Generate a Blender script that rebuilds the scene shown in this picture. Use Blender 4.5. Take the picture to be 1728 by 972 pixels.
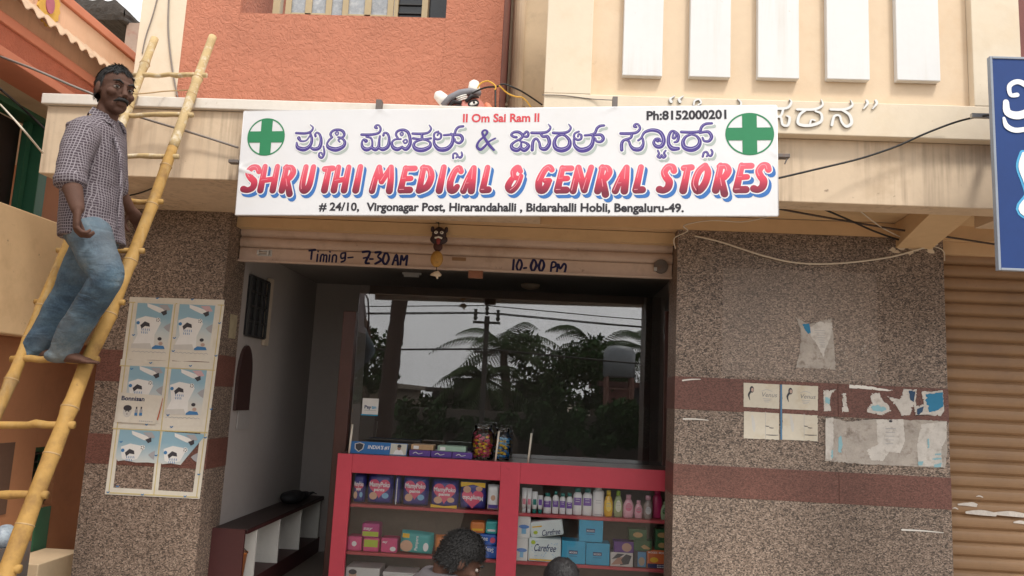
import bpy, bmesh, math, random
from mathutils import Vector, Matrix, noise
random.seed(7)
for _o in list(bpy.data.objects): bpy.data.objects.remove(_o)
SC = bpy.context.scene
COL = SC.collection
# ------------------------------------------------------------------ camera
FPX = 1300.0; W0, H0 = 1728, 972
YAW, PITCH, ROLL = math.radians(2.6802), math.radians(8.1807), math.radians(2.7975)
CAM = Vector((0.0, -5.2, 1.6))
_f = Vector((-math.sin(YAW)*math.cos(PITCH), math.cos(YAW)*math.cos(PITCH), math.sin(PITCH)))
_r = Vector((math.cos(YAW), math.sin(YAW), 0)); _u = _r.cross(_f)
RR = _r*math.cos(ROLL) + _u*math.sin(ROLL); UU = -_r*math.sin(ROLL) + _u*math.cos(ROLL)
cd = bpy.data.cameras.new('camera'); cam = bpy.data.objects.new('camera', cd); COL.objects.link(cam)
cd.sensor_width = 36; cd.lens = FPX/W0*36; cd.clip_end = 2000; cd.clip_start = 0.05
cam.matrix_world = Matrix(((RR.x, UU.x, -_f.x, CAM.x), (RR.y, UU.y, -_f.y, CAM.y), (RR.z, UU.z, -_f.z, CAM.z), (0, 0, 0, 1)))
SC.camera = cam
# ------------------------------------------------------------------ light
SUN_EL, SUN_AZ = math.radians(58), math.radians(150)      # azimuth from +Y towards +X
wd = bpy.data.worlds.new('World'); SC.world = wd; wd.use_nodes = True
nt = wd.node_tree; bg = nt.nodes['Background']
sky = nt.nodes.new('ShaderNodeTexSky'); sky.sky_type = 'NISHITA'; sky.sun_disc = False
sky.sun_elevation = SUN_EL; sky.sun_rotation = SUN_AZ
sky.dust_density = 6; sky.air_density = 1.4
hs = nt.nodes.new('ShaderNodeHueSaturation'); hs.inputs['Saturation'].default_value = 0.14
tc = nt.nodes.new('ShaderNodeTexCoord'); cn = nt.nodes.new('ShaderNodeTexNoise'); cn.inputs['Scale'].default_value = 3.5; cn.inputs['Detail'].default_value = 6
cr = nt.nodes.new('ShaderNodeMapRange'); cr.inputs[3].default_value = 7.5; cr.inputs[4].default_value = 12.0; cr.inputs[1].default_value = .3; cr.inputs[2].default_value = .7
vm = nt.nodes.new('ShaderNodeVectorMath'); vm.operation = 'SCALE'
nt.links.new(sky.outputs[0], hs.inputs['Color']); nt.links.new(tc.outputs['Generated'], cn.inputs[0]); nt.links.new(cn.outputs[0], cr.inputs[0])
vm.inputs[0].default_value = (1.0, 1.0, 1.0); nt.links.new(cr.outputs[0], vm.inputs['Scale'])      # cloud cover
mx = nt.nodes.new('ShaderNodeMix'); mx.data_type = 'RGBA'; mx.inputs[0].default_value = .82
nt.links.new(hs.outputs[0], mx.inputs[6]); nt.links.new(vm.outputs[0], mx.inputs[7]); nt.links.new(mx.outputs[2], bg.inputs[0])
bg.inputs[1].default_value = 0.13
sl = bpy.data.lights.new('sun', 'SUN'); sl.energy = 1.75; sl.angle = math.radians(10); sl.color = (1, .95, .87)
so = bpy.data.objects.new('sun', sl); COL.objects.link(so)
_sd = Vector((math.sin(SUN_AZ)*math.cos(SUN_EL), math.cos(SUN_AZ)*math.cos(SUN_EL), math.sin(SUN_EL)))
so.rotation_euler = _sd.to_track_quat('Z', 'Y').to_euler(); so.location = (3, -8, 12)
SC.view_settings.view_transform = 'Standard'; SC.view_settings.look = 'None'; SC.view_settings.gamma = 1
SC.view_settings.exposure = 0.53
SC.cycles.max_bounces = 8; SC.cycles.transparent_max_bounces = 16
SC.cycles.sample_clamp_indirect = 6

# ------------------------------------------------------------------ helpers
def ray(px, py): return RR*((px-864)/FPX) - UU*((py-486)/FPX) + _f
def P(px, py, Y): d = ray(px, py); return CAM + d*((Y-CAM.y)/d.y)
def PX(px, py, X): d = ray(px, py); return CAM + d*((X-CAM.x)/d.x)
def PZ(px, py, Z): d = ray(px, py); return CAM + d*((Z-CAM.z)/d.z)
def PP(px, py, o, n): d = ray(px, py); return CAM + d*((o-CAM).dot(n)/d.dot(n))

def wloc(o):
    v = Vector((0, 0, 0))
    while o is not None: v = v + o.location; o = o.parent
    return v

class MB:
    def __init__(s): s.v = []; s.f = []
    def add(s, vs, fs):
        n = len(s.v); s.v += [tuple(x) for x in vs]; s.f += [tuple(n+i for i in f) for f in fs]; return s
    def box(s, a, b):
        x0, y0, z0 = (min(a[i], b[i]) for i in range(3)); x1, y1, z1 = (max(a[i], b[i]) for i in range(3))
        return s.hexa([(x0,y0,z0),(x1,y0,z0),(x1,y1,z0),(x0,y1,z0),(x0,y0,z1),(x1,y0,z1),(x1,y1,z1),(x0,y1,z1)])
    def hexa(s, v): return s.add(v, [(0,3,2,1),(4,5,6,7),(0,1,5,4),(1,2,6,5),(2,3,7,6),(3,0,4,7)])
    def prism(s, pts, d):                       # polygon (3D points) extruded by vector d
        n = len(pts); d = Vector(d); a = [Vector(p) for p in pts]
        return s.add(a + [p+d for p in a], [tuple(range(n-1, -1, -1)), tuple(range(n, 2*n))] + [(i, (i+1) % n, n+(i+1) % n, n+i) for i in range(n)])
    def tube(s, pts, r, n=8, caps=True):
        pts = [Vector(p) for p in pts]; m = len(pts)
        rs = r if isinstance(r, (list, tuple)) else [r]*m
        base = len(s.v); ref = None
        for i, p in enumerate(pts):
            t = (pts[min(i+1, m-1)] - pts[max(i-1, 0)]).normalized()
            if ref is None: ref = Vector((0, 0, 1)) if abs(t.z) < .9 else Vector((1, 0, 0))
            a = (ref - t*ref.dot(t)).normalized(); b = t.cross(a); ref = a
            for k in range(n):
                q = 2*math.pi*k/n; s.v.append(tuple(p + (a*math.cos(q) + b*math.sin(q))*rs[i]))
        for i in range(m-1):
            for k in range(n):
                s.f.append((base+i*n+k, base+i*n+(k+1) % n, base+(i+1)*n+(k+1) % n, base+(i+1)*n+k))
        if caps:
            s.f.append(tuple(base+k for k in range(n-1, -1, -1))); s.f.append(tuple(base+(m-1)*n+k for k in range(n)))
        return s
    def lathe(s, prof, c, n=20, sx=1, sy=1):    # prof: (r,z)
        base = len(s.v)
        for r, z in prof:
            for k in range(n):
                q = 2*math.pi*k/n; s.v.append((c[0]+r*sx*math.cos(q), c[1]+r*sy*math.sin(q), c[2]+z))
        for i in range(len(prof)-1):
            for k in range(n):
                s.f.append((base+i*n+k, base+i*n+(k+1) % n, base+(i+1)*n+(k+1) % n, base+(i+1)*n+k))
        s.f.append(tuple(base+k for k in range(n-1, -1, -1))); s.f.append(tuple(base+(len(prof)-1)*n+k for k in range(n)))
        return s
    def sphere(s, c, r, n=14, m=9):
        rx, ry, rz = r if isinstance(r, (tuple, list)) else (r, r, r)
        prof = [(math.sin(math.pi*i/m), -math.cos(math.pi*i/m)) for i in range(m+1)]
        base = len(s.v)
        for a, z in prof:
            for k in range(n):
                q = 2*math.pi*k/n; s.v.append((c[0]+rx*max(a, .003)*math.cos(q), c[1]+ry*max(a, .003)*math.sin(q), c[2]+rz*z))
        for i in range(m):
            for k in range(n):
                s.f.append((base+i*n+k, base+i*n+(k+1) % n, base+(i+1)*n+(k+1) % n, base+(i+1)*n+k))
        return s
    def grid(s, fn, nu, nv):                     # fn(u,v)->point, u,v in 0..1
        base = len(s.v)
        for j in range(nv+1):
            for i in range(nu+1): s.v.append(tuple(fn(i/nu, j/nv)))
        for j in range(nv):
            for i in range(nu):
                a = base+j*(nu+1)+i; s.f.append((a, a+1, a+nu+2, a+nu+1))
        return s
    def build(s, name, mat, parent=None, smooth=False, bevel=0, seg=2):
        off = wloc(parent)
        me = bpy.data.meshes.new(name)
        me.from_pydata([tuple(Vector(v)-off) for v in s.v], [], s.f); me.update()
        o = bpy.data.objects.new(name, me); COL.objects.link(o)
        if mat: me.materials.append(mat)
        if smooth: me.polygons.foreach_set('use_smooth', [True]*len(me.polygons))
        if parent: o.parent = parent
        if bevel:
            b = o.modifiers.new('b', 'BEVEL'); b.width = bevel; b.segments = seg; b.limit_method = 'ANGLE'; b.angle_limit = .6
        return o
def crm(pts, k=6):                                # Catmull-Rom through tuples
    out = []; n = len(pts)
    if n < 3:
        return [tuple(pts[0][j] + (pts[-1][j]-pts[0][j])*t/k for j in range(len(pts[0]))) for t in range(k+1)]
    for i in range(n-1):
        p0, p1, p2, p3 = pts[max(i-1, 0)], pts[i], pts[i+1], pts[min(i+2, n-1)]
        for t in range(k):
            t = t/k
            out.append(tuple(.5*(2*b+(c-a)*t+(2*a-5*b+4*c-d)*t*t+(3*b-a-3*c+d)*t**3) for a, b, c, d in zip(p0, p1, p2, p3)))
    out.append(tuple(pts[-1])); return out
def tag(o, label=None, cat=None, group=None, kind=None):
    if label: o['label'] = label
    if cat: o['category'] = cat
    if group: o['group'] = group
    if kind: o['kind'] = kind
    return o
def thing(name, label, cat, loc=(0, 0, 0), group=None):
    o = bpy.data.objects.new(name, None); o.empty_display_size = .1; COL.objects.link(o); o.location = Vector(loc)
    return tag(o, label, cat, group)
# flat lettering on a plane given by origin o, right U, up V, outward N
class Plane:
    def __init__(s, o, U, V):
        s.o = Vector(o); s.U = Vector(U).normalized(); s.V = Vector(V).normalized(); s.N = s.U.cross(s.V)
    def uv(s, px, py):
        q = PP(px, py, s.o, s.N) - s.o; return q.dot(s.U), q.dot(s.V)
    def pt(s, u, v, h=0): return s.o + s.U*u + s.V*v + s.N*h
def front(Y): return Plane((0, Y, 0), (1, 0, 0), (0, 0, 1))
def ribbon(mb, pl, pts, h, grow=0, dx=0, dz=0, k=5):
    """brush stroke: pts (u,v,width) in plane metres"""
    s = crm([tuple(p) for p in pts], k) if len(pts) > 1 else [pts[0], (pts[0][0]+1e-4, pts[0][1], pts[0][2])]
    n = len(s); L = []; Rr = []
    for i, (u, v, w) in enumerate(s):
        a = s[max(i-1, 0)]; b = s[min(i+1, n-1)]; tx, tz = b[0]-a[0], b[1]-a[1]; l = math.hypot(tx, tz) or 1
        r = max(w, .0005)/2 + grow; L.append((u-tz/l*r, v+tx/l*r)); Rr.append((u+tz/l*r, v-tx/l*r))
    def cap(i, j):
        u, v, w = s[i]; a = math.atan2(v-s[j][1], u-s[j][0]); r = max(w, .0005)/2+grow
        return [(u+r*math.cos(a+t), v+r*math.sin(a+t)) for t in (-1.05, -.52, 0, .52, 1.05)]
    vs = []; fs = []
    for i in range(n):
        hh = h + 2e-5*i/n
        vs += [pl.pt(L[i][0]+dx, L[i][1]+dz, hh), pl.pt(Rr[i][0]+dx, Rr[i][1]+dz, hh)]
        if i: fs.append((2*i-2, 2*i-1, 2*i+1, 2*i))
    e = [pl.pt(x+dx, y+dz, h+2e-5) for x, y in cap(n-1, n-2)]; b = [pl.pt(x+dx, y+dz, h) for x, y in cap(0, 1)]
    m = len(vs); vs += e; fs.append((2*n-2, 2*n-1) + tuple(range(m, m+5)))
    m = len(vs); vs += b; fs.append((1, 0) + tuple(range(m, m+5)))
    mb.add(vs, fs)

def text(body, pl, u0, v0, u1, h, hgt, mat, parent, name='lettering', shear=0, bold=.02, size=None, rot=0, sp=1.0):
    """text fitted into width u0..u1 with cap height hgt (built-in font), as a mesh"""
    cu = bpy.data.curves.new('t', 'FONT'); cu.body = body;  cu.size = 1; cu.shear = shear; cu.offset = bold; cu.resolution_u = 3; cu.space_character = sp
    to = bpy.data.objects.new('t', cu); COL.objects.link(to)
    dg = bpy.context.evaluated_depsgraph_get(); me0 = bpy.data.meshes.new_from_object(to.evaluated_get(dg))
    xs = [v.co.x for v in me0.vertices]; x0, x1 = min(xs), max(xs)
    mb = MB(); c, s_ = math.cos(rot), math.sin(rot)
    k = (u1-u0)/(x1-x0); kh = hgt/.73
    vs = []
    for v in me0.vertices:
        a, b = (v.co.x-x0)*k, v.co.y*kh
        vs.append(pl.pt(u0+a*c-b*s_, v0+a*s_+b*c, h))
    mb.add(vs, [tuple(p.vertices) for p in me0.polygons])
    bpy.data.objects.remove(to); bpy.data.curves.remove(cu); bpy.data.meshes.remove(me0)
    return mb.build(name, mat, parent)
def poly(mb, pl, pts, h):
    mb.add([pl.pt(u, v, h) for u, v in pts], [tuple(range(len(pts)))]); return mb
def disc(mb, pl, u, v, r, h, n=40, rv=None, r0=0):
    rv = rv or r
    if r0 == 0: return poly(mb, pl, [(u+r*math.cos(2*math.pi*i/n), v+rv*math.sin(2*math.pi*i/n)) for i in range(n)], h)
    vs = []
    for i in range(n):
        a = 2*math.pi*i/n; vs += [pl.pt(u+r*math.cos(a), v+rv*math.sin(a), h), pl.pt(u+r0*math.cos(a), v+r0*rv/r*math.sin(a), h)]
    mb.add(vs, [(2*i, 2*((i+1) % n), 2*((i+1) % n)+1, 2*i+1) for i in range(n)]); return mb

# ------------------------------------------------------------------ materials
def sep(nt, out):
    n = nt.nodes.new('ShaderNodeSeparateXYZ'); nt.links.new(out, n.inputs[0]); return n
def mth(nt, op, a, b=None, clamp=False):
    n = nt.nodes.new('ShaderNodeMath'); n.operation = op; n.use_clamp = clamp
    for i, x in enumerate((a, b)):
        if x is None: continue
        if isinstance(x, (int, float)): n.inputs[i].default_value = x
        else: nt.links.new(x, n.inputs[i])
    return n.outputs[0]
def rgbmix(nt, fac, a, b, mode='MIX'):
    n = nt.nodes.new('ShaderNodeMix'); n.data_type = 'RGBA'; n.blend_type = mode
    for i, x in ((0, fac), (6, a), (7, b)):
        if isinstance(x, (int, float)): n.inputs[i].default_value = x
        elif isinstance(x, tuple): n.inputs[i].default_value = (*x[:3], 1)
        else: nt.links.new(x, n.inputs[i])
    return n.outputs[2]
def tex(nt, kind, vec, scale, detail=4, rough=.55, dist=0):
    n = nt.nodes.new('ShaderNodeTexNoise' if kind == 'noise' else 'ShaderNodeTexVoronoi')
    nt.links.new(vec, n.inputs['Vector']); n.inputs['Scale'].default_value = scale
    if kind == 'noise':
        n.inputs['Detail'].default_value = detail; n.inputs['Roughness'].default_value = rough; n.inputs['Distortion'].default_value = dist
    return n
def mapv(nt, out, sc=(1, 1, 1), loc=(0, 0, 0)):
    n = nt.nodes.new('ShaderNodeMapping'); nt.links.new(out, n.inputs[0]); n.inputs['Scale'].default_value = sc; n.inputs['Location'].default_value = loc; return n.outputs[0]
def ramp(nt, fac, stops, interp='LINEAR'):
    n = nt.nodes.new('ShaderNodeValToRGB'); nt.links.new(fac, n.inputs[0]); n.color_ramp.interpolation = interp
    el = n.color_ramp.elements
    while len(el) < len(stops): el.new(.5)
    for e, (p, c) in zip(el, stops): e.position = p; e.color = (*c, 1) if len(c) == 3 else c
    return n.outputs[0]
def newmat(name):
    m = bpy.data.materials.new(name); m.use_nodes = True; nt = m.node_tree; b = nt.nodes['Principled BSDF']
    t = nt.nodes.new('ShaderNodeTexCoord'); return m, nt, b, t.outputs['Object']
def bump(nt, b, h, strength=.3, dist=.01):
    n = nt.nodes.new('ShaderNodeBump'); n.inputs['Strength'].default_value = strength; n.inputs['Distance'].default_value = dist
    nt.links.new(h, n.inputs['Height']); nt.links.new(n.outputs[0], b.inputs['Normal'])
MATS = {}
def paint(name, col, rough=.65, var=.12, scale=3, bscale=60, bst=.15, bd=.004, metal=0, stain=None, stv=.0, spec=.5, streak=None, speck=None):
    if name in MATS: return MATS[name]
    m, nt, b, co = newmat(name)
    n1 = tex(nt, 'noise', co, scale, 6); n2 = tex(nt, 'noise', co, scale*9, 4)
    f = mth(nt, 'ADD', mth(nt, 'MULTIPLY', n1.outputs[0], .65), mth(nt, 'MULTIPLY', n2.outputs[0], .35))
    mr = nt.nodes.new('ShaderNodeMapRange'); nt.links.new(f, mr.inputs[0]); mr.inputs[1].default_value = .3; mr.inputs[2].default_value = .7
    lo = tuple(c*(1-var) for c in col); hi = tuple(min(1, c*(1+var)) for c in col)
    c = rgbmix(nt, mr.outputs[0], lo, hi)
    if stain:
        n3 = tex(nt, 'noise', mapv(nt, co, loc=(3, 7, 1)), scale*1.7, 8, .65)
        c = rgbmix(nt, mth(nt, 'MULTIPLY', ramp(nt, n3.outputs[0], [(.52, (0, 0, 0)), (.72, (1, 1, 1))]), stv), c, stain)
    if streak:                                     # run-off streaks: (colour, amount)
        n4 = tex(nt, 'noise', mapv(nt, co, sc=(26, 26, 1.2)), 1, 5, .6)
        n5 = tex(nt, 'noise', co, 1.6, 3)
        k = mth(nt, 'MULTIPLY', ramp(nt, n4.outputs[0], [(.48, (0, 0, 0)), (.72, (1, 1, 1))]), ramp(nt, n5.outputs[0], [(.4, (0, 0, 0)), (.65, (1, 1, 1))]))
        c = rgbmix(nt, mth(nt, 'MULTIPLY', k, streak[1]), c, streak[0])
    if speck:
        n6 = tex(nt, 'noise', mapv(nt, co, loc=(9, 2, 5)), 14, 5, .7)
        c = rgbmix(nt, mth(nt, 'MULTIPLY', ramp(nt, n6.outputs[0], [(.66, (0, 0, 0)), (.74, (1, 1, 1))]), speck[1]), c, speck[0])
    nt.links.new(c, b.inputs['Base Color'])
    b.inputs['Roughness'].default_value = rough; b.inputs['Metallic'].default_value = metal; b.inputs['Specular IOR Level'].default_value = spec
    if bst:
        nb = tex(nt, 'noise', co, bscale, 5, .6); bump(nt, b, nb.outputs[0], bst, bd)
    MATS[name] = m; return m
def ink(name, col, rough=.5):
    return paint(name, col, rough, .05, 20, bst=0, spec=.3)
def granite(name, cols, scale, fade=None):
    m, nt, b, co = newmat(name)
    v1 = tex(nt, 'voronoi', mapv(nt, co, sc=(.7, .7, 1)), scale); v2 = tex(nt, 'noise', co, scale*.9, 5, .75)
    s = sep(nt, v1.outputs['Color'])
    f = mth(nt, 'ADD', mth(nt, 'MULTIPLY', s.outputs[0], .58), mth(nt, 'MULTIPLY', v2.outputs[0], .48))
    c = ramp(nt, f, cols)
    n3 = tex(nt, 'noise', co, 1.3, 4)
    mr = nt.nodes.new('ShaderNodeMapRange'); nt.links.new(n3.outputs[0], mr.inputs[0]); mr.inputs[1].default_value = .3; mr.inputs[2].default_value = .7; mr.inputs[3].default_value = .76; mr.inputs[4].default_value = 1.16
    vs = nt.nodes.new('ShaderNodeVectorMath'); vs.operation = 'SCALE'; nt.links.new(c, vs.inputs[0]); nt.links.new(mr.outputs[0], vs.inputs['Scale']); c = vs.outputs[0]
    if fade:                                        # the cleaner rectangle an old board left behind
        q = sep(nt, co); x0, x1, z0, z1 = fade
        k = mth(nt, 'MULTIPLY', mth(nt, 'MULTIPLY', mth(nt, 'GREATER_THAN', q.outputs[0], x0), mth(nt, 'LESS_THAN', q.outputs[0], x1)), mth(nt, 'MULTIPLY', mth(nt, 'GREATER_THAN', q.outputs[2], z0), mth(nt, 'LESS_THAN', q.outputs[2], z1)))
        c = rgbmix(nt, mth(nt, 'MULTIPLY', k, .16), c, (.42, .36, .32))
    nt.links.new(c, b.inputs['Base Color']); b.inputs['Roughness'].default_value = .5
    bump(nt, b, f, .25, .003); MATS[name] = m; return m
G_COLS = [(.20, (.028, .021, .016)), (.37, (.100, .074, .058)), (.52, (.19, .138, .106)), (.70, (.275, .206, .160)), (.88, (.45, .357, .288))]
M_COLS = [(.2, (.08, .033, .025)), (.5, (.148, .060, .045)), (.8, (.19, .084, .063)), (.95, (.30, .17, .13))]
granite_l = granite('granite_left', G_COLS, 160); granite_r = granite('granite_right', G_COLS, 160, (1.18, 2.2, 1.82, 2.55))
maroon = granite('maroon_granite', M_COLS, 190)
def stucco(name, col, scale=28):
    m, nt, b, co = newmat(name)
    n1 = tex(nt, 'noise', co, scale, 3, .5, 1.6); n2 = tex(nt, 'noise', co, scale*.5, 6, .6, .6); n0 = tex(nt, 'noise', co, 1.2, 4)
    h = ramp(nt, n1.outputs[0], [(.42, (0, 0, 0)), (.55, (1, 1, 1))])
    f = mth(nt, 'ADD', mth(nt, 'MULTIPLY', n0.outputs[0], .7), mth(nt, 'MULTIPLY', n2.outputs[0], .3))
    c = rgbmix(nt, ramp(nt, f, [(.35, (0, 0, 0)), (.65, (1, 1, 1))]), tuple(x*.84 for x in col), tuple(x*1.1 for x in col))
    nt.links.new(c, b.inputs['Base Color']); b.inputs['Roughness'].default_value = .8
    bump(nt, b, mth(nt, 'ADD', mth(nt, 'MULTIPLY', h, .6), n2.outputs[0]), .5, .014); MATS[name] = m; return m
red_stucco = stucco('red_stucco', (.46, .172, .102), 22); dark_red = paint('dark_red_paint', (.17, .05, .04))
cream = paint('cream_paint', (.70, .55, .38), .7, .07, 2.2, stain=(.5, .36, .22), stv=.35, speck=((.25, .16, .1), .5), bst=.12)
cream_s = paint('cream_streaked', (.64, .50, .355), .7, .08, 2.2, stain=(.45, .32, .2), stv=.5, streak=((.22, .15, .10), .8), speck=((.16, .1, .07), .8))
white_cap = paint('white_cap', (.70, .645, .575), .65, .06, 2.5, stain=(.5, .4, .28), stv=.35, speck=((.35, .25, .16), .5))
cream_pale = paint('cream_pale', (.69, .585, .445), .7, .06, 2, stain=(.6, .45, .28), stv=.4, speck=((.45, .28, .15), .5))
panel_white = paint('panel_white', (.68, .675, .665), .55, .03, 3, bst=.05, speck=((.42, .37, .3), .6), streak=((.55, .50, .43), .5))
peach_wall = paint('peach_wall', (.60, .41, .235), .7, .07, 2, stain=(.5, .3, .16), stv=.35)
soffit_m = paint('soffit_paint', (.60, .42, .24), .75, .08, 2, stain=(.45, .28, .15), stv=.4, speck=((.3, .17, .1), .4))
back_wall = paint('back_wall', (.62, .50, .35), .75, .08, 2, stain=(.3, .22, .15), stv=.4)
pipe_m = paint('pipe_paint', (.56, .44, .31), .5, .05, 3)
shutter_tan = paint('shutter_tan', (.55, .42, .345), .5, .1, 3, stain=(.3, .2, .14), stv=.5, speck=((.2, .13, .09), .5))
shutter_brown = paint('shutter_brown', (.28, .165, .085), .5, .12, 2, stain=(.2, .12, .075), stv=.5, speck=((.16, .09, .06), .5))
wood_frame = paint('olive_frame', (.42, .33, .19), .5, .08, 4)
dark_in = paint('dark_interior', (.03, .03, .035), .8, .1)
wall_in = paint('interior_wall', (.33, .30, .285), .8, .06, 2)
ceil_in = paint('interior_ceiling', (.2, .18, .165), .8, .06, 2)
floor_in = paint('interior_floor', (.16, .13, .11), .4, .1, 3)
timber = paint('dark_timber', (.07, .025, .018), .4, .15, 6)
iron = paint('black_iron', (.03, .03, .03), .5, .1, 5)
steel = paint('dull_steel', (.45, .43, .40), .4, .12, 8, metal=.7)
rust = paint('rusty_bracket', (.13, .11, .10), .6, .2, 9, stain=(.2, .09, .04), stv=.6)
def glass_mat(name, ior=1.5, tint=(1, 1, 1), rough=0.0):
    m = bpy.data.materials.new(name); m.use_nodes = True; nt = m.node_tree
    nt.nodes.remove(nt.nodes['Principled BSDF']); o = nt.nodes['Material Output']
    t = nt.nodes.new('ShaderNodeBsdfTransparent'); t.inputs[0].default_value = (*tint, 1)
    g = nt.nodes.new('ShaderNodeBsdfGlossy'); g.inputs['Roughness'].default_value = rough
    fr = nt.nodes.new('ShaderNodeFresnel'); fr.inputs[0].default_value = ior; mx = nt.nodes.new('ShaderNodeMixShader')
    nt.links.new(fr.outputs[0], mx.inputs[0]); nt.links.new(t.outputs[0], mx.inputs[1]); nt.links.new(g.outputs[0], mx.inputs[2]); nt.links.new(mx.outputs[0], o.inputs[0]); return m
glass = glass_mat('window_glass', 2.15); glass_case = glass_mat('case_glass', 1.4)
glass_jar = glass_mat('jar_plastic', 1.45, (.93, .93, .93), .1)

# ------------------------------------------------------------------ the setting
gm = paint('dusty_ground', (.32, .26, .20), .9, .15, .6, stain=(.2, .16, .12), stv=.5, bst=.3, bscale=30, bd=.02)
rm = paint('asphalt', (.085, .078, .07), .85, .15, .8, stain=(.16, .13, .1), stv=.5, bst=.3, bscale=80)
cm = paint('concrete_paving', (.36, .31, .26), .85, .12, 1.2, stain=(.22, .19, .16), stv=.5)
tag(MB().grid(lambda u, v: (-600+1200*u, -600+1200*v, 0), 4, 4).build('ground', gm), kind='structure')
tag(MB().box((-200, -13.5, -.05), (200, -7.0, .004)).build('road', rm), kind='structure')
tag(MB().box((-3.2, -1.1, -.05), (8, -.002, .12)).build('pavement', cm), kind='structure')

# ------------------------------------------------------------------ the shop building
B = thing('shop_building', 'two storey shop building with speckled granite pillars, cream ledge and red stucco upper wall', 'building', (0, 0, 0))
bands = [(1.033, 1.233), (1.587, 1.803)]
def pillar(x0, x1, y1, ztop, gmat, nm):
    z = [.12, 1.033, 1.233, 1.587, 1.803, ztop]
    mb = MB()
    for a, b in ((0, 1), (2, 3), (4, 5)): mb.box((x0, 0, z[a]), (x1, y1, z[b]))
    p = mb.build('granite_pillar', gmat, B)
    tag(p, nm)
    for a, b in bands:
        mid = x0 + (x1-x0)*.6
        k = MB().box((x0-.003, -.003, a), (mid-.001, y1, b)).box((mid+.001, -.003, a), (x1+.003, y1, b))
        k.build('maroon_band', maroon, p, bevel=.002)
    return p
PL = pillar(-3.07, -2.24, .33, 2.80, granite_l, 'narrow granite pillar with two maroon bands')
PR = pillar(.873, 2.643, .33, 2.80, granite_r, 'wide granite pillar with two maroon bands')
# ledge (left) - a hollow slab with a white cap
MB().box((-3.075, -.85, 2.80), (-.07, .0-.002, 3.224)).build('ledge', cream_s, B, bevel=.006)
MB().box((-3.10, -.88, 3.226), (-.072, -.002, 3.292)).build('ledge_cap', white_cap, B, bevel=.006)
# balcony block on the right
bx0, bx1 = -.07, 2.69
fr = MB()
fr.box((bx0, -.85, 3.40), (.205, -.002, 5.6)); fr.box((2.415, -.85, 3.40), (bx1, -.002, 5.6))
fr.box((bx0, -.85, 3.197), (bx1, -.002, 3.40)); fr.box((.206, -.79, 3.401), (2.414, -.002, 5.6))
fr.build('balcony', cream_pale, B, bevel=.005)
peach = paint('balcony_peach', (.68, .525, .365), .7, .06, 2, stain=(.6, .4, .22), stv=.4, speck=((.4, .25, .14), .4))
MB().box((.207, -.795, 3.402), (2.413, -.792, 5.58)).build('balcony_panel', peach, B)
for (a, b, zb) in ((1050, 1117, 128), (1163, 1232, 130), (1278, 1348, 132), (1395, 1467, 134), (1513, 1586, 136)):
    l = P(a, zb, -.83); r_ = P(b, zb, -.83)
    MB().box((l.x, -.84, l.z), (r_.x, -.795, 5.2)).build('white_panel', panel_white, B, bevel=.004)
# fascia and soffit on the right
MB().box((-.068, -.775, 2.813), (2.686, -.60, 3.196)).build('fascia', cream_s, B, bevel=.005)
MB().box((-.066, -.598, 2.905), (2.684, -.002, 3.194)).build('soffit', soffit_m, B)
MB().box((-.068, -.845, 2.802), (-.066+.05, -.6, 3.19)).build('fascia_end', cream, B)
MB().hexa([(2.28, -.60, 2.83), (2.53, -.60, 2.83), (2.565, .0, 2.73), (2.33, .0, 2.73), (2.28, -.60, 2.904), (2.53, -.60, 2.904), (2.565, 0, 2.904), (2.33, 0, 2.904)]).build('bracket_beam', soffit_m, B, bevel=.004)
# lintel walls above the openings
MB().box((-2.238, .10, 2.722), (.871, .30, 2.797)).build('lintel', soffit_m, B)
MB().box((-2.24, .002, 2.802), (6, .30, 2.9)).build('lintel_upper', peach_wall, B)
MB().box((2.645, .06, 2.715), (6, .30, 2.80)).build('lintel_right', peach_wall, B)
# peeled plaster where the bracket meets the pillar
pk = MB(); rnd = random.Random(3)
for i in range(9):
    u, v = rnd.uniform(2.22, 2.6), rnd.uniform(2.70, 2.735)
    poly(pk, front(0), [(u+rnd.uniform(.01, .035)*math.cos(t*.9), v+rnd.uniform(.006, .022)*math.sin(t*.9)) for t in range(7)], .003+i*.0003)
pk.build('plaster_patch', cream_pale, B)
# upper storey
up = MB()
wx0, wx1, wz0 = -2.33, -.818, 4.296
up.box((-2.735, 0, 3.2), (wx0-.001, .9, 6)); up.box((wx0, 0, 3.2), (wx1, .9, wz0)); up.box((wx1+.001, 0, 3.2), (-.40, .9, 6)); up.box((wx0, 0, 5.6), (wx1, .9, 6))
up.build('upper_wall', red_stucco, B)
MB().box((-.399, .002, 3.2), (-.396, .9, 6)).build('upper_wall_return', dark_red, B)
MB().box((-3.07, -.003, 3.2), (-2.736, .9, 6.5)).build('corner_column', cream_pale, B, bevel=.004)
MB().box((wx0+.001, .03, wz0-.004), (wx1-.001, .3, wz0+.006)).build('window_sill', dark_red, B)
win = MB()
def fbox(px0, px1, py0, py1, y0, y1, mb):
    a = P(px0, py1, y0); b = P(px1, py0, y0); mb.box((a.x, y0, a.z), (b.x, y1, b.z))
fx = [P(p, 22, .16).x for p in (460, 472, 487, 512, 520, 545, 556, 562, 583, 605, 613, 637, 660, 672, 712, 722)]
z0 = wz0+.008; zt = 5.5
win.box((fx[0], .15, z0), (fx[1], .22, zt)); win.box((fx[1], .15, z0), (fx[13], .22, z0+.035)); win.box((fx[14], .14, z0), (fx[15], .22, zt)); win.box((fx[13]-.03, .14, z0), (fx[13], .22, zt))
wf = win.build('window', wood_frame, B, bevel=.003)
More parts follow.
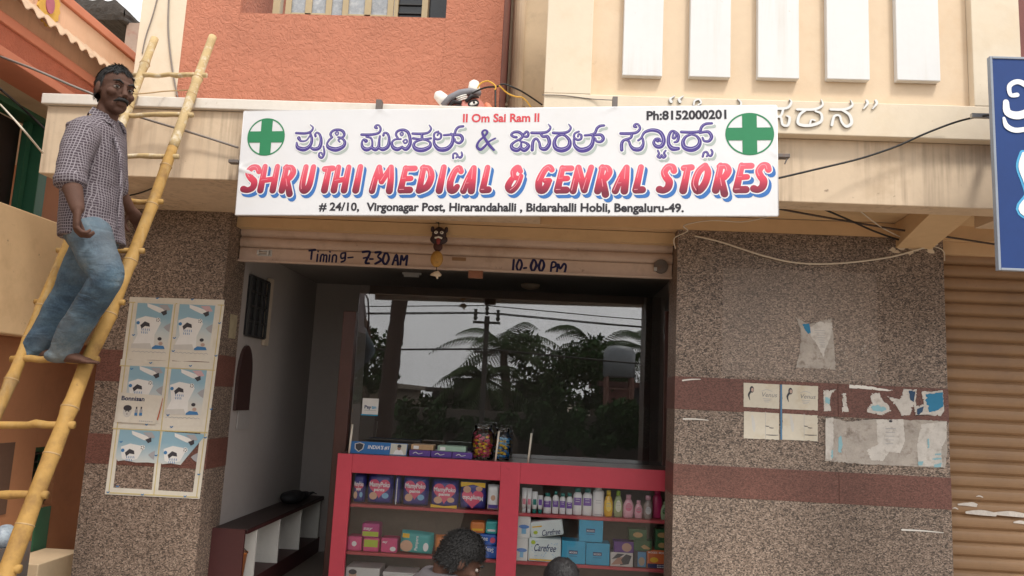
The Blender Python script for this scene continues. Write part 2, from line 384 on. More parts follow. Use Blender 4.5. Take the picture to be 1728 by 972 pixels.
for a, b in ((2, 6), (8, 12)):
    s = MB(); x0, x1 = fx[a]-.02, fx[b]+.02; m = (x0+x1)/2
    s.box((x0, .135, z0+.036), (x0+.045, .149, zt)); s.box((x1-.045, .135, z0+.036), (x1, .149, zt)); s.box((m-.025, .135, z0+.036), (m+.025, .149, zt)); s.box((x0+.0451, .135, z0+.036), (x1-.0451, .148, z0+.075))
    s.build('window_leaf', wood_frame, wf, bevel=.003)
MB().box((fx[2]-.02, .152, z0+.04), (fx[12]+.02, .156, zt)).build('pane', paint('frosted_pane', (.32, .34, .36), .25, .3, 12, stain=(.6, .6, .58), stv=.6), wf)
MB().box((fx[13], .17, z0), (fx[14], .175, zt)).box((fx[15], .2, z0), (wx1, .205, zt)).build('dark_pane', paint('dark_pane', (.02, .022, .025), .1, .1), wf)
gb = MB()
for i in range(6): gb.box((fx[13], .155, z0+.03+i*.07), (fx[14], .165, z0+.04+i*.07))
gb.build('window_bar', iron, wf)
# recess between the two blocks, with the down pipe
MB().box((-.395, .7, 3.2), (.3, .9, 6.5)).build('recess_wall', back_wall, B)
pp = MB().tube([(-.318, .62, 3.2), (-.318, .62, 6)], .052, 16)
pp.tube([(-.318, .62, 3.86), (-.318, .62, 3.93)], .062, 16); pp.box((-.40, .6, 3.885), (-.24, .69, 3.905))
pp.build('drain_pipe', pipe_m, B, smooth=False)
# the corner stub right
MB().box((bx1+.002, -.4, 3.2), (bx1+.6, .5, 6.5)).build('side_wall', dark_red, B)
MB().box((2.69, -.77, 2.813), (6, -.3, 3.30)).build('fascia_beyond', cream_s, B)
MB().box((2.69, -.298, 2.9), (6, .05, 3.30)).build('soffit_beyond', soffit_m, B)
# raised letters on the balcony band
LM = paint('raised_letter', (.70, .70, .69), .45, .05, 10)
LE = paint('letter_edge', (.50, .46, .40), .6, .05, 10)
bandp = front(-.85)
def sc_strokes(lst, ox, oy, k):                   # crop pixels -> photo pixels
    return [[(ox+x/k, oy+y/k, w/k) for (x, y, w) in s] for s in lst]
def px_strokes(pl, lst, mpp): # photo px -> plane strokes
    out = []
    for s in lst: out.append([(*pl.uv(x, y), w*mpp) for x, y, w in s])
    return out
def glyph(name, strokes, pl, mat, parent, h=.004, grow=0, dx=0, dz=0, step=1.2e-4):
    mb = MB()
    for i, s in enumerate(strokes): ribbon(mb, pl, s, h+i*step, grow, dx, dz)
    return mb.build(name, mat, parent)
MPPB = 4.35/1300*.85
K5 = lambda l: sc_strokes(l, 1296, 0, 2.0255)
K6 = lambda l: sc_strokes(l, 850, 0, 2.43)
raised = [K5([[(0,372,11),(60,372,11),(78,352,9),(72,342,3)], [(50,375,9),(42,398,10),(18,405,10),(10,430,11)], [(25,402,9),(42,404,9),(48,428,10),(66,430,11),(72,405,10),(62,398,6)]]),
  K5([[(98,376,10),(155,376,11),(184,362,9),(180,342,3)], [(128,378,9),(106,395,11),(102,425,12),(140,431,13),(178,418,12),(180,392,10),(160,382,8)], [(140,430,8),(146,412,7),(158,414,7)]]),
  K5([[(212,376,10),(260,376,11),(286,362,9),(280,344,3)], [(250,378,9),(276,395,12),(283,422,13),(266,434,12),(250,420,9),(242,398,9),(224,400,10),(216,430,11)]]),
  K5([[(335,346,10),(338,356,10),(324,374,4)], [(366,346,10),(369,356,10),(355,374,4)]]),
  K6([[(686,420,14),(682,408,11),(700,396,4)], [(722,420,14),(718,408,11),(736,396,4)]]),
  K6([[(778,432,8),(782,416,9),(800,410,9),(808,424,8),(796,432,7)], [(958,408,3),(972,424,9),(968,440,10)]])]
for g in raised:
    st = px_strokes(bandp, g, MPPB)
    e = MB()
    lt = MB()
    for i, s in enumerate(st):
        for q in range(5): ribbon(e, bandp, s, .001+q*.002+i*1e-4, .0008)
        ribbon(lt, bandp, s, .0115+i*2e-4)
    lo = lt.build('raised_letter', LM, B); e.build('letter_edge', LE, lo)
# ---------------------------------------------------------------- interior
I = MB()
I.box((-2.40, .331, .12), (-2.241, 3.0, 2.62)); wl = I.build('interior_side_wall', wall_in, B)
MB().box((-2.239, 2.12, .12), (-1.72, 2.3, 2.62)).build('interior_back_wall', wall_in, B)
MB().box((-1.718, 2.12, .12), (1.2, 2.3, 2.62)).build('interior_back_wall', paint('back_wall_shaded', (.09, .078, .07), .8, .08, 2), B)  # same back wall, with the shade behind the glass put into its colour
MB().box((1.0, .331, .12), (1.15, 2.119, 2.62)).build('interior_right_wall', wall_in, B)
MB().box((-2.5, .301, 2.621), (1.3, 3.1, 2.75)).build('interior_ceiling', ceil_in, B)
MB().box((-2.5, .0, .02), (1.3, 3.1, .119)).build('interior_floor', floor_in, B)
MB().box((-2.6, .0, 2.905), (6, 3.2, 3.19)).build('floor_slab', cream, B)
MB().box((-3.069, .331, .12), (-2.42, 3.0, 2.9)).build('party_wall', cream, B)
MB().box((1.16, .335, .12), (2.60, 3.0, 2.9)).build('party_wall', cream, B)
# timber door posts and the glass screen behind the counter
YGL = 0.95
pa_, pb_, pc_ = P(583, 527, YGL), P(604, 527, YGL), P(1121, 533, YGL)
MB().box((pa_.x, YGL-.06, .12), (pb_.x, YGL+.04, pb_.z)).build('door_post', timber, B, bevel=.004)
MB().box((pc_.x+.003, YGL-.02, .9), (.999, YGL+.04, 2.35)).build('door_post', timber, B, bevel=.004)
sc = MB().box((pb_.x+.002, YGL, .6), (pc_.x, YGL+.006, P(615, 481, YGL).z)).build('glass_screen', glass, B)
MB().tube([(-1.225, 1.234, 2.60), (-1.10, 1.234, 2.60)], .018, 8).box((-1.24, 1.22, 2.605), (-1.08, 1.25, 2.62)).build('tube_light', panel_white, B)
MB().lathe([(.02, 0), (.07, .012), (.085, .03), (.085, .045)], (-.156, 1.616, 2.575), 20).build('ceiling_lamp', paint('lamp_cover', (.5, .4, .3), .4), B, smooth=True)
# window grille on the side wall
gp = [PX(x, y, -2.235) for x, y in ((425, 465), (450, 480), (440, 570), (405, 565))]
gy0, gy1, gz0, gz1 = .42, .79, 1.975, 2.42
g = MB()
for t in (0, .33, .66, 1): g.box((-2.225, gy0+(gy1-gy0)*t-.008, gz0), (-2.205, gy0+(gy1-gy0)*t+.008, gz1))
for t in (0, .25, .5, .75, 1): g.box((-2.23, gy0, gz0+(gz1-gz0)*t-.008), (-2.21, gy1, gz0+(gz1-gz0)*t+.008))
go = g.build('window_grille', iron, B)
MB().box((-2.239, gy0, gz0), (-2.234, gy1, gz1)).build('dark_opening', dark_in, go)
MB().box((-2.239, gy1+.012, gz0-.05), (-2.215, gy1+.10, gz1+.04)).build('grille_surround', paint('sand_surround', (.5, .42, .33), .7), go)
# arched dark picture and a notice below it
pl = MB(); pts = []
for i in range(13):
    a = math.pi*i/12; pts.append((-2.238, .49-.13*math.cos(a), 1.66+.24*math.sin(a)))
pl.prism(pts + [(-2.238, .62, 1.42), (-2.238, .36, 1.42)], (.02, 0, 0)); pl.build('arched_picture', paint('picture_brown', (.045, .022, .02), .4), B)
n_ = MB().box((-2.238, .45, 1.28), (-2.228, .68, 1.42)).build('notice', paint('notice_grey', (.3, .28, .27), .6), B)
# ---------------------------------------------------------------- rolling shutters
S = MB()
sx0, sx1, sy = -2.235, .869, .20
def slats(mb, x0, x1, y, z0, z1, pitch, depth):
    n = round((z1-z0)/pitch); K = 7
    prof = []
    for i in range(n):
        for k in range(K):
            t = k/(K-1); prof.append((y - depth*math.sin(math.pi*t)**.35 if 0 < t < 1 else y, z0+(z1-z0)*(i+t*.93)/n))
        prof.append((y+.004, z0+(z1-z0)*(i+.965)/n))
    prof.append((y, z1))
    m = len(prof); vs = [(x0, a, b) for a, b in prof] + [(x1, a, b) for a, b in prof]
    mb.add(vs, [(i, m+i, m+i+1, i+1) for i in range(m-1)])
slats(S, sx0, sx1, sy, 2.592, 2.76, .085, .022)
sh = S.build('rolling_shutter', shutter_tan, B, smooth=False)
tag(sh, 'rolled up tan shutter with hand painted opening hours')
rail = MB().box((sx0, sy-.015, 2.487), (sx1, sy+.02, 2.59)).build('bottom_rail', shutter_tan, sh, bevel=.006)
MB().box((sx0, sy-.03, 2.487), (sx1, sy-.016, 2.499)).build('rail_lip', shutter_tan, sh)
navy = ink('navy_brush_paint', (.012, .014, .07), .5)
shp = front(sy-.015)
C6 = lambda l: sc_strokes(l, 400, 360, 3.24)
C7 = lambda l: sc_strokes(l, 760, 360, 3.24)
tim = [C6([[(395,204,9),(428,200,9)],[(410,205,9),(405,250,9)]]), C6([[(441,225,8),(437,262,8)],[(443,208,8),(444,209,8)]]), C6([[(455,262,8),(461,230,8),(475,228,7),(472,262,8)],[(474,232,7),(490,230,8),(488,265,8)]]),
 C6([[(507,228,8),(503,262,8)],[(508,210,8),(509,211,8)]]), C6([[(520,265,8),(525,232,8),(543,232,8),(541,266,8)]]), C6([[(592,215,8),(570,222,8),(570,245,8),(589,240,8),(593,215,8),(590,255,8),(570,266,8)]]), C6([[(607,243,7),(634,240,7)]]),
 C6([[(687,212,10),(727,212,10),(703,268,11),(722,273,9)],[(692,245,8),(720,240,8)]]), C6([[(726,250,8),(743,250,8)]]), C6([[(757,214,10),(787,214,10),(770,236,8),(788,256,11),(756,276,10)]]), C6([[(808,220,10),(797,258,11),(812,279,10),(830,250,11),(823,222,9),(808,220,9)]]),
 C6([[(850,280,9),(872,226,10),(880,280,11)],[(858,258,8),(880,258,8)]]), C6([[(893,280,9),(900,230,10),(910,258,9),(930,230,10),(925,282,10)]]),
 C7([[(347,255,10),(342,312,10)]]), C7([[(375,255,9),(362,290,10),(375,315,9),(391,285,10),(385,258,9),(374,255,8)]]), C7([[(402,300,9),(415,298,9)]]), C7([[(453,255,10),(440,290,12),(452,316,9),(470,285,12),(463,258,9),(452,255,8)]]), C7([[(495,258,10),(484,292,12),(495,318,9),(512,288,12),(506,260,9),(494,258,8)]]),
 C7([[(549,320,9),(556,270,9),(575,270,9),(575,290,9),(553,298,7)]]), C7([[(582,322,9),(590,277,10),(600,303,9),(620,277,10),(632,288,9),(624,325,10)]])]
for g in tim: glyph('painted_letter', px_strokes(shp, g, 5.4/1300*1.3), shp, navy, rail, .001)
# locks and catches on the rail
def lockset(px, py, nm):
    c = P(px, py, sy-.02); m = MB().box((c.x-.05, sy-.022, c.z-.022), (c.x+.05, sy-.016, c.z+.022)).tube([(c.x-.035, sy-.035, c.z), (c.x+.02, sy-.035, c.z)], .009, 8).box((c.x-.05, sy-.04, c.z-.016), (c.x-.035, sy-.02, c.z+.016)).box((c.x+.02, sy-.04, c.z-.016), (c.x+.035, sy-.02, c.z+.016))
    return m.build(nm, steel, sh)
lockset(447, 427, 'shutter_lock')
c = P(1115, 450, sy-.02); MB().lathe([(.001, 0), (.05, 0), (.05, .02), (.001, .022)], (0, 0, 0), 18).build('shutter_lock', rust, sh)
ob = sh.children[-1]; ob.rotation_euler = (math.radians(90), 0, 0); ob.location = (c.x, sy-.018, c.z)
MB().box((c.x-.05, sy-.045, c.z-.035), (c.x-.03, sy-.016, c.z-.01)).box((c.x-.03, sy-.035, c.z-.028), (c.x+.03, sy-.03, c.z-.018)).build('shutter_catch', steel, sh)
c = P(803, 463, sy); MB().box((c.x-.05, sy-.03, c.z-.03), (c.x+.05, sy+.01, c.z+.022)).build('shutter_handle', paint('handle_brown', (.25, .1, .05), .5), sh)
c = P(775, 438, sy); MB().box((c.x-.05, sy-.019, c.z-.012), (c.x+.05, sy-.0155, c.z+.012)).build('name_plate', shutter_brown, sh)
S = MB(); slats(S, 2.648, 5.6, .12, .12, 2.75, .0865, .020)
s2 = S.build('rolling_shutter', shutter_brown, B); tag(s2, 'closed brown shutter with white paint smears')
sm = MB(); rnd = random.Random(11)
for (x, y, w, l) in ((1632, 852, 5, 28), (1655, 866, 8, 45), (1705, 868, 8, 50), (1612, 858, 2, 8), (1653, 838, 2, 10), (1640, 850, 3, 16), (1722, 882, 5, 20)):
    q = P(x, y, .095); ribbon(sm, front(.095), [(q.x-l*.002, q.z, w*.002), (q.x, q.z+.004, w*.0042), (q.x+l*.002, q.z-.003, w*.003)], .001*rnd.random())
sm.build('paint_smear', paint('smear_white', (.6, .55, .5), .7, .25, 30), s2)
# loose side-wall bits above: right building return is closed by solid walls
MB().box((2.60, .36, .12), (6, 3.0, 2.9)).build('party_wall', cream, B)

# ------------------------------------------------------------------ the neighbouring house (left)
HB = thing('neighbour_house', 'orange and peach house at the left with corrugated awning and green door', 'house', (-3.4, 0, 0))
nh_peach = paint('house_peach', (.72, .46, .30), .75, .07, 1.6, stain=(.55, .34, .2), stv=.45, streak=((.3, .17, .1), .35), speck=((.3, .18, .1), .5))
nh_red = stucco('house_red', (.44, .13, .07), 34); nh_border = paint('house_border', (.58, .215, .125), .7, .08, 2)
nh_soffit = paint('house_soffit', (.62, .50, .36), .75, .08, 2, stain=(.4, .28, .18), stv=.5)
nh_orange = paint('house_orange', (.44, .19, .085), .75, .07, 2, stain=(.3, .13, .06), stv=.4)
nh_yellow = paint('house_parapet', (.62, .42, .23), .75, .08, 2, stain=(.42, .26, .13), stv=.5, speck=((.1, .06, .04), .9))
nh_green = paint('door_green', (.035, .14, .075), .5, .1, 4)
def Z(px, py, X): return PX(px, py, X).z
YN, YF = -3.6, 1.9
zc = Z(117, 0, -3.38); zce = Z(33, 0, -3.22); z_c = Z(0, 24, -3.35); z_s = Z(0, 75, -3.35); z_d = Z(0, 92, -3.35)
MB().box((-3.6, YN, z_c+.02), (-3.38, YF, zc-.055)).build('parapet', nh_peach, HB, bevel=.006)
MB().box((-3.62, YN, zc-.053), (-3.36, YF, zc+.012)).build('coping', nh_border, HB, bevel=.006)
cor = MB()
def cw(u, v):
    y = YN + (1.2-YN)*u; return (-3.39+.17*v, y, zce+.15-.15*v + .016*math.cos(2*math.pi*y/.112))
cor.grid(cw, 520, 3); cor.grid(lambda u, v: tuple(a+b for a, b in zip(cw(u, v), (0, 0, -.008))), 520, 3)
cor.grid(lambda u, v: (cw(u, 1)[0], cw(u, 1)[1], cw(u, 1)[2]-.008*v), 520, 1)
cor.build('corrugated_awning', paint('asbestos_peach', (.47, .33, .22), .8, .12, 5, stain=(.25, .16, .1), stv=.6), HB, smooth=True)
MB().box((-3.62, YN, z_c-.045), (-3.33, YF, z_c+.018)).build('band_ledge', nh_border, HB, bevel=.005)
MB().box((-3.62, YN, z_s), (-3.352, YF, z_c-.046)).build('stucco_band', nh_red, HB)
MB().box((-3.62, YN, z_d), (-3.345, YF, z_s-.001)).build('band_border', nh_border, HB, bevel=.005)
MB().box((-4.2, YN, z_d+.01), (-3.622, YF, z_c)).build('overhang_soffit', nh_soffit, HB)
XW = -3.84
zdt = Z(77, 213, XW); jam = PX(60, 300, XW).y
MB().box((XW-.2, YN, zdt+.09), (XW, YF, z_d+.009)).build('upper_wall', nh_orange, HB)
MB().box((XW-.2, jam+.1, 1.9), (XW, YF, zdt+.088)).build('upper_wall', nh_orange, HB)
dr = MB().box((XW-.16, jam, 1.9), (XW+.02, jam+.098, zdt)).box((XW-.16, YN, zdt), (XW+.02, jam+.098, zdt+.087)).build('door', nh_green, HB, bevel=.004)
MB().box((XW-.19, YN, 1.9), (XW-.17, jam-.002, zdt-.002)).build('door_inside', paint('doorway_shade', (.045, .03, .025), .5, .2, 3), dr)  # dark sheet: the shade inside the doorway is put into its colour
MB().box((XW-.10, jam-.07, 1.9), (XW-.06, jam-.02, zdt-.002)).build('door_edge', nh_green, dr)
zpt = Z(0, 340, -3.35); zpb = Z(0, 562, -3.35)
MB().box((-3.5, YN, zpb), (-3.35, YF, zpt)).build('balcony_parapet', nh_yellow, HB, bevel=.008)
MB().box((-4.0, YN, zpb+.004), (-3.502, YF, zpb+.15)).build('balcony_slab', nh_orange, HB)
XL = -3.62
wy0, wy1 = .30, .56; wz = (.66, 1.09)
lw = MB(); lw.box((XL-.2, YN, 0), (XL, wy0-.001, zpb+.002)); lw.box((XL-.2, wy1+.001, 0), (XL, YF, zpb+.002)); lw.box((XL-.2, wy0, wz[1]), (XL, wy1, zpb+.002)); lw.box((XL-.2, wy0, 0), (XL, wy1, wz[0]))
lw.build('lower_wall', nh_orange, HB)
w = MB().box((XL-.15, wy0, wz[0]), (XL-.13, wy1, wz[1])).build('window', paint('window_dark_green', (.02, .035, .025), .5), HB)
b = MB()
for i in range(7): b.tube([(XL-.05, wy0, wz[0]+.03+i*.058), (XL-.05, wy1, wz[0]+.03+i*.058)], .007, 6)
b.build('window_bar', iron, w)
MB().box((XL-.12, wy0, wz[1]-.04), (XL-.06, wy1, wz[1])).box((XL-.12, wy1-.04, wz[0]), (XL-.06, wy1, wz[1]-.041)).build('frame', nh_green, w)
MB().box((XL-.001, wy1-.17, .35), (XL+.012, wy1-.01, wz[0]-.01)).build('lower_door_edge', nh_green, HB)
MB().box((XL-.001, -.6, .66), (XL+.006, .065, 1.14)).build('dark_window', paint('window_brown', (.12, .06, .035), .8), HB)  # flat brown sheet on the wall standing in for a second, dark window
# rosette
ro = PX(80, 8, -3.38); rp = Plane((-3.38, 0, 0), (0, 1, 0), (0, 0, 1))
rm1 = MB(); n = 16; pts = []
for i in range(64):
    a = 2*math.pi*i/64; r_ = .125+.008*math.cos(n*a); pts.append((-3.379, ro.y+r_*.85*math.cos(a), ro.z+r_*1.15*math.sin(a)))
rm1.prism(pts, (.015, 0, 0)); rz = rm1.build('rosette', paint('rosette_yellow', (.62, .38, .07), .7, .15, 20), HB)
rm2 = MB(); rm2.prism([(-3.364, ro.y+.048*math.cos(a)*.85, ro.z+.06*math.sin(a)) for a in [2*math.pi*i/32 for i in range(32)]], (.008, 0, 0)); rm2.build('rosette_centre', paint('rosette_pink', (.42, .13, .18), .7, .1, 20), rz)
rm3 = MB(); disc(rm3, Plane((-3.379, 0, 0), (0, 1, 0), (0, 0, 1)), ro.y, ro.z, .135, .003, 48, .175); rm3.build('rosette_ring', paint('rosette_pale', (.66, .40, .27), .7), rz)
# roof shed with a thatched slab on a short pillar, behind the parapet
th = MB(); rnd = random.Random(5)
A_ = PX(190, 25, -3.9); 
tz = P(215, 42, 2.8)
def thf(u, v):
    return (0, 0, 0)
xa, xb = P(150, 30, 3.0).x, P(243, 42, 3.0).x; zb = P(225, 62, 3.0).z; zt2 = P(210, 27, 3.0).z
def slab(u, v):
    x = xa+(xb-xa)*u; y = 2.6+1.2*v
    return (x, y, zt2 - .02 + .03*noise.noise(Vector((x*9, y*9, 0))) - .10*max(0, u-.8)/.2)
th.grid(slab, 26, 12); th.grid(lambda u, v: (xa+(xb-xa)*u, 2.6+1.2*v, zb+.02*noise.noise(Vector((u*20, v*9, 3)))), 26, 4)
th.grid(lambda u, v: (xa+(xb-xa)*u, 2.6-.02*math.sin(v*3.1)+.015*noise.noise(Vector((u*30, v*5, 1))), zb*(1-v)+slab(u, 0)[2]*v), 26, 4)
th.grid(lambda u, v: (xb+.02*noise.noise(Vector((u*20, v*5, 1))), 2.6+1.2*u, zb*(1-v)+slab(1, u)[2]*v), 12, 4)
rs = th.build('roof_shed', paint('old_thatch', (.05, .042, .036), .95, .35, 12, bst=.6, bscale=40, bd=.03), HB)
q0, q1 = P(216, 62, 2.75), P(238, 80, 2.75)
MB().box((q0.x, 2.7, zc-.4), (q1.x, 2.9, zb+.02)).build('shed_pillar', paint('shed_pillar', (.34, .25, .20), .8, .15, 6, stain=(.3, .1, .07), stv=.5), rs)
MB().box((xa, 3.3, zc-.4), (xb, 3.4, zb)).build('shed_back', dark_in, rs)
MB().box((-6, YF-.2, 0), (-3.64, YF, z_c)).build('rear_wall', nh_orange, HB)
MB().box((-6, YN, zc-.6), (-3.62, 3.4, zc-.45)).build('roof', nh_soffit, HB)
# low cream box against the house
fr_ = PX(5, 930, -3.45)
bx = MB().box((-3.58, .0, .0), (-3.3, .50, .36)).build('cream_box', paint('box_cream', (.66, .5, .32), .7, .08, 4), None, bevel=.006)
tag(bx, 'low cream plinth box against the orange house wall', 'box')
c = P(4, 905, -.6)
tb = MB().sphere((c.x-.02, -.55, c.z-.01), (.06, .08, .07), 12, 8)
tag(tb.build('plastic_bag', paint('bag_grey_blue', (.34, .4, .45), .4, .3, 12, stain=(.1, .12, .2), stv=.7), smooth=True), 'grey blue plastic bundle at the left edge beside the ladder', 'bag')
pb = MB().box((c.x-.35, -.75, 0), (c.x+.02, -.35, c.z-.07)).build('bundle_stand', rust); tag(pb, 'low block under the plastic bundle', 'block')

# ------------------------------------------------------------------ the shop banner
bl, tl, br_, tr = P(397, 362, -.93), P(412, 188, -.93), P(1313, 363, -1.13), P(1310, 178, -1.13)
Uv = (br_-bl + tr-tl).normalized(); Nn = Uv.cross(Vector((0, 0, 1))).normalized(); Vv = Nn.cross(Uv)
bo = (bl+tl+br_+tr)/4
BP = Plane(bo, Uv, Vv)
BN = thing('shop_banner', 'long white shop banner with green crosses, purple Kannada letters and red lettering', 'banner', bo)
vin = paint('vinyl_white', (.70, .70, .715), .40, .03, 1.2, bst=.12, bscale=1.7, bd=.05, stain=(.66, .63, .58), stv=.25)
quad = [BP.uv(397, 362), BP.uv(1313, 363), BP.uv(1310, 178), BP.uv(412, 188)]
def bq(u, v):
    (ax, ay), (bx_, by_), (cx_, cy_), (dx_, dy_) = quad
    return (ax*(1-u)*(1-v)+bx_*u*(1-v)+cx_*u*v+dx_*(1-u)*v, ay*(1-u)*(1-v)+by_*u*(1-v)+cy_*u*v+dy_*(1-u)*v)
creases = [(400, 283, 445, 300, .010), (400, 283, 432, 268, .006), (640, 183, 622, 205, .006), (640, 183, 662, 196, .005), (1038, 180, 1010, 192, .005), (1312, 262, 1290, 250, .004)]
cu_ = [(*BP.uv(a, b), *BP.uv(c, d), h) for a, b, c, d, h in creases]
def bsurf(u, v, h0=0):
    x, y = bq(u, v); h = -.0008
    for ax, ay, bx_, by_, hh in cu_:
        dx, dy = bx_-ax, by_-ay; L = math.hypot(dx, dy); t = ((x-ax)*dx+(y-ay)*dy)/L/L; d = abs((x-ax)*dy-(y-ay)*dx)/L
        if -.1 < t < 1: h += hh*(1-max(t, 0))*math.exp(-(d/.010)**2)*.8
    return BP.pt(x, y, h)
m = MB(); m.grid(bsurf, 260, 60)
pn = m.build('banner_face', vin, BN, smooth=True)
bk = MB(); e = [BP.pt(*bq(u, v), -.014) for u, v in ((0, 0), (1, 0), (1, 1), (0, 1))]
bk.prism(e, Nn*-.022)
bk.build('banner_frame', paint('banner_back', (.55, .55, .56), .6), BN)
hem = MB()
for a, b in (((0, 0), (1, 0)), ((1, 0), (1, 1)), ((1, 1), (0, 1)), ((0, 1), (0, 0))):
    p, q = BP.pt(*bq(*a), -.0078), BP.pt(*bq(*b), -.0078); hem.tube([p, q], .007, 8)
hem.build('banner_edge', vin, BN, smooth=True)
MP = 4.17/1300*.985
c1 = ink('print_green', (.030, .215, .095)); c2 = ink('print_purple', (.075, .05, .24)); c2h = ink('print_lavender', (.46, .44, .70)); 
c3 = ink('print_blue', (.045, .16, .44)); cw_ = ink('print_white', (.77, .77, .78)); csh = ink('print_shadow', (.40, .46, .43)); cbk = ink('print_black', (.03, .028, .035)); crd = ink('print_red', (.62, .07, .085)); chl = ink('print_pink', (.80, .32, .38))
def red_grad():
    m, nt, b, co = newmat('print_red_fade'); s = sep(nt, co)
    v0_, v1_ = BP.uv(860, 327)[1], BP.uv(860, 276)[1]
    vv = mth(nt, 'SUBTRACT', s.outputs[2], mth(nt, 'MULTIPLY', s.outputs[0], Uv.z/Uv.x))
    f = mth(nt, 'DIVIDE', mth(nt, 'SUBTRACT', vv, v0_), v1_-v0_)     # height across the printed line
    c = ramp(nt, f, [(.05, (.17, .012, .035)), (.30, (.40, .025, .06)), (.50, (.66, .055, .095)), (1, (.74, .14, .19))])
    nt.links.new(c, b.inputs[0]); b.inputs['Roughness'].default_value = .45; return m
cgr = red_grad()
def cross(px, py, rx, ry):
    u, v = BP.uv(px, py); R = rx*MP; Rv = ry*MP
    a = MB(); disc(a, BP, u, v, R, .0005, 56, Rv, R*.93)
    a2 = a.build('emblem', c1, BN)
    k = .30
    mb = MB(); w, l = R*k, R*.97
    def arc(a0, a1, n=6): return [(u+R*.97*math.cos(a0+(a1-a0)*i/n), v+Rv*.97*math.sin(a0+(a1-a0)*i/n)) for i in range(n+1)]
    t = math.asin(k/.97); pi = math.pi
    pts = arc(-t, t) + [(u+w, v+w*Rv/R)] + arc(pi/2-t, pi/2+t) + [(u-w, v+w*Rv/R)] + arc(pi-t, pi+t) + [(u-w, v-w*Rv/R)] + arc(1.5*pi-t, 1.5*pi+t) + [(u+w, v-w*Rv/R)]
    poly(mb, BP, pts, .0009); mb.build('cross', c1, a2)
cross(449, 231, 36, 36); cross(1265, 226, 41, 38)
T3 = lambda l: sc_strokes(l, 490, 195, 5.574)
T4 = lambda l: sc_strokes(l, 850, 190, 4.67)
TA = lambda l: sc_strokes(l, 390, 160, 3.677)
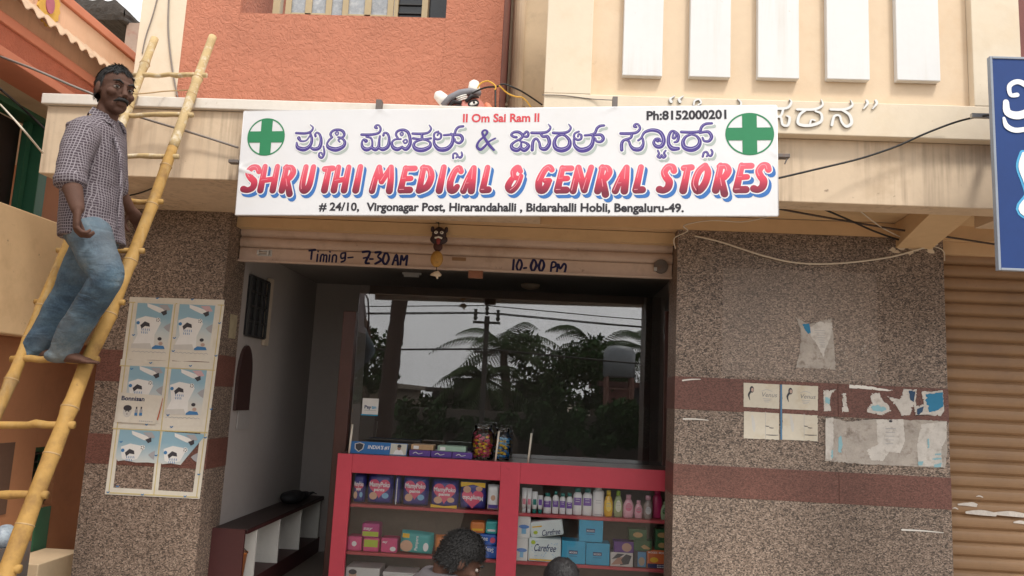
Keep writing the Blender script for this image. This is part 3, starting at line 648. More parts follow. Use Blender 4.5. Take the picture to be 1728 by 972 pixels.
kan = [
 T3([[(55,165,16),(140,168,17),(192,152,15),(214,115,9),(188,88,3)], [(60,255,10),(70,300,26),(130,318,32),(185,285,24),(203,225,18),(188,168,14)], [(80,212,26),(100,240,12),(150,235,9),(185,190,9)]]),
 T3([[(190,300,14),(225,317,24),(272,302,28),(290,245,22),(280,185,15),(252,160,11),(234,178,13),(238,196,15)]]),
 T3([[(312,290,8),(320,350,14),(300,396,15),(272,385,14),(272,355,10),(294,350,8),(298,368,7)]]),
 T3([[(345,262,10),(360,300,26),(430,320,34),(498,290,26),(512,245,18),(480,215,12),(452,230,10),(466,250,8)], [(392,205,14),(378,175,16),(400,145,16),(442,133,16),(490,145,18),(508,178,18),(490,206,14),(450,204,11)], [(425,165,9),(440,150,8),(452,168,8),(438,186,8),(424,168,8)], [(395,205,12),(368,228,13),(350,255,12)]]),
 T3([[(670,180,17),(760,180,18),(828,165,16),(850,130,14),(836,95,10),(812,92,13),(800,110,19),(815,120,14)], [(712,240,28),(690,225,12),(673,255,13),(682,300,23),(720,320,30),(762,300,18),(772,260,12),(760,215,12),(715,200,12)], [(762,300,18),(800,320,28),(830,295,22),(836,240,16),(842,195,12)]]),
 T3([[(830,300,16),(870,318,28),(918,290,26),(930,220,18),(915,172,14),(884,164,13),(876,188,15)]]),
 T3([[(1013,215,12),(994,180,14),(1010,147,16),(1060,135,18),(1105,157,20),(1125,210,20),(1125,270,25),(1090,316,28),(1052,300,16)], [(1052,295,16),(1010,318,28),(967,300,25),(956,255,14),(985,226,12),(1040,222,10)], [(1035,170,8),(1050,156,8),(1061,175,8),(1046,190,8),(1034,172,8)], [(1062,240,8),(1085,226,10),(1100,245,10),(1080,262,10),(1062,245,8)]]),
 T3([[(1150,170,15),(1240,172,17),(1298,160,15),(1324,125,12),(1306,90,4)], [(1237,175,18),(1240,222,18)], [(1155,215,16),(1240,224,14),(1322,215,14)], [(1238,226,14),(1180,247,15),(1160,285,21),(1190,318,31),(1250,323,33),(1310,295,26),(1315,255,14),(1280,232,12),(1240,226,10)]]),
 T3([[(1385,185,11),(1396,165,11),(1418,180,13),(1412,214,13),(1380,225,13),(1353,205,12),(1356,168,12),(1392,150,10)], [(1352,215,12),(1356,270,20),(1400,317,31),(1470,314,33),(1518,270,26),(1530,200,18),(1512,172,14)], [(1445,185,13),(1500,180,15),(1543,172,15),(1558,135,16),(1585,108,16),(1625,102,15)], [(1540,182,14),(1600,186,20),(1620,225,20),(1592,258,18),(1556,248,12),(1547,222,10)]]),
 T3([[(1532,402,12),(1532,365,10),(1556,355,10),(1573,378,12),(1560,398,9)], [(1573,380,10),(1598,397,14),(1616,374,13),(1610,345,8)]]),
 TA([[(1640,270,5),(1602,290,6),(1572,322,9),(1546,340,11),(1526,320,11),(1540,286,8),(1575,255,8),(1590,231,9),(1575,219,6),(1559,233,9),(1572,266,10),(1602,312,12),(1630,342,9)]]),
 T4([[(100,195,15),(76,190,13),(60,175,12),(80,156,14),(120,155,16),(150,182,15),(130,210,14),(95,226,12),(62,255,16),(72,285,24),(108,295,26),(133,272,18),(138,245,10)], [(133,280,18),(165,295,26),(195,265,21),(176,240,12),(132,228,10)], [(152,186,10),(185,190,15),(195,165,12),(180,150,12),(164,166,13)]]),
 T4([[(220,160,15),(300,160,16),(345,150,14),(369,120,10),(352,92,3)], [(292,168,14),(310,190,14),(345,190,18),(360,240,21),(332,285,25),(292,280,17),(280,235,12),(255,205,12),(231,232,16),(225,295,18)]]),
 T4([[(390,160,15),(460,162,16),(508,150,14),(529,120,10),(512,92,3)], [(460,175,10),(420,190,14),(399,235,20),(412,280,27),(460,295,31),(510,273,27),(520,225,19),(490,186,14),(460,175,10)]]),
 T4([[(585,190,9),(592,170,9),(612,180,11),(608,208,12),(580,215,12),(555,195,11),(561,165,10),(592,150,9)], [(553,210,10),(560,260,18),(600,294,29),(655,289,31),(694,255,24),(705,195,16),(688,172,12)], [(640,180,12),(690,175,13),(720,160,14),(735,125,14),(760,106,14),(790,102,12)], [(715,178,12),(765,176,16),(785,205,18),(765,230,15),(731,226,11),(723,203,8)]]),
 T4([[(922,165,15),(1000,165,16),(1050,155,14),(1074,125,12),(1060,95,10),(1040,92,12),(1030,108,16),(1045,115,11)], [(1010,172,13),(1000,200,13),(950,217,14),(930,245,17),(930,295,18)], [(955,215,11),(985,225,12),(1000,262,14),(1030,289,23),(1078,286,24),(1100,245,14),(1095,205,11)]]),
 T4([[(1060,220,10),(1084,200,10),(1110,157,14),(1170,138,19),(1233,156,21),(1262,215,21),(1245,263,23),(1206,268,21),(1182,240,15),(1196,210,12),(1224,206,10),(1235,226,11)], [(1208,220,16),(1214,224,18)]]),
 T4([[(1215,300,8),(1224,325,10),(1213,345,11),(1233,356,11),(1244,335,10),(1258,356,11),(1275,342,11),(1263,321,10),(1276,300,8)]]),
 T4([[(1340,160,9),(1331,195,9),(1345,204,11),(1359,180,11),(1348,150,11),(1320,150,13),(1300,192,16),(1301,250,20),(1330,284,27),(1375,284,20)], [(1352,150,10),(1377,180,14),(1370,224,15),(1346,234,9)]]),
 T4([[(1400,153,15),(1480,156,16),(1543,148,15),(1559,115,14),(1590,90,14),(1640,85,12)], [(1480,172,10),(1436,190,14),(1413,230,20),(1426,275,27),(1480,291,31),(1530,268,27),(1545,225,19),(1520,186,12),(1480,172,10)], [(1545,160,12),(1610,152,16),(1638,190,18),(1618,224,15),(1580,224,11),(1567,198,8)]]),
 T4([[(1568,348,10),(1577,318,10),(1598,310,10),(1610,332,11),(1600,345,8)], [(1610,334,9),(1632,342,11),(1645,315,10),(1635,293,8)]])]
for gi, g in enumerate(kan):
    st = px_strokes(BP, g, MP); am = gi == 10
    mb = MB()
    for i, s in enumerate(st): ribbon(mb, BP, [(a, b, w*1.3) for a, b, w in s], .0012+i*3e-5, .0018)
    lo = mb.build('purple_letter', c2, BN)
    sh_ = MB(); wo = MB(); hi = MB()
    for i, s in enumerate(st):
        ribbon(sh_, BP, s, .0002+i*3e-5, .0055, .013, -.016); ribbon(wo, BP, s, .0006+i*3e-5, .0095)
        t = [(u-w*.12, v+w*.22, max(w*.12, .0011)) for u, v, w in s]
        if not am: ribbon(hi, BP, t, .0017+i*3e-5)
    sh_.build('printed_shadow', csh, lo)
    if not am:
        wo.build('white_outline', cw_, lo); hi.build('printed_highlight', c2h, lo)
LET = {  # strokes in a unit box, third value = width factor
 'S': [[(.88,.80,1),(.72,.95,1),(.40,.95,1),(.22,.75,1.05),(.42,.55,1.1),(.70,.38,1.15),(.70,.15,1.1),(.42,.04,1),(.12,.08,1.15)]],
 'H': [[(.14,1,.9),(.14,.03,1.15)], [(.84,1,.9),(.84,.03,1.15)], [(.14,.42,.9),(.84,.50,.9)]],
 'R': [[(.18,1,.9),(.18,.02,1.15)], [(.10,.95,.9),(.62,.97,.9),(.88,.78,1.05),(.66,.53,.95),(.3,.46,.85)], [(.45,.48,.9),(.70,.18,1.05),(.95,-.12,1.15)]],
 'U': [[(.14,1,.9),(.12,.35,1.05),(.25,.06,1.15),(.58,.04,1.1),(.82,.3,1.05),(.86,1,.9)]],
 'T': [[(.02,.93,1),(.98,.96,1)], [(.52,.92,.95),(.50,.02,1.2)]],
 'I': [[(.5,1,.95),(.5,.03,1.2)]],
 'M': [[(.10,.02,1.1),(.14,.55,1),(.22,.98,.95)], [(.22,.98,.9),(.46,.40,1)], [(.46,.40,.95),(.76,.98,.9)], [(.76,.98,.95),(.86,.5,1.05),(.90,.02,1.2)]],
 'E': [[(.20,.98,.9),(.16,.04,1.1)], [(.20,.95,.95),(.92,.96,.95)], [(.18,.52,.9),(.76,.54,.9)], [(.16,.05,1.1),(.86,.06,1.15)]],
 'D': [[(.16,1,.9),(.16,.03,1.1)], [(.08,.96,.9),(.58,.94,.95),(.88,.62,1.1),(.72,.20,1.15),(.14,.03,1.1)]],
 'C': [[(.90,.82,.95),(.66,.97,.95),(.34,.82,1),(.14,.42,1.1),(.28,.07,1.15),(.62,.05,1.1),(.84,.2,.9)]],
 'A': [[(.02,.02,1.1),(.28,.55,1),(.62,.98,.95)], [(.62,.98,.95),(.76,.5,1.05),(.84,.02,1.2)], [(.24,.32,.85),(.80,.34,.85)]],
 'L': [[(.22,1,.9),(.16,.06,1.1)], [(.16,.05,1.1),(.90,.07,1.15)]],
 'G': [[(.88,.86,.9),(.64,.97,.95),(.34,.82,1),(.12,.40,1.1),(.28,.06,1.15),(.62,.06,1.1),(.80,.34,1)], [(.56,.42,.85),(.86,.42,.9)]],
 'N': [[(.12,.02,1.1),(.16,.98,.95)], [(.16,.98,.95),(.78,.06,1.1)], [(.78,.06,1.05),(.92,.99,.9)]],
 'O': [[(.58,.98,.95),(.24,.74,1.05),(.14,.30,1.1),(.42,.02,1.15),(.76,.26,1.1),(.84,.72,1),(.58,.98,.9)]],
 '&': [[(.95,.62,.8),(.80,.25,.9),(.42,.02,1),(.08,.2,1.05),(.30,.52,.9),(.62,.55,.8)], [(.42,.55,.8),(.28,.80,1),(.56,.98,.95),(.84,.82,.8)]]}
word = [('S',65,188,430,612),('H',172,296,430,612),('R',300,405,432,612),('U',425,520,432,612),('T',545,640,436,610),('H',628,738,434,612),('I',752,822,432,612),
 ('M',865,1020,432,614),('E',1042,1150,436,614),('D',1150,1262,434,614),('I',1270,1340,434,614),('C',1340,1440,434,614),('A',1432,1528,436,614),('L',1550,1632,436,614)]
word2 = [('&',12,124,424,600),('G',194,305,420,600),('E',316,420,426,602),('N',412,540,424,602),('R',556,660,424,602),('A',668,770,424,602),('L',792,878,424,602),
 ('S',935,1048,416,602),('T',1058,1150,420,600),('O',1142,1258,412,602),('R',1272,1384,414,598),('E',1402,1514,410,600),('S',1508,1622,408,598)]
for lst, ox, oy, k in ((word, 390, 160, 3.677), (word2, 850, 160, 3.6)):
    for ch, x0, x1, y0, y1 in lst:
        h = y1-y0; sl_ = .17*h; ww = 41; x0 -= 6; x1 += 7
        pad = ww*.36; st = []
        xs_ = [a for s in LET[ch] for a, b, w in s]; xa_, xw_ = min(xs_), max(xs_)-min(xs_)
        for s in LET[ch]:
            q = []
            for (a, b, w) in s:
                a = (a-xa_)/xw_ if xw_ > .05 else .5
                X = x0+pad + (x1-x0-sl_-2*pad)*a + sl_*b; Y = y1-pad - (h-2*pad)*b
                u, v = BP.uv(ox+X/k, oy+Y/k); q.append((u, v, ww*w/k*MP))
            st.append(q)
        mb = MB()
        for i, s in enumerate(st): ribbon(mb, BP, s, .0012+i*3e-5)
        lo = mb.build('red_letter', cgr, BN)
        wo = MB(); bs = MB(); hi = MB()
        for i, s in enumerate(st):
            ribbon(bs, BP, s, .0002+i*3e-5, .006, .015, -.019); ribbon(wo, BP, s, .0006+i*3e-5, .0065)
            t = [(u-w*.20, v+w*.10, w*.10*(1 if j < len(s)-1 else .3)) for j, (u, v, w) in enumerate(s)]
            n = max(2, int(len(t)*.6)); ribbon(hi, BP, t[:n] if len(t) > 2 else [t[0], tuple((a+b)/2 for a, b in zip(t[0], t[1]))], .0017+i*3e-5)
        bs.build('blue_drop_shadow', c3, lo); wo.build('white_outline', cw_, lo); hi.build('printed_highlight', chl, lo)
def btext(body, x0, y, x1, y2, hpx, mat, nm, **kw):
    u0, v0 = BP.uv(x0, y); u1, v1 = BP.uv(x1, y2); a = math.atan2(v1-v0, u1-u0)
    text(body, BP, u0, v0, u0+math.hypot(u1-u0, v1-v0), .0006, hpx*1.08*MP, mat, BN, nm, rot=a, **kw)
btext('II Om Sai Ram II', 781, 206, 910, 205, 14.5, crd, 'invocation_line', bold=.03)
btext('Ph:8152000201', 1091, 202, 1226, 200, 15, cbk, 'phone_line', bold=.035)
btext('# 24/10,', 538, 355, 606, 355.3, 14, cbk, 'address_line', bold=.03)
btext('Virgonagar Post, Hirarandahalli , Bidarahalli Hobli, Bengaluru-49.', 618, 355.4, 1154, 357.5, 14, cbk, 'address_line', bold=.035)
# iron fixing straps
def strap(px0, py0, px1, py1, Y, nm='fixing_strap'):
    a, b = P(px0, py0, Y), P(px1, py1, Y)
    return MB().box((min(a.x, b.x), Y-.006, min(a.z, b.z)), (max(a.x, b.x), Y+.04, max(a.z, b.z))).build(nm, rust, BN, bevel=.002)
strap(635, 168, 643, 187, -.92); strap(1034, 163, 1042, 182, -1.02); strap(386, 269, 402, 275, -.93); strap(1311, 259, 1333, 266, -1.10)
nl = P(1328, 268, -1.1); MB().tube([nl, nl+Vector((-.012, 0, -.03))], .004, 6).build('nail', rust, BN)
MB().box((bl.x+.4, -.92, bo.z+.02), (bl.x+.44, -.85, bo.z+.06)).build('standoff', rust, BN)
MB().box((1.10, -1.10, bo.z+.02), (1.14, -.78, bo.z+.05)).build('standoff', rust, BN)

# ------------------------------------------------------------------ blue sign at the right edge
bs0 = P(1671, 95, -1.2); bs1 = P(1685, 455, -1.2)
BS = thing('shop_sign', 'deep blue sign board with white Kannada letters above the brown shutter', 'sign', (3.0, -1.1, bs1.z))
blue = paint('sign_blue', (.003, .034, .165), .7, .12, 1.5, bst=0)
fx0, fx1, fz0, fz1 = bs0.x+.012, 3.9, bs1.z+.012, bs0.z-.012
MB().box((fx0, -1.195, fz0), (fx1, -1.172, fz1)).build('sign_face', blue, BS)
f = MB(); f.box((fx0-.014, -1.2, fz0-.014), (fx0-.001, -1.17, fz1+.014)).box((fx0, -1.2, fz1+.001), (fx1, -1.17, fz1+.014)).box((fx0, -1.2, fz0-.014), (fx1, -1.17, fz0-.001))
f.build('sign_frame', paint('sign_edge', (.25, .28, .33), .4, .1, 6), BS, bevel=.002)
sp = front(-1.195); K5s = lambda l: sc_strokes(l, 1296, 0, 2.0255); MS = 4.05/1300
sw = ink('sign_white', (.78, .80, .82)); sg = ink('sign_cyan', (.08, .36, .62))
big = K5s([[(850,325,16),(828,325,14),(824,295,16),(850,280,18),(880,292,20),(905,320,18)], [(812,350,20),(818,385,26),(855,395,28),(900,375,26),(915,330,20)], [(805,405,10),(815,432,18),(845,446,18),(890,440,16)]])
glyph('white_letter', px_strokes(sp, big, MS), sp, sw, BS, .004)
w2 = K5s([[(872,525,10),(866,570,22),(885,620,26),(895,670,24),(868,715,26),(900,740,20)]])
st = px_strokes(sp, w2, MS); lo = glyph('white_letter', st, sp, sw, BS, .004); glyph('cyan_outline', st, sp, sg, lo, .0015, .012)
MB().box((2.5, -1.17, 3.18), (2.54, -.86, 3.21)).build('sign_bracket', rust, BS)

# ------------------------------------------------------------------ bamboo ladder
def ly(z): return -.93 - .40*(3.25-z)
bam = paint('bamboo', (.38, .225, .07), .72, .22, 5, stain=(.19, .105, .045), stv=.8, bst=.2, bscale=25, spec=.2, streak=((.44, .33, .18), .7), speck=((.10, .06, .035), .9))
bam_pale = paint('bamboo_pale', (.45, .33, .17), .8, .2, 9, stain=(.66, .60, .49), stv=.95, bst=.3, spec=.2, speck=((.17, .10, .06), .9))
bam_node = paint('bamboo_node', (.36, .23, .10), .6, .2, 12)
LAD = thing('bamboo_ladder', 'tall yellow bamboo ladder leaning on the cream ledge', 'ladder', (-2.32, ly(0), 0))
def solve_rail(px, py):                             # pixel on the ladder plane
    d = ray(px, py); # Y = a + .40 z ; a = ly(0)
    a = ly(0); t = (a + .40*CAM.z - CAM.y)/(d.y - .40*d.z); return CAM + d*t
rpts = [(355, 64), (333, 127), (313, 190), (286, 270), (262, 345), (225, 440), (183, 545), (145, 608), (105, 717), (60, 830), (15, 955)]
lpts = [(257, 66), (236, 127), (216, 190), (200, 235), (170, 305), (128, 380), (95, 455), (62, 535), (36, 604), (12, 660), (-18, 720)]
def rail_line(pp):
    q = [solve_rail(*p) for p in pp]; n = len(q); mz = sum(p.z for p in q)/n; mx = sum(p.x for p in q)/n
    k = sum((p.z-mz)*(p.x-mx) for p in q)/sum((p.z-mz)**2 for p in q)
    return lambda z: Vector((mx+k*(z-mz), ly(z), z)), [(p.z, p.x-(mx+k*(p.z-mz))) for p in q]
rr_, res_r = rail_line(rpts); rl_, res_l = rail_line(lpts)
def interp(res, z):
    r_ = sorted(res)
    if z <= r_[0][0]: return r_[0][1]
    for a, b in zip(r_, r_[1:]):
        if z <= b[0]: t = (z-a[0])/(b[0]-a[0]); return a[1]*(1-t)+b[1]*t
    return r_[-1][1]
def rail(fn, res, ztop, nodes, seed, r0=.041, r1=.024):
    rnd = random.Random(seed); zs = [ztop*i/90 for i in range(91)]
    pts = []; rad = []
    for z in zs:
        p = fn(z); p.x += .5*interp(res, z); pts.append(p); r_ = r0+(r1-r0)*z/3.7+.0012*noise.noise(Vector((z*5, seed*3, 0)))
        for nz in nodes: r_ += .006*math.exp(-((z-nz)/.018)**2)
        rad.append(r_)
    split = 2.95
    hi = [i for i, z in enumerate(zs) if z >= split-.06]; lo = [i for i, z in enumerate(zs) if z <= split+.0]
    a = MB().tube([pts[i] for i in lo], [rad[i] for i in lo], 14).build('rail', bam, LAD, smooth=True)
    b = MB().tube([pts[i] for i in hi], [rad[i]+.0006 for i in hi], 14).build('peeled_top', bam_pale, a, smooth=True)
    for nz in nodes:
        i = min(range(91), key=lambda i: abs(zs[i]-nz)); t = (pts[min(i+1, 90)]-pts[max(i-1, 0)]).normalized()
        MB().tube([pts[i]-t*.006, pts[i], pts[i]+t*.006], [rad[i]*.95, rad[i]+.003, rad[i]*.95], 14).build('node_ring', bam_node, a, smooth=True)
    return lambda z: fn(z)+Vector((.5*interp(res, z), 0, 0))
nr = [solve_rail(x, y).z for x, y in ((331,132), (322,165), (289,276), (260,350), (222,440), (187,530), (118,690), (92,760), (36,895))] + [.3, .05]
nl_ = [solve_rail(x, y).z for x, y in ((236,110), (218,185), (104,408), (62,520), (40,565), (12,645))] + [1.0, .6, .25]
fr_fn = rail(rr_, res_r, solve_rail(355, 62).z, nr, 1); fl_fn = rail(rl_, res_l, solve_rail(257, 65).z, nl_, 2, .031, .023)
for py in (127, 194, 264, 340, 423, 510, 607, 717, 835, 960):
    xm = 333 - (py-127)*.385
    zl = solve_rail(xm-100, py).z; zr = solve_rail(xm, py).z
    a, b = fl_fn(zl), fr_fn(zr); d = (b-a).normalized()
    rk = random.Random(py); pts = [a-d*.045] + [a+(b-a)*t+Vector((0, rk.uniform(-.004, .004), rk.uniform(-.005, .005))) for t in (.15, .3, .5, .62, .8)] + [b+d*.05]
    r0 = .0145 if py < 560 else .0175
    rg = MB().tube(pts, [r0, r0, r0*.96, r0*.94, r0*1.15, r0, r0*1.05], 12).build('rung', bam_pale if py < 290 else bam, LAD, smooth=True)
    if py == 607: FOOT_A, FOOT_B = a, b
q = fl_fn(solve_rail(228, 158).z)
wr = P(325, 152, -.85)
tag(MB().tube(crm([tuple(P(222, 152, -1.0)), tuple(P(226, 158, -1.02)), tuple(P(250, 157, -.97)), tuple(P(278, 154, -.9)), tuple(P(322, 152, -.80))], 8), .004, 6).build('tie_wire', bam_node), 'thin twisted wire tied to the ladder top beside the red wall', 'wire')

# ------------------------------------------------------------------ people
skin_d = paint('skin_dark', (.092, .046, .032), .75, .16, 14, bst=.25, bscale=260, spec=.25)
hair_m = paint('black_hair', (.010, .009, .009), .75, .4, 60, bst=.5, bscale=150, bd=.006)
hair_g = paint('greying_hair', (.015, .014, .014), .8, .4, 50, bst=.5, bscale=150, bd=.006)
def denim():
    m, nt, b, co = newmat('faded_denim')
    n = tex(nt, 'noise', co, 5, 6, .6); n2 = tex(nt, 'noise', co, 120, 2)
    c = ramp(nt, mth(nt, 'ADD', mth(nt, 'MULTIPLY', n.outputs[0], .8), mth(nt, 'MULTIPLY', n2.outputs[0], .2)), [(.38, (.030, .058, .092)), (.54, (.070, .118, .160)), (.70, (.165, .205, .225))])
    # knee and thigh fade with dust
    n3 = tex(nt, 'noise', mapv(nt, co, loc=(4, 4, 4)), 3.2, 5); c = rgbmix(nt, mth(nt, 'MULTIPLY', ramp(nt, n3.outputs[0], [(.45, (0, 0, 0)), (.8, (1, 1, 1))]), .45), c, (.215, .195, .155))
    nt.links.new(c, b.inputs[0]); b.inputs['Roughness'].default_value = .85
    w = tex(nt, 'noise', mapv(nt, co, sc=(1, 1, 2.4)), 7, 3, .45, 1.2); bump(nt, b, w.outputs[0], .55, .025); return m
denim_m = denim()
def check():
    m, nt, b, co = newmat('checked_cotton')
    g = nt.nodes.new('ShaderNodeNewGeometry'); nn = sep(nt, g.outputs['Normal'])
    wv = tex(nt, 'noise', co, 5, 3); q = nt.nodes.new('ShaderNodeVectorMath'); q.operation = 'SCALE'; nt.links.new(wv.outputs['Color'], q.inputs[0]); q.inputs['Scale'].default_value = .05
    ad = nt.nodes.new('ShaderNodeVectorMath'); nt.links.new(co, ad.inputs[0]); nt.links.new(q.outputs[0], ad.inputs[1])
    s = sep(nt, ad.outputs[0])
    def line(o, per, wd_):
        return mth(nt, 'LESS_THAN', mth(nt, 'FRACT', mth(nt, 'MULTIPLY', o, 1/per)), wd_)
    ax = mth(nt, 'LESS_THAN', mth(nt, 'ABSOLUTE', nn.outputs[0]), .72)
    lx = mth(nt, 'MULTIPLY', line(s.outputs[0], .0135, .26), ax); ly_ = mth(nt, 'MULTIPLY', line(s.outputs[1], .0135, .26), mth(nt, 'SUBTRACT', 1, ax)); lz = line(s.outputs[2], .0135, .26)
    k = mth(nt, 'MAXIMUM', mth(nt, 'MAXIMUM', lx, ly_), lz)
    c = rgbmix(nt, k, (.048, .032, .042), (.215, .19, .205)); nt.links.new(c, b.inputs[0]); b.inputs['Roughness'].default_value = .85
    w = tex(nt, 'noise', mapv(nt, co, sc=(1, 1, .6)), 11, 5, .5, 1.0); bump(nt, b, w.outputs[0], .5, .02); return m
check_m = check()
def loft(mb, secs, n=24):
    base = len(mb.v)
    for c, a, b in secs:
        for k in range(n):
            q = 2*math.pi*k/n; mb.v.append(tuple(Vector(c)+Vector(a)*math.cos(q)+Vector(b)*math.sin(q)))
    m = len(secs)
    for i in range(m-1):
        for k in range(n): mb.f.append((base+i*n+k, base+i*n+(k+1) % n, base+(i+1)*n+(k+1) % n, base+(i+1)*n+k))
    mb.f.append(tuple(base+k for k in range(n-1, -1, -1))); mb.f.append(tuple(base+(m-1)*n+k for k in range(n)))
    return mb
def limb(mb, pts, rs, k=9, n=20):
    s = crm([(*p, r) for p, r in zip(pts, rs)], k)
    mb.tube([p[:3] for p in s], [p[3] for p in s], n)
    mb.sphere(s[0][:3], s[0][3], 14, 8); mb.sphere(s[-1][:3], s[-1][3], 14, 8)
def skinned(mb, name, mat, parent, voxel, smooth=4, disp=0, dscale=.12):
    o = mb.build(name, mat, parent)
    r = o.modifiers.new('r', 'REMESH'); r.mode = 'VOXEL'; r.voxel_size = voxel; r.use_smooth_shade = True
    s = o.modifiers.new('s', 'SMOOTH'); s.iterations = smooth; s.factor = .5
    if disp:
        t = bpy.data.textures.new(name, 'CLOUDS'); t.noise_scale = dscale; t.noise_depth = 3
        d = o.modifiers.new('d', 'DISPLACE'); d.texture = t; d.strength = disp; d.mid_level = .5; d.texture_coords = 'LOCAL'
    dg = bpy.context.evaluated_depsgraph_get(); me = bpy.data.meshes.new_from_object(o.evaluated_get(dg))
    o.modifiers.clear(); old = o.data; o.data = me; bpy.data.meshes.remove(old)
    me.polygons.foreach_set('use_smooth', [True]*len(me.polygons)); return o
def folds(mb):                                      # soft cross folds at knee and hem, long pulls down the thigh
    out = []
    for v in mb.v:
        p = Vector(v); z = p.z
        k = .35+.65*max(math.exp(-((z-1.80)/.14)**2), .8*math.exp(-((z-2.12)/.10)**2), .6*math.exp(-((z-2.38)/.06)**2))
        w = noise.noise(Vector((p.x*6, p.y*6, z*24+3*noise.noise(p*5))))
        d = Vector((noise.noise(p*9), noise.noise(p*9+Vector((7, 3, 1))), 0))
        out.append(tuple(p+d*.010*k+Vector((w, -w, 0))*.009*k))
    mb.v = out
def ell(mb, c, F, R, U, a, b, d, n=20, m=12):       # ellipsoid with half axes along F,R,U
    base = len(mb.v)
    for i in range(m+1):
        t = math.pi*i/m; st, ct = max(math.sin(t), .01), -math.cos(t)
        for k in range(n):
            q = 2*math.pi*k/n; mb.v.append(tuple(Vector(c)+F*(a*st*math.cos(q))+R*(b*st*math.sin(q))+U*(d*ct)))
    for i in range(m):
        for k in range(n): mb.f.append((base+i*n+k, base+i*n+(k+1) % n, base+(i+1)*n+(k+1) % n, base+(i+1)*n+k))
    mb.f.append(tuple(base+k for k in range(n-1, -1, -1))); mb.f.append(tuple(base+m*n+k for k in range(n)))
def head(mb, c, F, U, s=1.0):
    """adds head volume to the body mesh; c = centre of the head; returns helper frame"""
    F = Vector(F).normalized(); U = (Vector(U)-F*Vector(U).dot(F)).normalized(); R = F.cross(U); c = Vector(c)
    q = lambda f, r, u: c+(F*f+R*r+U*u)*s
    E = lambda f, r, u, a, b, d: ell(mb, q(f, r, u), F, R, U, a*s, b*s, d*s)
    E(-.012, 0, .035, .097, .076, .085)             # cranium
    E(.018, 0, -.012, .074, .066, .088)             # face
    E(.040, 0, -.072, .050, .047, .042)             # jaw
    E(.072, 0, -.098, .020, .022, .018)             # chin
    E(.083, 0, .028, .014, .046, .012)              # brow
    for k in (-1, 1):
        E(.066, .042*k, -.022, .024, .022, .020)    # cheekbones
        E(-.005, .078*k, -.005, .018, .010, .032)   # ears
        E(.101, .013*k, -.040, .011, .009, .008)    # nostrils
    mb.tube([q(.086, 0, .022), q(.100, 0, -.012), q(.114, 0, -.036)], [.010*s, .012*s, .015*s], 10)
    E(.095, 0, -.063, .010, .025, .007); E(.092, 0, -.075, .010, .021, .008)
    return q, F, R, U
def face_bits(par, q, F, R, U, s, hairmat, look, moust=True):
    eye = paint('eye_white', (.40, .35, .32), .7, spec=.1); iris = paint('iris_dark', (.015, .01, .008), .2)
    for k in (-1, 1):
        e = MB(); ell(e, q(.0785, .031*k, .006), F, R, U, .0125*s, .0135*s, .0085*s); eo = e.build('eye', eye, par, smooth=True)
        i_ = MB(); p = q(.084, .031*k, .006) + (Vector(look)*.006*s); i_.sphere(p, .0066*s, 12, 8); i_.build('iris', iris, eo, smooth=True)
        l = MB(); l.tube([q(.087, (.031-.017)*k, .008), q(.0935, .031*k, .0165), q(.084, (.031+.017)*k, .010)], .0032*s, 6); l.build('eyelid', skin_d, eo, smooth=True)
        b = MB(); b.tube([q(.098, .012*k, .026), q(.0965, .032*k, .036), q(.080, .055*k, .028)], [.003*s, .0058*s, .002*s], 8); b.build('eyebrow', hairmat, par, smooth=True)
    if moust:
        m = MB(); m.tube([q(.083, -.034, -.066), q(.103, -.018, -.0535), q(.110, 0, -.0515), q(.103, .018, -.0535), q(.083, .034, -.066)], [.003*s, .0085*s, .008*s, .0085*s, .003*s], 10); m.build('moustache', hairmat, par, smooth=True)
def hair(par, q, F, R, U, s, mat, low=-.03, front_=.075, seed=1, puff=1.0, tufts=2400, curl=.5):
    mb = MB(); n, m = 44, 26; rnd = random.Random(seed)
    def f(u, v):
        t = 2*math.pi*u                              # azimuth, 0 = forward
        fwd = math.cos(t); lowv = .048 + (low-.048)*min(1, max(0, (.62-fwd)/.75))**.8
        if fwd > .3: lowv = front_ - .020*abs(math.sin(t))**2 + .005*math.sin(9*t)
        u_ = lowv + (.122*puff-lowv)*math.sin(v*math.pi/2)
        k = max(0, 1-((u_-.035)/(.090*puff))**2)**.5 if u_ > .035 else 1-.10*((.035-u_)/.1)
        nz = .004*noise.noise(Vector((u*40, v*9, seed)))
        a = (.101*puff*k+nz)*fwd - .012; b = (.080*puff*k+nz)*math.sin(t)
        return q(a, b, u_+nz)
    mb.grid(f, n, m); cen = q(-.01, 0, .02)
    for i in range(tufts):
        u, v = rnd.random(), 1-rnd.random()**1.5*1.0
        p = f(u, v); out = (p-cen).normalized()
        d = (f(u, max(0, v-.06))-f(u, v)); d = d.normalized() if d.length > 1e-6 else -F
        d = (d - F*.5*(1-curl) + Vector((rnd.gauss(0, 1), rnd.gauss(0, 1), rnd.gauss(0, 1)))*curl + out*(.02+.5*curl)).normalized()
        w = d.cross(out).normalized()*(.0012+.0010*rnd.random())*s; L_ = (.012+.012*rnd.random()+.012*curl)*s
        p = p-out*.002; k = p+d*L_*.55+out*L_*.18; e = p+d*L_-out*L_*.05
        mb.add([p-w, p+w, k+w*.8, k-w*.8, e], [(0, 1, 2, 3), (3, 2, 4)])
    return mb.build('hair', mat, par)
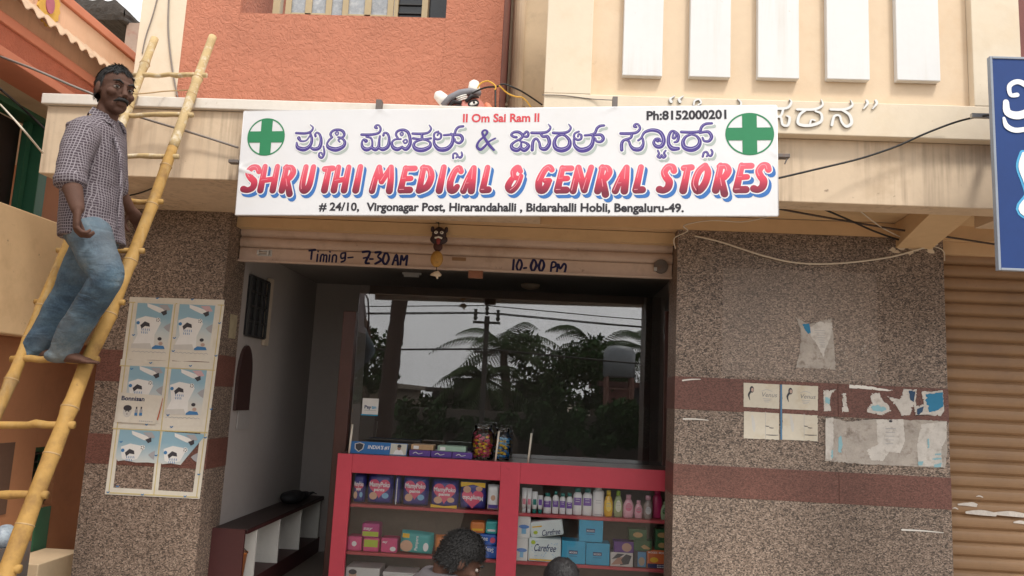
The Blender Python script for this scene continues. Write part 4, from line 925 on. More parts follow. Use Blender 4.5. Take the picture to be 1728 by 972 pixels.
def hand(mb, wrist, D, N, s=1.0, curl=.9, thumb=1, spread=.1):
    """relaxed hand: D towards the fingers, N palm normal (fingers curl towards it)"""
    D = Vector(D).normalized(); N = (Vector(N)-D*Vector(N).dot(D)).normalized(); T = D.cross(N)*thumb; w = Vector(wrist)
    loft(mb, [(w, T*.026*s, N*.018*s), (w+D*.03*s, T*.036*s, N*.016*s), (w+D*.07*s, T*.042*s, N*.014*s), (w+D*.092*s, T*.038*s, N*.011*s)], 14)
    for i, (o, L) in enumerate(((.031, .074), (.0105, .083), (-.0105, .078), (-.031, .060))):
        a = w+D*.086*s+T*o*s; d = (D+T*(o*spread*10)).normalized(); pts = [a]; ang = 0
        for seg in (.42, .32, .26):
            ang += curl*.62; a = a+(d*math.cos(ang)+N*math.sin(ang))*L*seg*s; pts.append(a)
        mb.tube(pts, [.0098*s, .0094*s, .0086*s, .0068*s], 10); mb.sphere(pts[-1], .0068*s, 8, 6); mb.sphere(pts[1], .0096*s, 8, 6); mb.sphere(pts[2], .0088*s, 8, 6)
    a = w+D*.028*s+T*.030*s
    p2 = a+(D*.5+T*.75+N*.35).normalized()*.038*s; p3 = p2+(D*.85+T*.1+N*.45).normalized()*.032*s; p4 = p3+(D*.9-T*.1+N*.35).normalized()*.022*s
    mb.tube([a, p2, p3, p4], [.013*s, .0115*s, .0105*s, .008*s], 10); mb.sphere(p4, .008*s, 8, 6); mb.sphere(p3, .0105*s, 8, 6)
def foot(mb, ankle, D, s=1.0):
    D = Vector(D).normalized(); Zu = Vector((0, 0, 1)); T = D.cross(Zu); a = Vector(ankle)
    loft(mb, [(a-D*.055*s-Zu*.045*s, T*.028*s, Zu*.028*s), (a-D*.02*s-Zu*.035*s, T*.034*s, Zu*.042*s), (a+D*.05*s-Zu*.045*s, T*.038*s, Zu*.032*s), (a+D*.11*s-Zu*.058*s, T*.045*s, Zu*.02*s), (a+D*.145*s-Zu*.062*s, T*.043*s, Zu*.015*s)], 14)
    for i, o in enumerate((-.034, -.016, .0, .016, .031)):
        p = a+D*.14*s+T*o*s-Zu*.066*s; mb.tube([p, p+D*(.045-abs(i-1)*.005)*s-Zu*.003*s], [.0115*s, .009*s], 8); mb.sphere(p+D*(.045-abs(i-1)*.005)*s-Zu*.003*s, .009*s, 8, 6)

# --- the man standing on the ladder
def at(px, py, Y): return P(px, py, Y)
MAN = thing('person', 'man in a checked shirt and faded jeans standing barefoot on the bamboo ladder', 'person', at(100, 612, -1.6))
HC = at(194, 155, -1.62)
Fh = Vector((.83, -.56, -.10)); Uh = Vector((.06, 0, 1))
bm_ = MB(); q, F, R, U = head(bm_, HC, Fh, Uh, 1.04)
shR, shL = at(133, 226, -1.80), at(186, 224, -1.46)
elR, elL = at(119, 303, -1.88), at(196, 318, -1.36)
wrR, wrL = at(131, 352, -1.93), at(219, 352, -1.27)
Lr = Vector((.05, -1, 0)).normalized(); Fr = Vector((1, .05, 0)).normalized()
nk = at(176, 208, -1.62); ch = at(163, 262, -1.62); be = at(156, 320, -1.63); hp = at(157, 378, -1.63)
bm_.tube([HC+U*-.06-F*.025, nk, at(170, 222, -1.62)], [.052, .054, .07], 14)
loft(bm_, [(at(168, 222, -1.62), Lr*.10, Fr*.06), (at(164, 236, -1.62), Lr*.165, Fr*.085), (ch, Lr*.15, Fr*.10), (be, Lr*.135, Fr*.095), (hp, Lr*.145, Fr*.10), (at(156, 400, -1.63), Lr*.13, Fr*.09)])
limb(bm_, [shR, (shR+elR)/2, elR, (elR*.6+wrR*.4), wrR], [.055, .048, .041, .040, .029]); limb(bm_, [shL, (shL+elL)/2, elL, (elL*.6+wrL*.4), wrL], [.055, .048, .041, .038, .028])
hand(bm_, wrR, (.06, .0, -1), (.6, .45, .1), 1.06, 1.25, thumb=-1)
hand(bm_, wrL, at(236, 376, -1.22)-wrL, (.3, -.5, -.6), 1.0, .55, thumb=1)
hR, hL = at(152, 398, -1.73), at(165, 398, -1.54)
kR, kL = at(180, 468, -1.76), at(116, 492, -1.50)
aR, aL = at(106, 590, -1.62), at(62, 588, -1.50)
limb(bm_, [hR, (hR+kR)/2, kR, kR*.6+aR*.4, aR], [.08, .07, .052, .05, .036]); limb(bm_, [hL, (hL+kL)/2, kL, kL*.6+aL*.4, aL], [.08, .07, .052, .05, .036])
foot(bm_, aR+Vector((.0, 0, .012)), (1, -.12, 0), .95); foot(bm_, aL+Vector((.02, 0, .012)), (1, -.05, 0), .95)
bd_ = skinned(bm_, 'body', skin_d, MAN, .0045, 3)
face_bits(MAN, q, F, R, U, 1.04, hair_m, (CAM-HC).normalized())
hair(MAN, q, F, R, U, 1.04, hair_g, low=-.040, front_=.088, seed=3, tufts=6000, curl=.10)
st_ = MB()
loft(st_, [(at(175, 203, -1.62), Lr*.072, Fr*.066), (at(170, 211, -1.62), Lr*.12, Fr*.085), (at(164, 227, -1.62), Lr*.19, Fr*.112), (at(161, 268, -1.62), Lr*.178, Fr*.128), (at(156, 320, -1.63), Lr*.168, Fr*.125), (at(155, 375, -1.63), Lr*.182, Fr*.132), (at(157, 408, -1.63), Lr*.192, Fr*.136)])
limb(st_, [shR+Vector((.01, .02, 0)), (shR+elR)/2, elR+Vector((0, 0, .0))], [.078, .070, .066]); limb(st_, [shL, (shL+elL)/2, elL], [.078, .068, .06])
st_.tube([elR+Vector((-.003, 0, .012)), elR+Vector((.006, 0, -.028))], [.070, .068], 16)
skinned(st_, 'shirt', check_m, MAN, .006, 5, .016, .09)
cl = MB()
for k in (-1, 1):
    c0 = at(178, 203, -1.62)
    cl.prism([c0+Lr*k*.005-Fr*.072+Vector((0, 0, .040)), c0+Lr*k*.062-Fr*.03+Vector((0, 0, .042)), c0+Lr*k*.060+Fr*.045+Vector((0, 0, .008)), c0+Lr*k*.055+Fr*.085+Vector((0, 0, -.05)), c0+Lr*k*.088+Fr*.035+Vector((0, 0, -.028)), c0+Lr*k*.085-Fr*.04+Vector((0, 0, .004)), c0+Lr*k*.01-Fr*.09+Vector((0, 0, .0))], (Lr*k*.006))
cl.build('collar', check_m, MAN, bevel=.003)
MB().tube([at(196, 235, -1.66)+Vector((0, -.01, 0)), at(203, 262, -1.70), at(204, 320, -1.70), at(200, 385, -1.70)], [.010]*4, 6).build('placket', check_m, MAN)
tr_ = MB()
loft(tr_, [(at(156, 360, -1.63), Lr*.155, Fr*.105), (at(156, 385, -1.63), Lr*.165, Fr*.112), (at(155, 405, -1.63), Lr*.165, Fr*.11), (at(155, 422, -1.63), Lr*.13, Fr*.085)])
limb(tr_, [hR, (hR+kR)/2, kR, kR*.62+aR*.38, kR*.2+aR*.8, aR+Vector((.01, 0, .002))], [.098, .087, .075, .069, .068, .066]); limb(tr_, [hL, (hL+kL)/2, kL, kL*.62+aL*.38, kL*.2+aL*.8, aL+Vector((0, 0, .0))], [.098, .086, .073, .068, .067, .066])
tr_.sphere(aR+Vector((-.02, 0, -.03)), (.06, .06, .035), 14, 8); tr_.sphere(aL+Vector((-.01, 0, -.03)), (.06, .06, .035), 14, 8)
folds(tr_); skinned(tr_, 'jeans', denim_m, MAN, .006, 4, .010, .10)

# --- two people sitting in front of the counter, only their heads in the picture
def sitter(name_label, px, py, Y, Fv, Uv_, sc_, shirt_m, hairmat, seed, puff, ground=.12, lean=(0, 0), curl=.7):
    hc = P(px, py, Y); r = thing('person', name_label, 'person', (hc.x, hc.y, ground))
    b = MB(); q, F, R, U = head(b, hc, Fv, Uv_, sc_)
    Fb = Vector((F.x, F.y, 0)).normalized(); Lb = Vector((Fb.y, -Fb.x, 0))
    nb = hc-Fb*.085-Vector((0, 0, .035)); chst = Vector((hc.x, hc.y, 0))-Fb*.16+Vector((lean[0], lean[1], hc.z-.36)); pel = Vector((hc.x, hc.y, ground+.20))-Fb*.26+Vector((lean[0], lean[1], 0))
    b.tube([hc-U*.05-F*.02, nb, nb-Vector((0, 0, .05))], [.052, .050, .05], 12)
    def torso(mb, g): loft(mb, [(nb-Vector((0, 0, .012 if g else .03)), Lb*(.06+g), Fb*(.055+g)), (nb-Vector((0, 0, .06))-Fb*.03, Lb*(.16+g), Fb*(.085+g)), (chst+Vector((0, 0, .05)), Lb*(.17+g), Fb*(.11+g)), (chst*.5+pel*.5, Lb*(.15+g), Fb*(.11+g)), (pel, Lb*(.17+g), Fb*(.13+g))])
    torso(b, 0); sl__ = MB(); torso(sl__, .032); tr2 = MB()
    for k in (-1, 1):
        s_ = nb-Vector((0, 0, .095))-Fb*.03+Lb*k*.18; el = s_+Lb*k*.05+Fb*.10-Vector((0, 0, .24)); wr = el+Fb*.22-Lb*k*.08-Vector((0, 0, .02))
        limb(b, [s_, el, wr], [.05, .042, .028]); limb(sl__, [s_, (s_+el)/2, el], [.07, .062, .058]); hand(b, wr, Fb-Vector((0, 0, .3)), Vector((0, 0, -1)), .95, .7, thumb=k)
        h_ = pel+Lb*k*.09; kn = h_+Fb*.36+Vector((0, 0, .20)); an = Vector((kn.x, kn.y, ground+.075))-Fb*.06
        limb(b, [h_, kn, an], [.075, .055, .037]); limb(tr2, [h_, (h_+kn)/2, kn, an+Vector((0, 0, .04))], [.10, .088, .075, .065]); foot(b, an, Fb, .95)
    skinned(b, 'body', skin_d, r, .006, 3); skinned(sl__, 'shirt', shirt_m, r, .008, 5, .014); skinned(tr2, 'trousers', paint('dark_trousers', (.05, .05, .06), .8), r, .009, 5, .014)
    hair(r, q, F, R, U, sc_, hairmat, low=-.05, front_=.062, seed=seed, puff=puff, tufts=11000, curl=curl); face_bits(r, q, F, R, U, sc_, hairmat, F, False)
    st = MB().box((pel.x-.16, pel.y-.16, ground-.0), (pel.x+.16, pel.y+.16, pel.z-.14)); return r
sitter('man with thick black hair and grey shirt bending his head before the red counter', 777, 946, -1.45, (.80, .20, -.50), (.35, .1, .9), 1.02, paint('grey_shirt', (.075, .066, .072), .85, .1, 8, bst=.3, bscale=20, bd=.01), hair_m, 5, 1.05, .004, (-.05, .0), curl=.38)
sitter('person of whom only the smooth black crown shows under the right showcase shelf', 948, 992, -1.45, (.15, .9, -.35), (0, .2, 1), 1.0, paint('brown_shirt', (.12, .07, .05), .85), paint('smooth_hair', (.012, .01, .011), .55, .3, 40, bst=.2, bscale=120), 8, 1.04, .004, curl=.12)

# ------------------------------------------------------------------ cables
blackw = ink('cable_black', (.02, .018, .018), .5); greyw = ink('cable_grey', (.22, .19, .17), .6); whitew = ink('cable_white', (.62, .55, .45), .6); yelw = ink('cable_yellow', (.65, .36, .05), .5)
def cable(label, pts, r, mat, name='cable', group=None):
    return tag(MB().tube(crm([tuple(p) for p in pts], 8), r, 6).build(name, mat, smooth=True), label, 'cable', group)
cable('grey cable running from the orange house past the neck of the man', [PX(0, 95, -3.3), P(60, 118, -1.2), P(120, 144, -1.1), P(165, 163, -1.05), P(205, 186, -1.0), P(250, 202, -.93), P(330, 226, -.9), P(402, 249, -.885)], .007, greyw)
cable('dark cable sagging across the soffit of the orange house', [PX(0, 150, -3.35), PX(40, 184, -3.5), P(77, 219, -.6)], .008, blackw)
cable('pale cable hanging across the green door of the orange house', [PX(0, 176, -3.3), P(35, 214, -1.2), P(72, 258, -.95)], .006, whitew)
cable('short black cable under the ledge behind the waist of the man', [P(196, 334, -.6), P(235, 326, -.5), P(266, 314, -.84)], .005, blackw)
cable('thin cable hanging down the cream corner column', [P(285, -5, -.01), P(284, 50, -.012), P(290, 110, -.012), P(300, 165, -.02)], .006, greyw)
cable('thin cable at the left edge of the cream corner column', [P(266, -5, -.01), P(258, 25, -.012), P(246, 62, -.012), P(240, 90, -.01)], .005, greyw)
cable('black cable rising from the banner to the blue sign', [P(1312, 301, -1.0), P(1380, 285, -.93), P(1450, 268, -.87), P(1510, 248, -.86), P(1560, 226, -.87), P(1610, 207, -.9), P(1645, 198, -1.0), P(1672, 194, -1.12)], .006, blackw)
q_ = P(1664, 196, -1.05); tag(MB().box((q_.x-.08, -1.06, q_.z-.012), (q_.x+.06, -1.04, q_.z+.012)).build('metal_strip', steel), 'grey metal strip where the black cable meets the blue sign', 'strip')
cable('twisted dark cable under the right soffit', [P(1312, 352, -.55), P(1400, 368, -.35), P(1500, 385, -.2), P(1600, 400, -.1), P(1690, 414, -.05)], .007, paint('cable_twist', (.06, .04, .03), .6, .6, 60))
cable('black cable drooping to the top of the wide granite pillar', [P(1388, 352, -.55), P(1430, 370, -.35), P(1480, 392, -.15), P(1530, 408, -.03), P(1572, 413, -.01)], .007, blackw)
cable('white cable drooping in an arc over the wide granite pillar', [P(1172, 398, -.012), P(1215, 408, -.02), P(1290, 432, -.02), P(1350, 444, -.02), P(1420, 444, -.02), P(1500, 434, -.02), P(1552, 420, -.02), P(1582, 412, -.012)], .006, whitew)
cable('loose thin white cable at the top corner of the doorway', [P(1140, 420, -.01), P(1138, 402, -.03), P(1160, 390, -.1), P(1155, 380, -.2), P(1200, 372, -.3), P(1255, 374, -.35), P(1310, 362, -.5)], .004, whitew)
cable('pale cable crossing the soffit beside the bracket', [P(1450, 355, -.55), P(1490, 385, -.2), P(1540, 408, -.03), P(1588, 420, -.01), P(1594, 440, -.01)], .004, whitew)
cable('black cable looping over the red horned mask', [P(795, 158, -.6), P(818, 148, -.6), P(838, 146, -.62), P(850, 142, -.62), P(872, 150, -.6), P(890, 160, -.55), P(915, 177, -.5)], .006, blackw)
cable('dark cable dropping behind the banner beside the red horned mask', [P(836, 145, -.62), P(836, 165, -.64), P(836, 180, -.66)], .006, blackw)
cable('yellow cable looping beside the red horned mask', [P(806, 149, -.62), P(812, 140, -.62), P(824, 137, -.62), P(836, 145, -.63), P(835, 152, -.63)], .005, yelw)
cable('yellow cable end running to the drain pipe', [P(842, 144, -.63), P(856, 157, -.6), P(870, 163, -.6), P(880, 164, -.6), P(888, 170, -.6), P(896, 181, -.6)], .005, yelw)
cable('thin wire across the cream balcony post', [P(915, 160, -.855), P(950, 161, -.856), P(1000, 167, -.856), P(1036, 169, -.9)], .003, greyw)

# ------------------------------------------------------------------ evil eye masks
mk_red = paint('mask_red', (.50, .17, .13), .5, .1, 12); mk_black = ink('mask_black', (.02, .018, .02)); mk_white = ink('mask_white', (.75, .73, .68)); mk_grey = ink('mask_grey', (.2, .2, .22))
mk_or = paint('mask_orange', (.62, .20, .10), .55, .1, 12)
def mask_frame(c, F, U):
    F = Vector(F).normalized(); U = (Vector(U)-F*Vector(U).dot(F)).normalized(); R = F.cross(U)
    return lambda f, r, u: Vector(c)+F*f+R*r+U*u, F, R, U
mc = P(794, 191, -.45)
MK = thing('horned_mask', 'red and black horned mask lying on the ledge above the banner', 'mask', mc+Vector((0, 0, -.1)))
q, F, R, U = mask_frame(mc+Vector((-.02, 0, -.02)), (.10, -1, .12), (-.40, .0, .90))
m = MB(); ell(m, q(0, 0, 0), F, R, U, .075, .135, .165, 28, 18); ell(m, q(.07, 0, -.03), F, R, U, .03, .03, .055); fm = m.build('face', mk_red, MK, smooth=True)
for k in (-1, 1):
    MB().tube([q(.0, .085*k, .12), q(.005, .11*k, .165), q(.0, .125*k, .205), q(-.005, .128*k, .222)], [.045, .040, .034, .016], 14).build('horn', mk_white, MK, smooth=True)
    e = MB(); ell(e, q(.066, .055*k, .035), F, R, U, .013, .030, .016); eo = e.build('eye', mk_white, MK, smooth=True)
    ring = MB(); ring.tube([q(.070+.004*abs(math.sin(t)), .055*k+.033*math.cos(t), .035+.020*math.sin(t)) for t in [i*math.pi/8 for i in range(17)]], .006, 6); ring.build('eye_rim', mk_black, eo, smooth=True)
    p = MB(); p.sphere(q(.076, .055*k-.004, .037), .009, 10, 8); p.build('pupil', mk_black, eo, smooth=True)
    b = MB(); b.tube([q(.075, .015*k, .062), q(.073, .06*k, .088), q(.050, .105*k, .076)], [.011, .015, .006], 8); b.build('eyebrow', mk_black, MK, smooth=True)
    ea = MB(); ell(ea, q(-.0, .148*k, -.01), F, R, U, .02, .028, .06); ea.build('ear', mk_or, MK, smooth=True)
    mo = MB(); mo.tube([q(.085, .02*k, -.085), q(.082, .07*k, -.075), q(.06, .11*k, -.045)], [.016, .020, .008], 8); mo.build('moustache', mk_black, MK, smooth=True)
hb = MB(); hb.tube([q(.035, -.13, .105), q(.058, -.07, .130), q(.062, 0, .138), q(.058, .07, .130), q(.035, .13, .105)], [.018, .022, .024, .022, .018], 10); hb.build('hair_band', mk_grey, MK, smooth=True)
for i in range(3):
    s = MB(); s.tube([q(.072, -.035, .082+i*.013), q(.076, .0, .084+i*.013), q(.072, .035, .082+i*.013)], .0045, 6); s.build('forehead_stripe', mk_white, MK, smooth=True)
# hanging mask with yellow pumpkin disc and a shell
hy = .06
HK = thing('hanging_charm', 'dark demon faced charm with a yellow round drop and white shell hanging at the shutter', 'charm', P(740, 365, hy))
c0 = P(741, 397, hy); q, F, R, U = mask_frame(c0, (.05, -1, -.03), (0, 0, 1))
dk = paint('charm_dark', (.035, .018, .02), .6, .2, 20); dkr = paint('charm_red', (.22, .03, .03), .6)
m = MB(); ell(m, q(0, 0, .0), F, R, U, .03, .052, .058, 20, 12); ell(m, q(0, -.012, -.03), F, R, U, .028, .05, .035, 16, 10); ell(m, q(0, .012, -.03), F, R, U, .028, .05, .035, 16, 10)
for k in (-1, 1): ell(m, q(0, .048*k, .04), F, R, U, .015, .014, .022, 12, 8)
m.build('mask_face', dk, HK, smooth=True)
for k in (-1, 1):
    e = MB(); ell(e, q(.028, .020*k, .015), F, R, U, .006, .013, .011, 12, 8); eo = e.build('eye', mk_white, HK, smooth=True); p = MB(); p.sphere(q(.034, .020*k, .015), .0045, 8, 6); p.build('pupil', mk_black, eo, smooth=True)
t = MB(); t.tube([q(.030, -.026, -.026), q(.034, 0, -.018), q(.030, .026, -.026)], .007, 8); t.build('teeth', mk_white, HK, smooth=True)
t = MB(); ell(t, q(.030, 0, -.045), F, R, U, .010, .015, .026, 12, 8); t.build('tongue', dkr, HK, smooth=True)
t = MB(); c1_ = P(739, 416, hy); ell(t, c1_, F, R, U, .016, .033, .036, 18, 10); t.build('beard', paint('charm_brown', (.07, .025, .02), .7), HK, smooth=True)
t = MB(); c2_ = P(737, 437, hy-.01); ell(t, c2_, F, R, U, .030, .044, .058, 24, 14); t.build('yellow_drop', paint('dry_pumpkin', (.46, .25, .055), .6, .25, 18, stain=(.2, .1, .03), stv=.6), HK, smooth=True)
t = MB(); c3_ = P(736, 464, hy-.01); t.tube([c3_+Vector((-.040, 0, -.002)), c3_+Vector((-.015, 0, .006)), c3_+Vector((.008, 0, .008)), c3_+Vector((.034, 0, -.002))], [.004, .016, .024, .008], 10); t.tube([c3_+Vector((.0, -.01, .02)), c3_+Vector((.012, -.012, -.028))], [.012, .006], 8)
t.build('shell', paint('shell_white', (.62, .50, .36), .4, .2, 30), HK, smooth=True)
MB().tube([P(740, 366, hy), c0, c1_, c2_, c3_], .003, 5).tube([P(720, 366, hy), P(733, 373, hy), P(741, 377, hy)], .004, 5).build('string', blackw, HK)

# ------------------------------------------------------------------ posters on the left pillar
pf = front(-.0032)
def up(px, py, pl=pf): return pl.uv(px, py)
ppr = paint('poster_paper', (.66, .63, .55), .6, .07, 5, stain=(.5, .45, .33), stv=.4); tape = paint('tape_yellow', (.56, .47, .22), .5, .1, 8)
pr_sky = None
def sky_print():
    m, nt, b, co = newmat('poster_blue_fade'); s = sep(nt, co); n = tex(nt, 'noise', co, 9, 4)
    f = mth(nt, 'ADD', mth(nt, 'MULTIPLY', s.outputs[2], 1/.30), mth(nt, 'MULTIPLY', mth(nt, 'SUBTRACT', n.outputs[0], .5), .25))
    c = ramp(nt, f, [(.35, (.62, .61, .56)), (.60, (.50, .57, .585)), (.95, (.25, .42, .52))]); nt.links.new(c, b.inputs[0]); b.inputs['Roughness'].default_value = .55; return m
pr_sky = sky_print()
pk_grey = ink('poster_grey', (.36, .36, .38)); pk_dark = ink('poster_dark', (.05, .05, .06)); pk_white = ink('poster_white', (.72, .72, .70)); pk_blue = ink('poster_blue', (.06, .20, .42)); pk_pink = ink('poster_pink', (.55, .38, .40)); pk_red = ink('poster_red', (.5, .12, .05)); pk_pale = ink('poster_pale', (.56, .55, .52)); pk_sk = ink('poster_skin', (.46, .33, .28))
# backing sheet (frame of paper and tape, torn holes at the bottom left open)
g0 = [(219, 501), (379, 506), (336, 842), (177, 834)]
BK = thing('poster_backing', 'taped white paper frame around the six blue posters on the granite pillar', 'paper frame', (-2.6, 0, 1.3))
strips = [[(219,501),(379,506),(378,515),(218,510)], [(219,510),(229,510),(190,834),(177,834)], [(366,514),(379,514),(337,842),(324,842)], [(290,512),(301,512),(266,838),(255,838)], [(204,606),(363,612),(362,627),(203,617)], [(192,712),(351,718),(350,730),(191,722)], [(179,822),(333,831),(336,842),(177,834)]]
for i, s in enumerate(strips):
    mb = MB(); n = 16; rnd = random.Random(i)
    poly(mb, pf, [up(*p) for p in s], .0006+i*.0002); mb.build('paper_strip', ppr, BK)
for i, (a, b) in enumerate((((218,510),(378,515)), ((225,512),(184,830)), ((374,516),(332,838)), ((296,514),(260,834)), ((203,617),(362,625)), ((191,723),(350,730)), ((180,831),(334,839)))):
    mb = MB(); ribbon(mb, pf, [(*up(*a), .007), (*up(*b), .007)], .0024+i*.0003); mb.build('tape', tape, BK)
for i, (x, y) in enumerate(((266,503),(325,505),(226,565),(295,570),(371,545),(365,600),(293,592),(255,612),(322,617),(223,622),(357,690),(284,700),(248,716),(290,720),(205,745),(264,768),(347,738),(199,820),(336,800),(183,830),(241,834),(313,837))):
    u, v = up(x, y); mb = MB(); ribbon(mb, pf, [(u-.008, v, .006), (u, v-.004, .008), (u+.009, v+.003, .005)], .0052); mb.build('printed_mark', pk_blue, BK)
def poster(x0, y0, dy, label, full=True, torn=None):
    """x0,y0 photo pixel of the top-left, sheared with the wall"""
    base = PP(x0+30, y0+95, pf.o, pf.N); T = thing('poster', label, 'poster', base, 'blue milk posters on the granite pillar')
    w, h = 68, 98
    def pt(a, b): return up(x0+w*a-13*b*h/98, y0+h*b+3*a)
    H = .0030
    if full: pts = [(0,0),(1,0),(1,.99),(.6,.985),(.3,1),(0,.99)]
    else: pts = torn
    mb = MB(); poly(mb, pf, [pt(a, b) for a, b in pts], H); mb.build('sheet', ppr if full else pr_sky, T)
    S_ = None
    if full:
        mb = MB(); poly(mb, pf, [pt(.06, .02), pt(.94, .02), pt(.94, .80), pt(.06, .80)], H+.0008); mb.build('sky_print', pr_sky, T)
    def blob(lst, mat, nm, h):
        mb = MB(); poly(mb, pf, [pt(a, b) for a, b in lst], h); mb.build(nm, mat, T)
    blob([(.30,.02),(.52,.06),(.78,.12),(.80,.18),(.62,.17),(.44,.12),(.32,.08)], pk_white, 'wing_print', H+.0016)
    blob([(.58,.04),(.80,.03),(.90,.12),(.76,.14)], pk_pink if x0 > 280 else pk_grey, 'cloth_print', H+.0019)
    blob([(.66,.16),(.80,.12),(.82,.19),(.74,.22)], pk_dark, 'cap_print', H+.0024)
    blob([(.08,.30),(.30,.24),(.60,.27),(.70,.34),(.58,.56),(.60,.78),(.04,.78),(.16,.56)] if full else [(.08,.30),(.30,.24),(.58,.27),(.62,.34),(.52,.50),(.3,.54),(.14,.5)], pk_white, 'shirt_print', H+.0012)
    blob([(.20,.40),(.30,.33),(.42,.36),(.44,.42),(.32,.41),(.24,.46)], pk_dark, 'hat_print', H+.0021)
    u, v = pt(.62, .30); mb = MB(); disc(mb, pf, u, v, .017, H+.0026, 16); bo_ = mb.build('ball_print', pk_white, T)
    mb = MB()
    for a in range(5): disc(mb, pf, u+.010*math.cos(a*1.257), v+.010*math.sin(a*1.257), .004, H+.0031+a*1e-5, 6)
    mb.build('ball_patches', pk_dark, bo_)
    u, v = pt(.14, .36); mb = MB(); disc(mb, pf, u, v, .012, H+.0024, 14); mb.build('badge_print', pk_blue, T)
    mb = MB()
    for j, b in enumerate((.475, .525)):
        for i in range(5 if not j else 4): ribbon(mb, pf, [(*pt(.25+i*.045, b-.018), .004), (*pt(.25+i*.045+.012, b+.012), .004)], H+.0026)
    mb.build('slogan', pk_blue, T)
    blob([(.84,.38),(.94,.34),(.94,.50),(.86,.47),(.78,.42)], pk_grey, 'hand_print', H+.0022)
    if full:
        for a, b, m_ in ((.72,.62,pk_dark), (.76,.70,pk_sk)):
            u, v = pt(a, b); mb = MB(); disc(mb, pf, u, v, .015, H+.0024+(m_ is pk_sk)*.0003, 14, .012); mb.build('child_print', m_, T)
        blob([(.56,.77),(.64,.73),(.84,.74),(.88,.79),(.56,.80)], pk_blue, 'toy_print', H+.0029)
        blob([(.04,.72),(.5,.70),(.56,.80),(.04,.80)], pk_pale, 'cloud_print', H+.0019)
        mb = MB()
        for i in range(8): ribbon(mb, pf, [(*pt(.08+i*.105, .86), .003), (*pt(.13+i*.105, .845), .003), (*pt(.18+i*.105, .86), .003)], H+.0012)
        mb.build('scallop_line', pk_grey, T)
    return T
poster(229, 509, 0, 'blue sky poster at the top left of the taped block with a torn lower edge')
poster(300, 511, 0, 'blue sky poster at the top right of the taped block with a pinkish print')
poster(216, 615, 0, 'blue sky poster half covered by a white baby medicine leaflet')
poster(286, 620, 0, 'blue sky poster in the middle row of the right column, whole and uncovered')
poster(203, 724, 0, 'blue sky poster at the bottom left with its lower half ripped away', False, [(0,0),(1,0),(1,.56),(.8,.55),(.5,.56),(.2,.53),(.05,.55),(-.02,.48)])
poster(275, 728, 0, 'blue sky poster at the bottom right torn off along a slanting edge', False, [(0,0),(1.08,.02),(.96,.14),(.70,.40),(.55,.56),(.3,.54),(.1,.56),(-.02,.53)])
LF = thing('leaflet', 'white leaflet with a baby face and bottles glued over a blue poster', 'leaflet', PP(235, 690, pf.o, pf.N))
mb = MB(); poly(mb, pf, [up(*p) for p in ((205,662),(275,668),(270,690),(263,716),(230,714),(197,712))], .0082); mb.build('sheet', ppr, LF)
u0, v0 = up(206, 675); u1, _ = up(245, 675); text('Bonnisan', pf, u0, v0, u1, .0092, .030, ink('leaflet_navy', (.02, .03, .09)), LF, 'brand_word', bold=.03)
u, v = up(216, 694); mb = MB(); disc(mb, pf, u, v, .030, .0092, 24, .040); mb.build('baby_face', pk_pale, LF)
mb = MB(); disc(mb, pf, u, v+.022, .029, .0098, 20, .020); mb.build('baby_hair', pk_dark, LF)
mb = MB()
for dx, dy in ((-.010, .0), (.011, .0), (0, -.018)): disc(mb, pf, u+dx, v+dy, .004, .0103, 8)
mb.build('baby_features', pk_dark, LF)
for px_ in (231, 239):
    u, v = up(px_, 695); mb = MB(); poly(mb, pf, [(u-.010, v-.028), (u+.010, v-.028), (u+.010, v+.012), (u+.005, v+.02), (u-.005, v+.02), (u-.010, v+.012)], .0093+px_*1e-6); bo_ = mb.build('bottle_print', pk_grey, LF)
    mb = MB(); poly(mb, pf, [(u-.005, v+.02), (u+.005, v+.02), (u+.005, v+.034), (u-.005, v+.034)], .0099); mb.build('cap_print', pk_dark, bo_); mb = MB(); poly(mb, pf, [(u-.010, v-.024), (u+.010, v-.024), (u+.010, v-.006), (u-.010, v-.006)], .0104); mb.build('label_print', pk_blue, bo_)
mb = MB()
for i in range(7):
    u, v = up(237+i*3.4, 711+i*.2); ribbon(mb, pf, [(u-.003, v, .003), (u, v+.006, .003), (u+.003, v, .003)], .0095)
mb.build('script_line', pk_grey, LF)
mb = MB(); ribbon(mb, pf, [(*up(276, 672), .003), (*up(272, 690), .006), (*up(267, 708), .009)], .0110); mb.build('rust_stain', pk_red, LF)
q_ = PX(393, 550, -2.236)
tag(MB().box((-2.2369, q_.y-.06, q_.z-.09), (-2.2345, q_.y+.06, q_.z+.08)).build('sticker', paint('old_sticker', (.34, .29, .19), .7, .2, 20)), 'small faded sticker on the inner side of the narrow pillar', 'sticker')
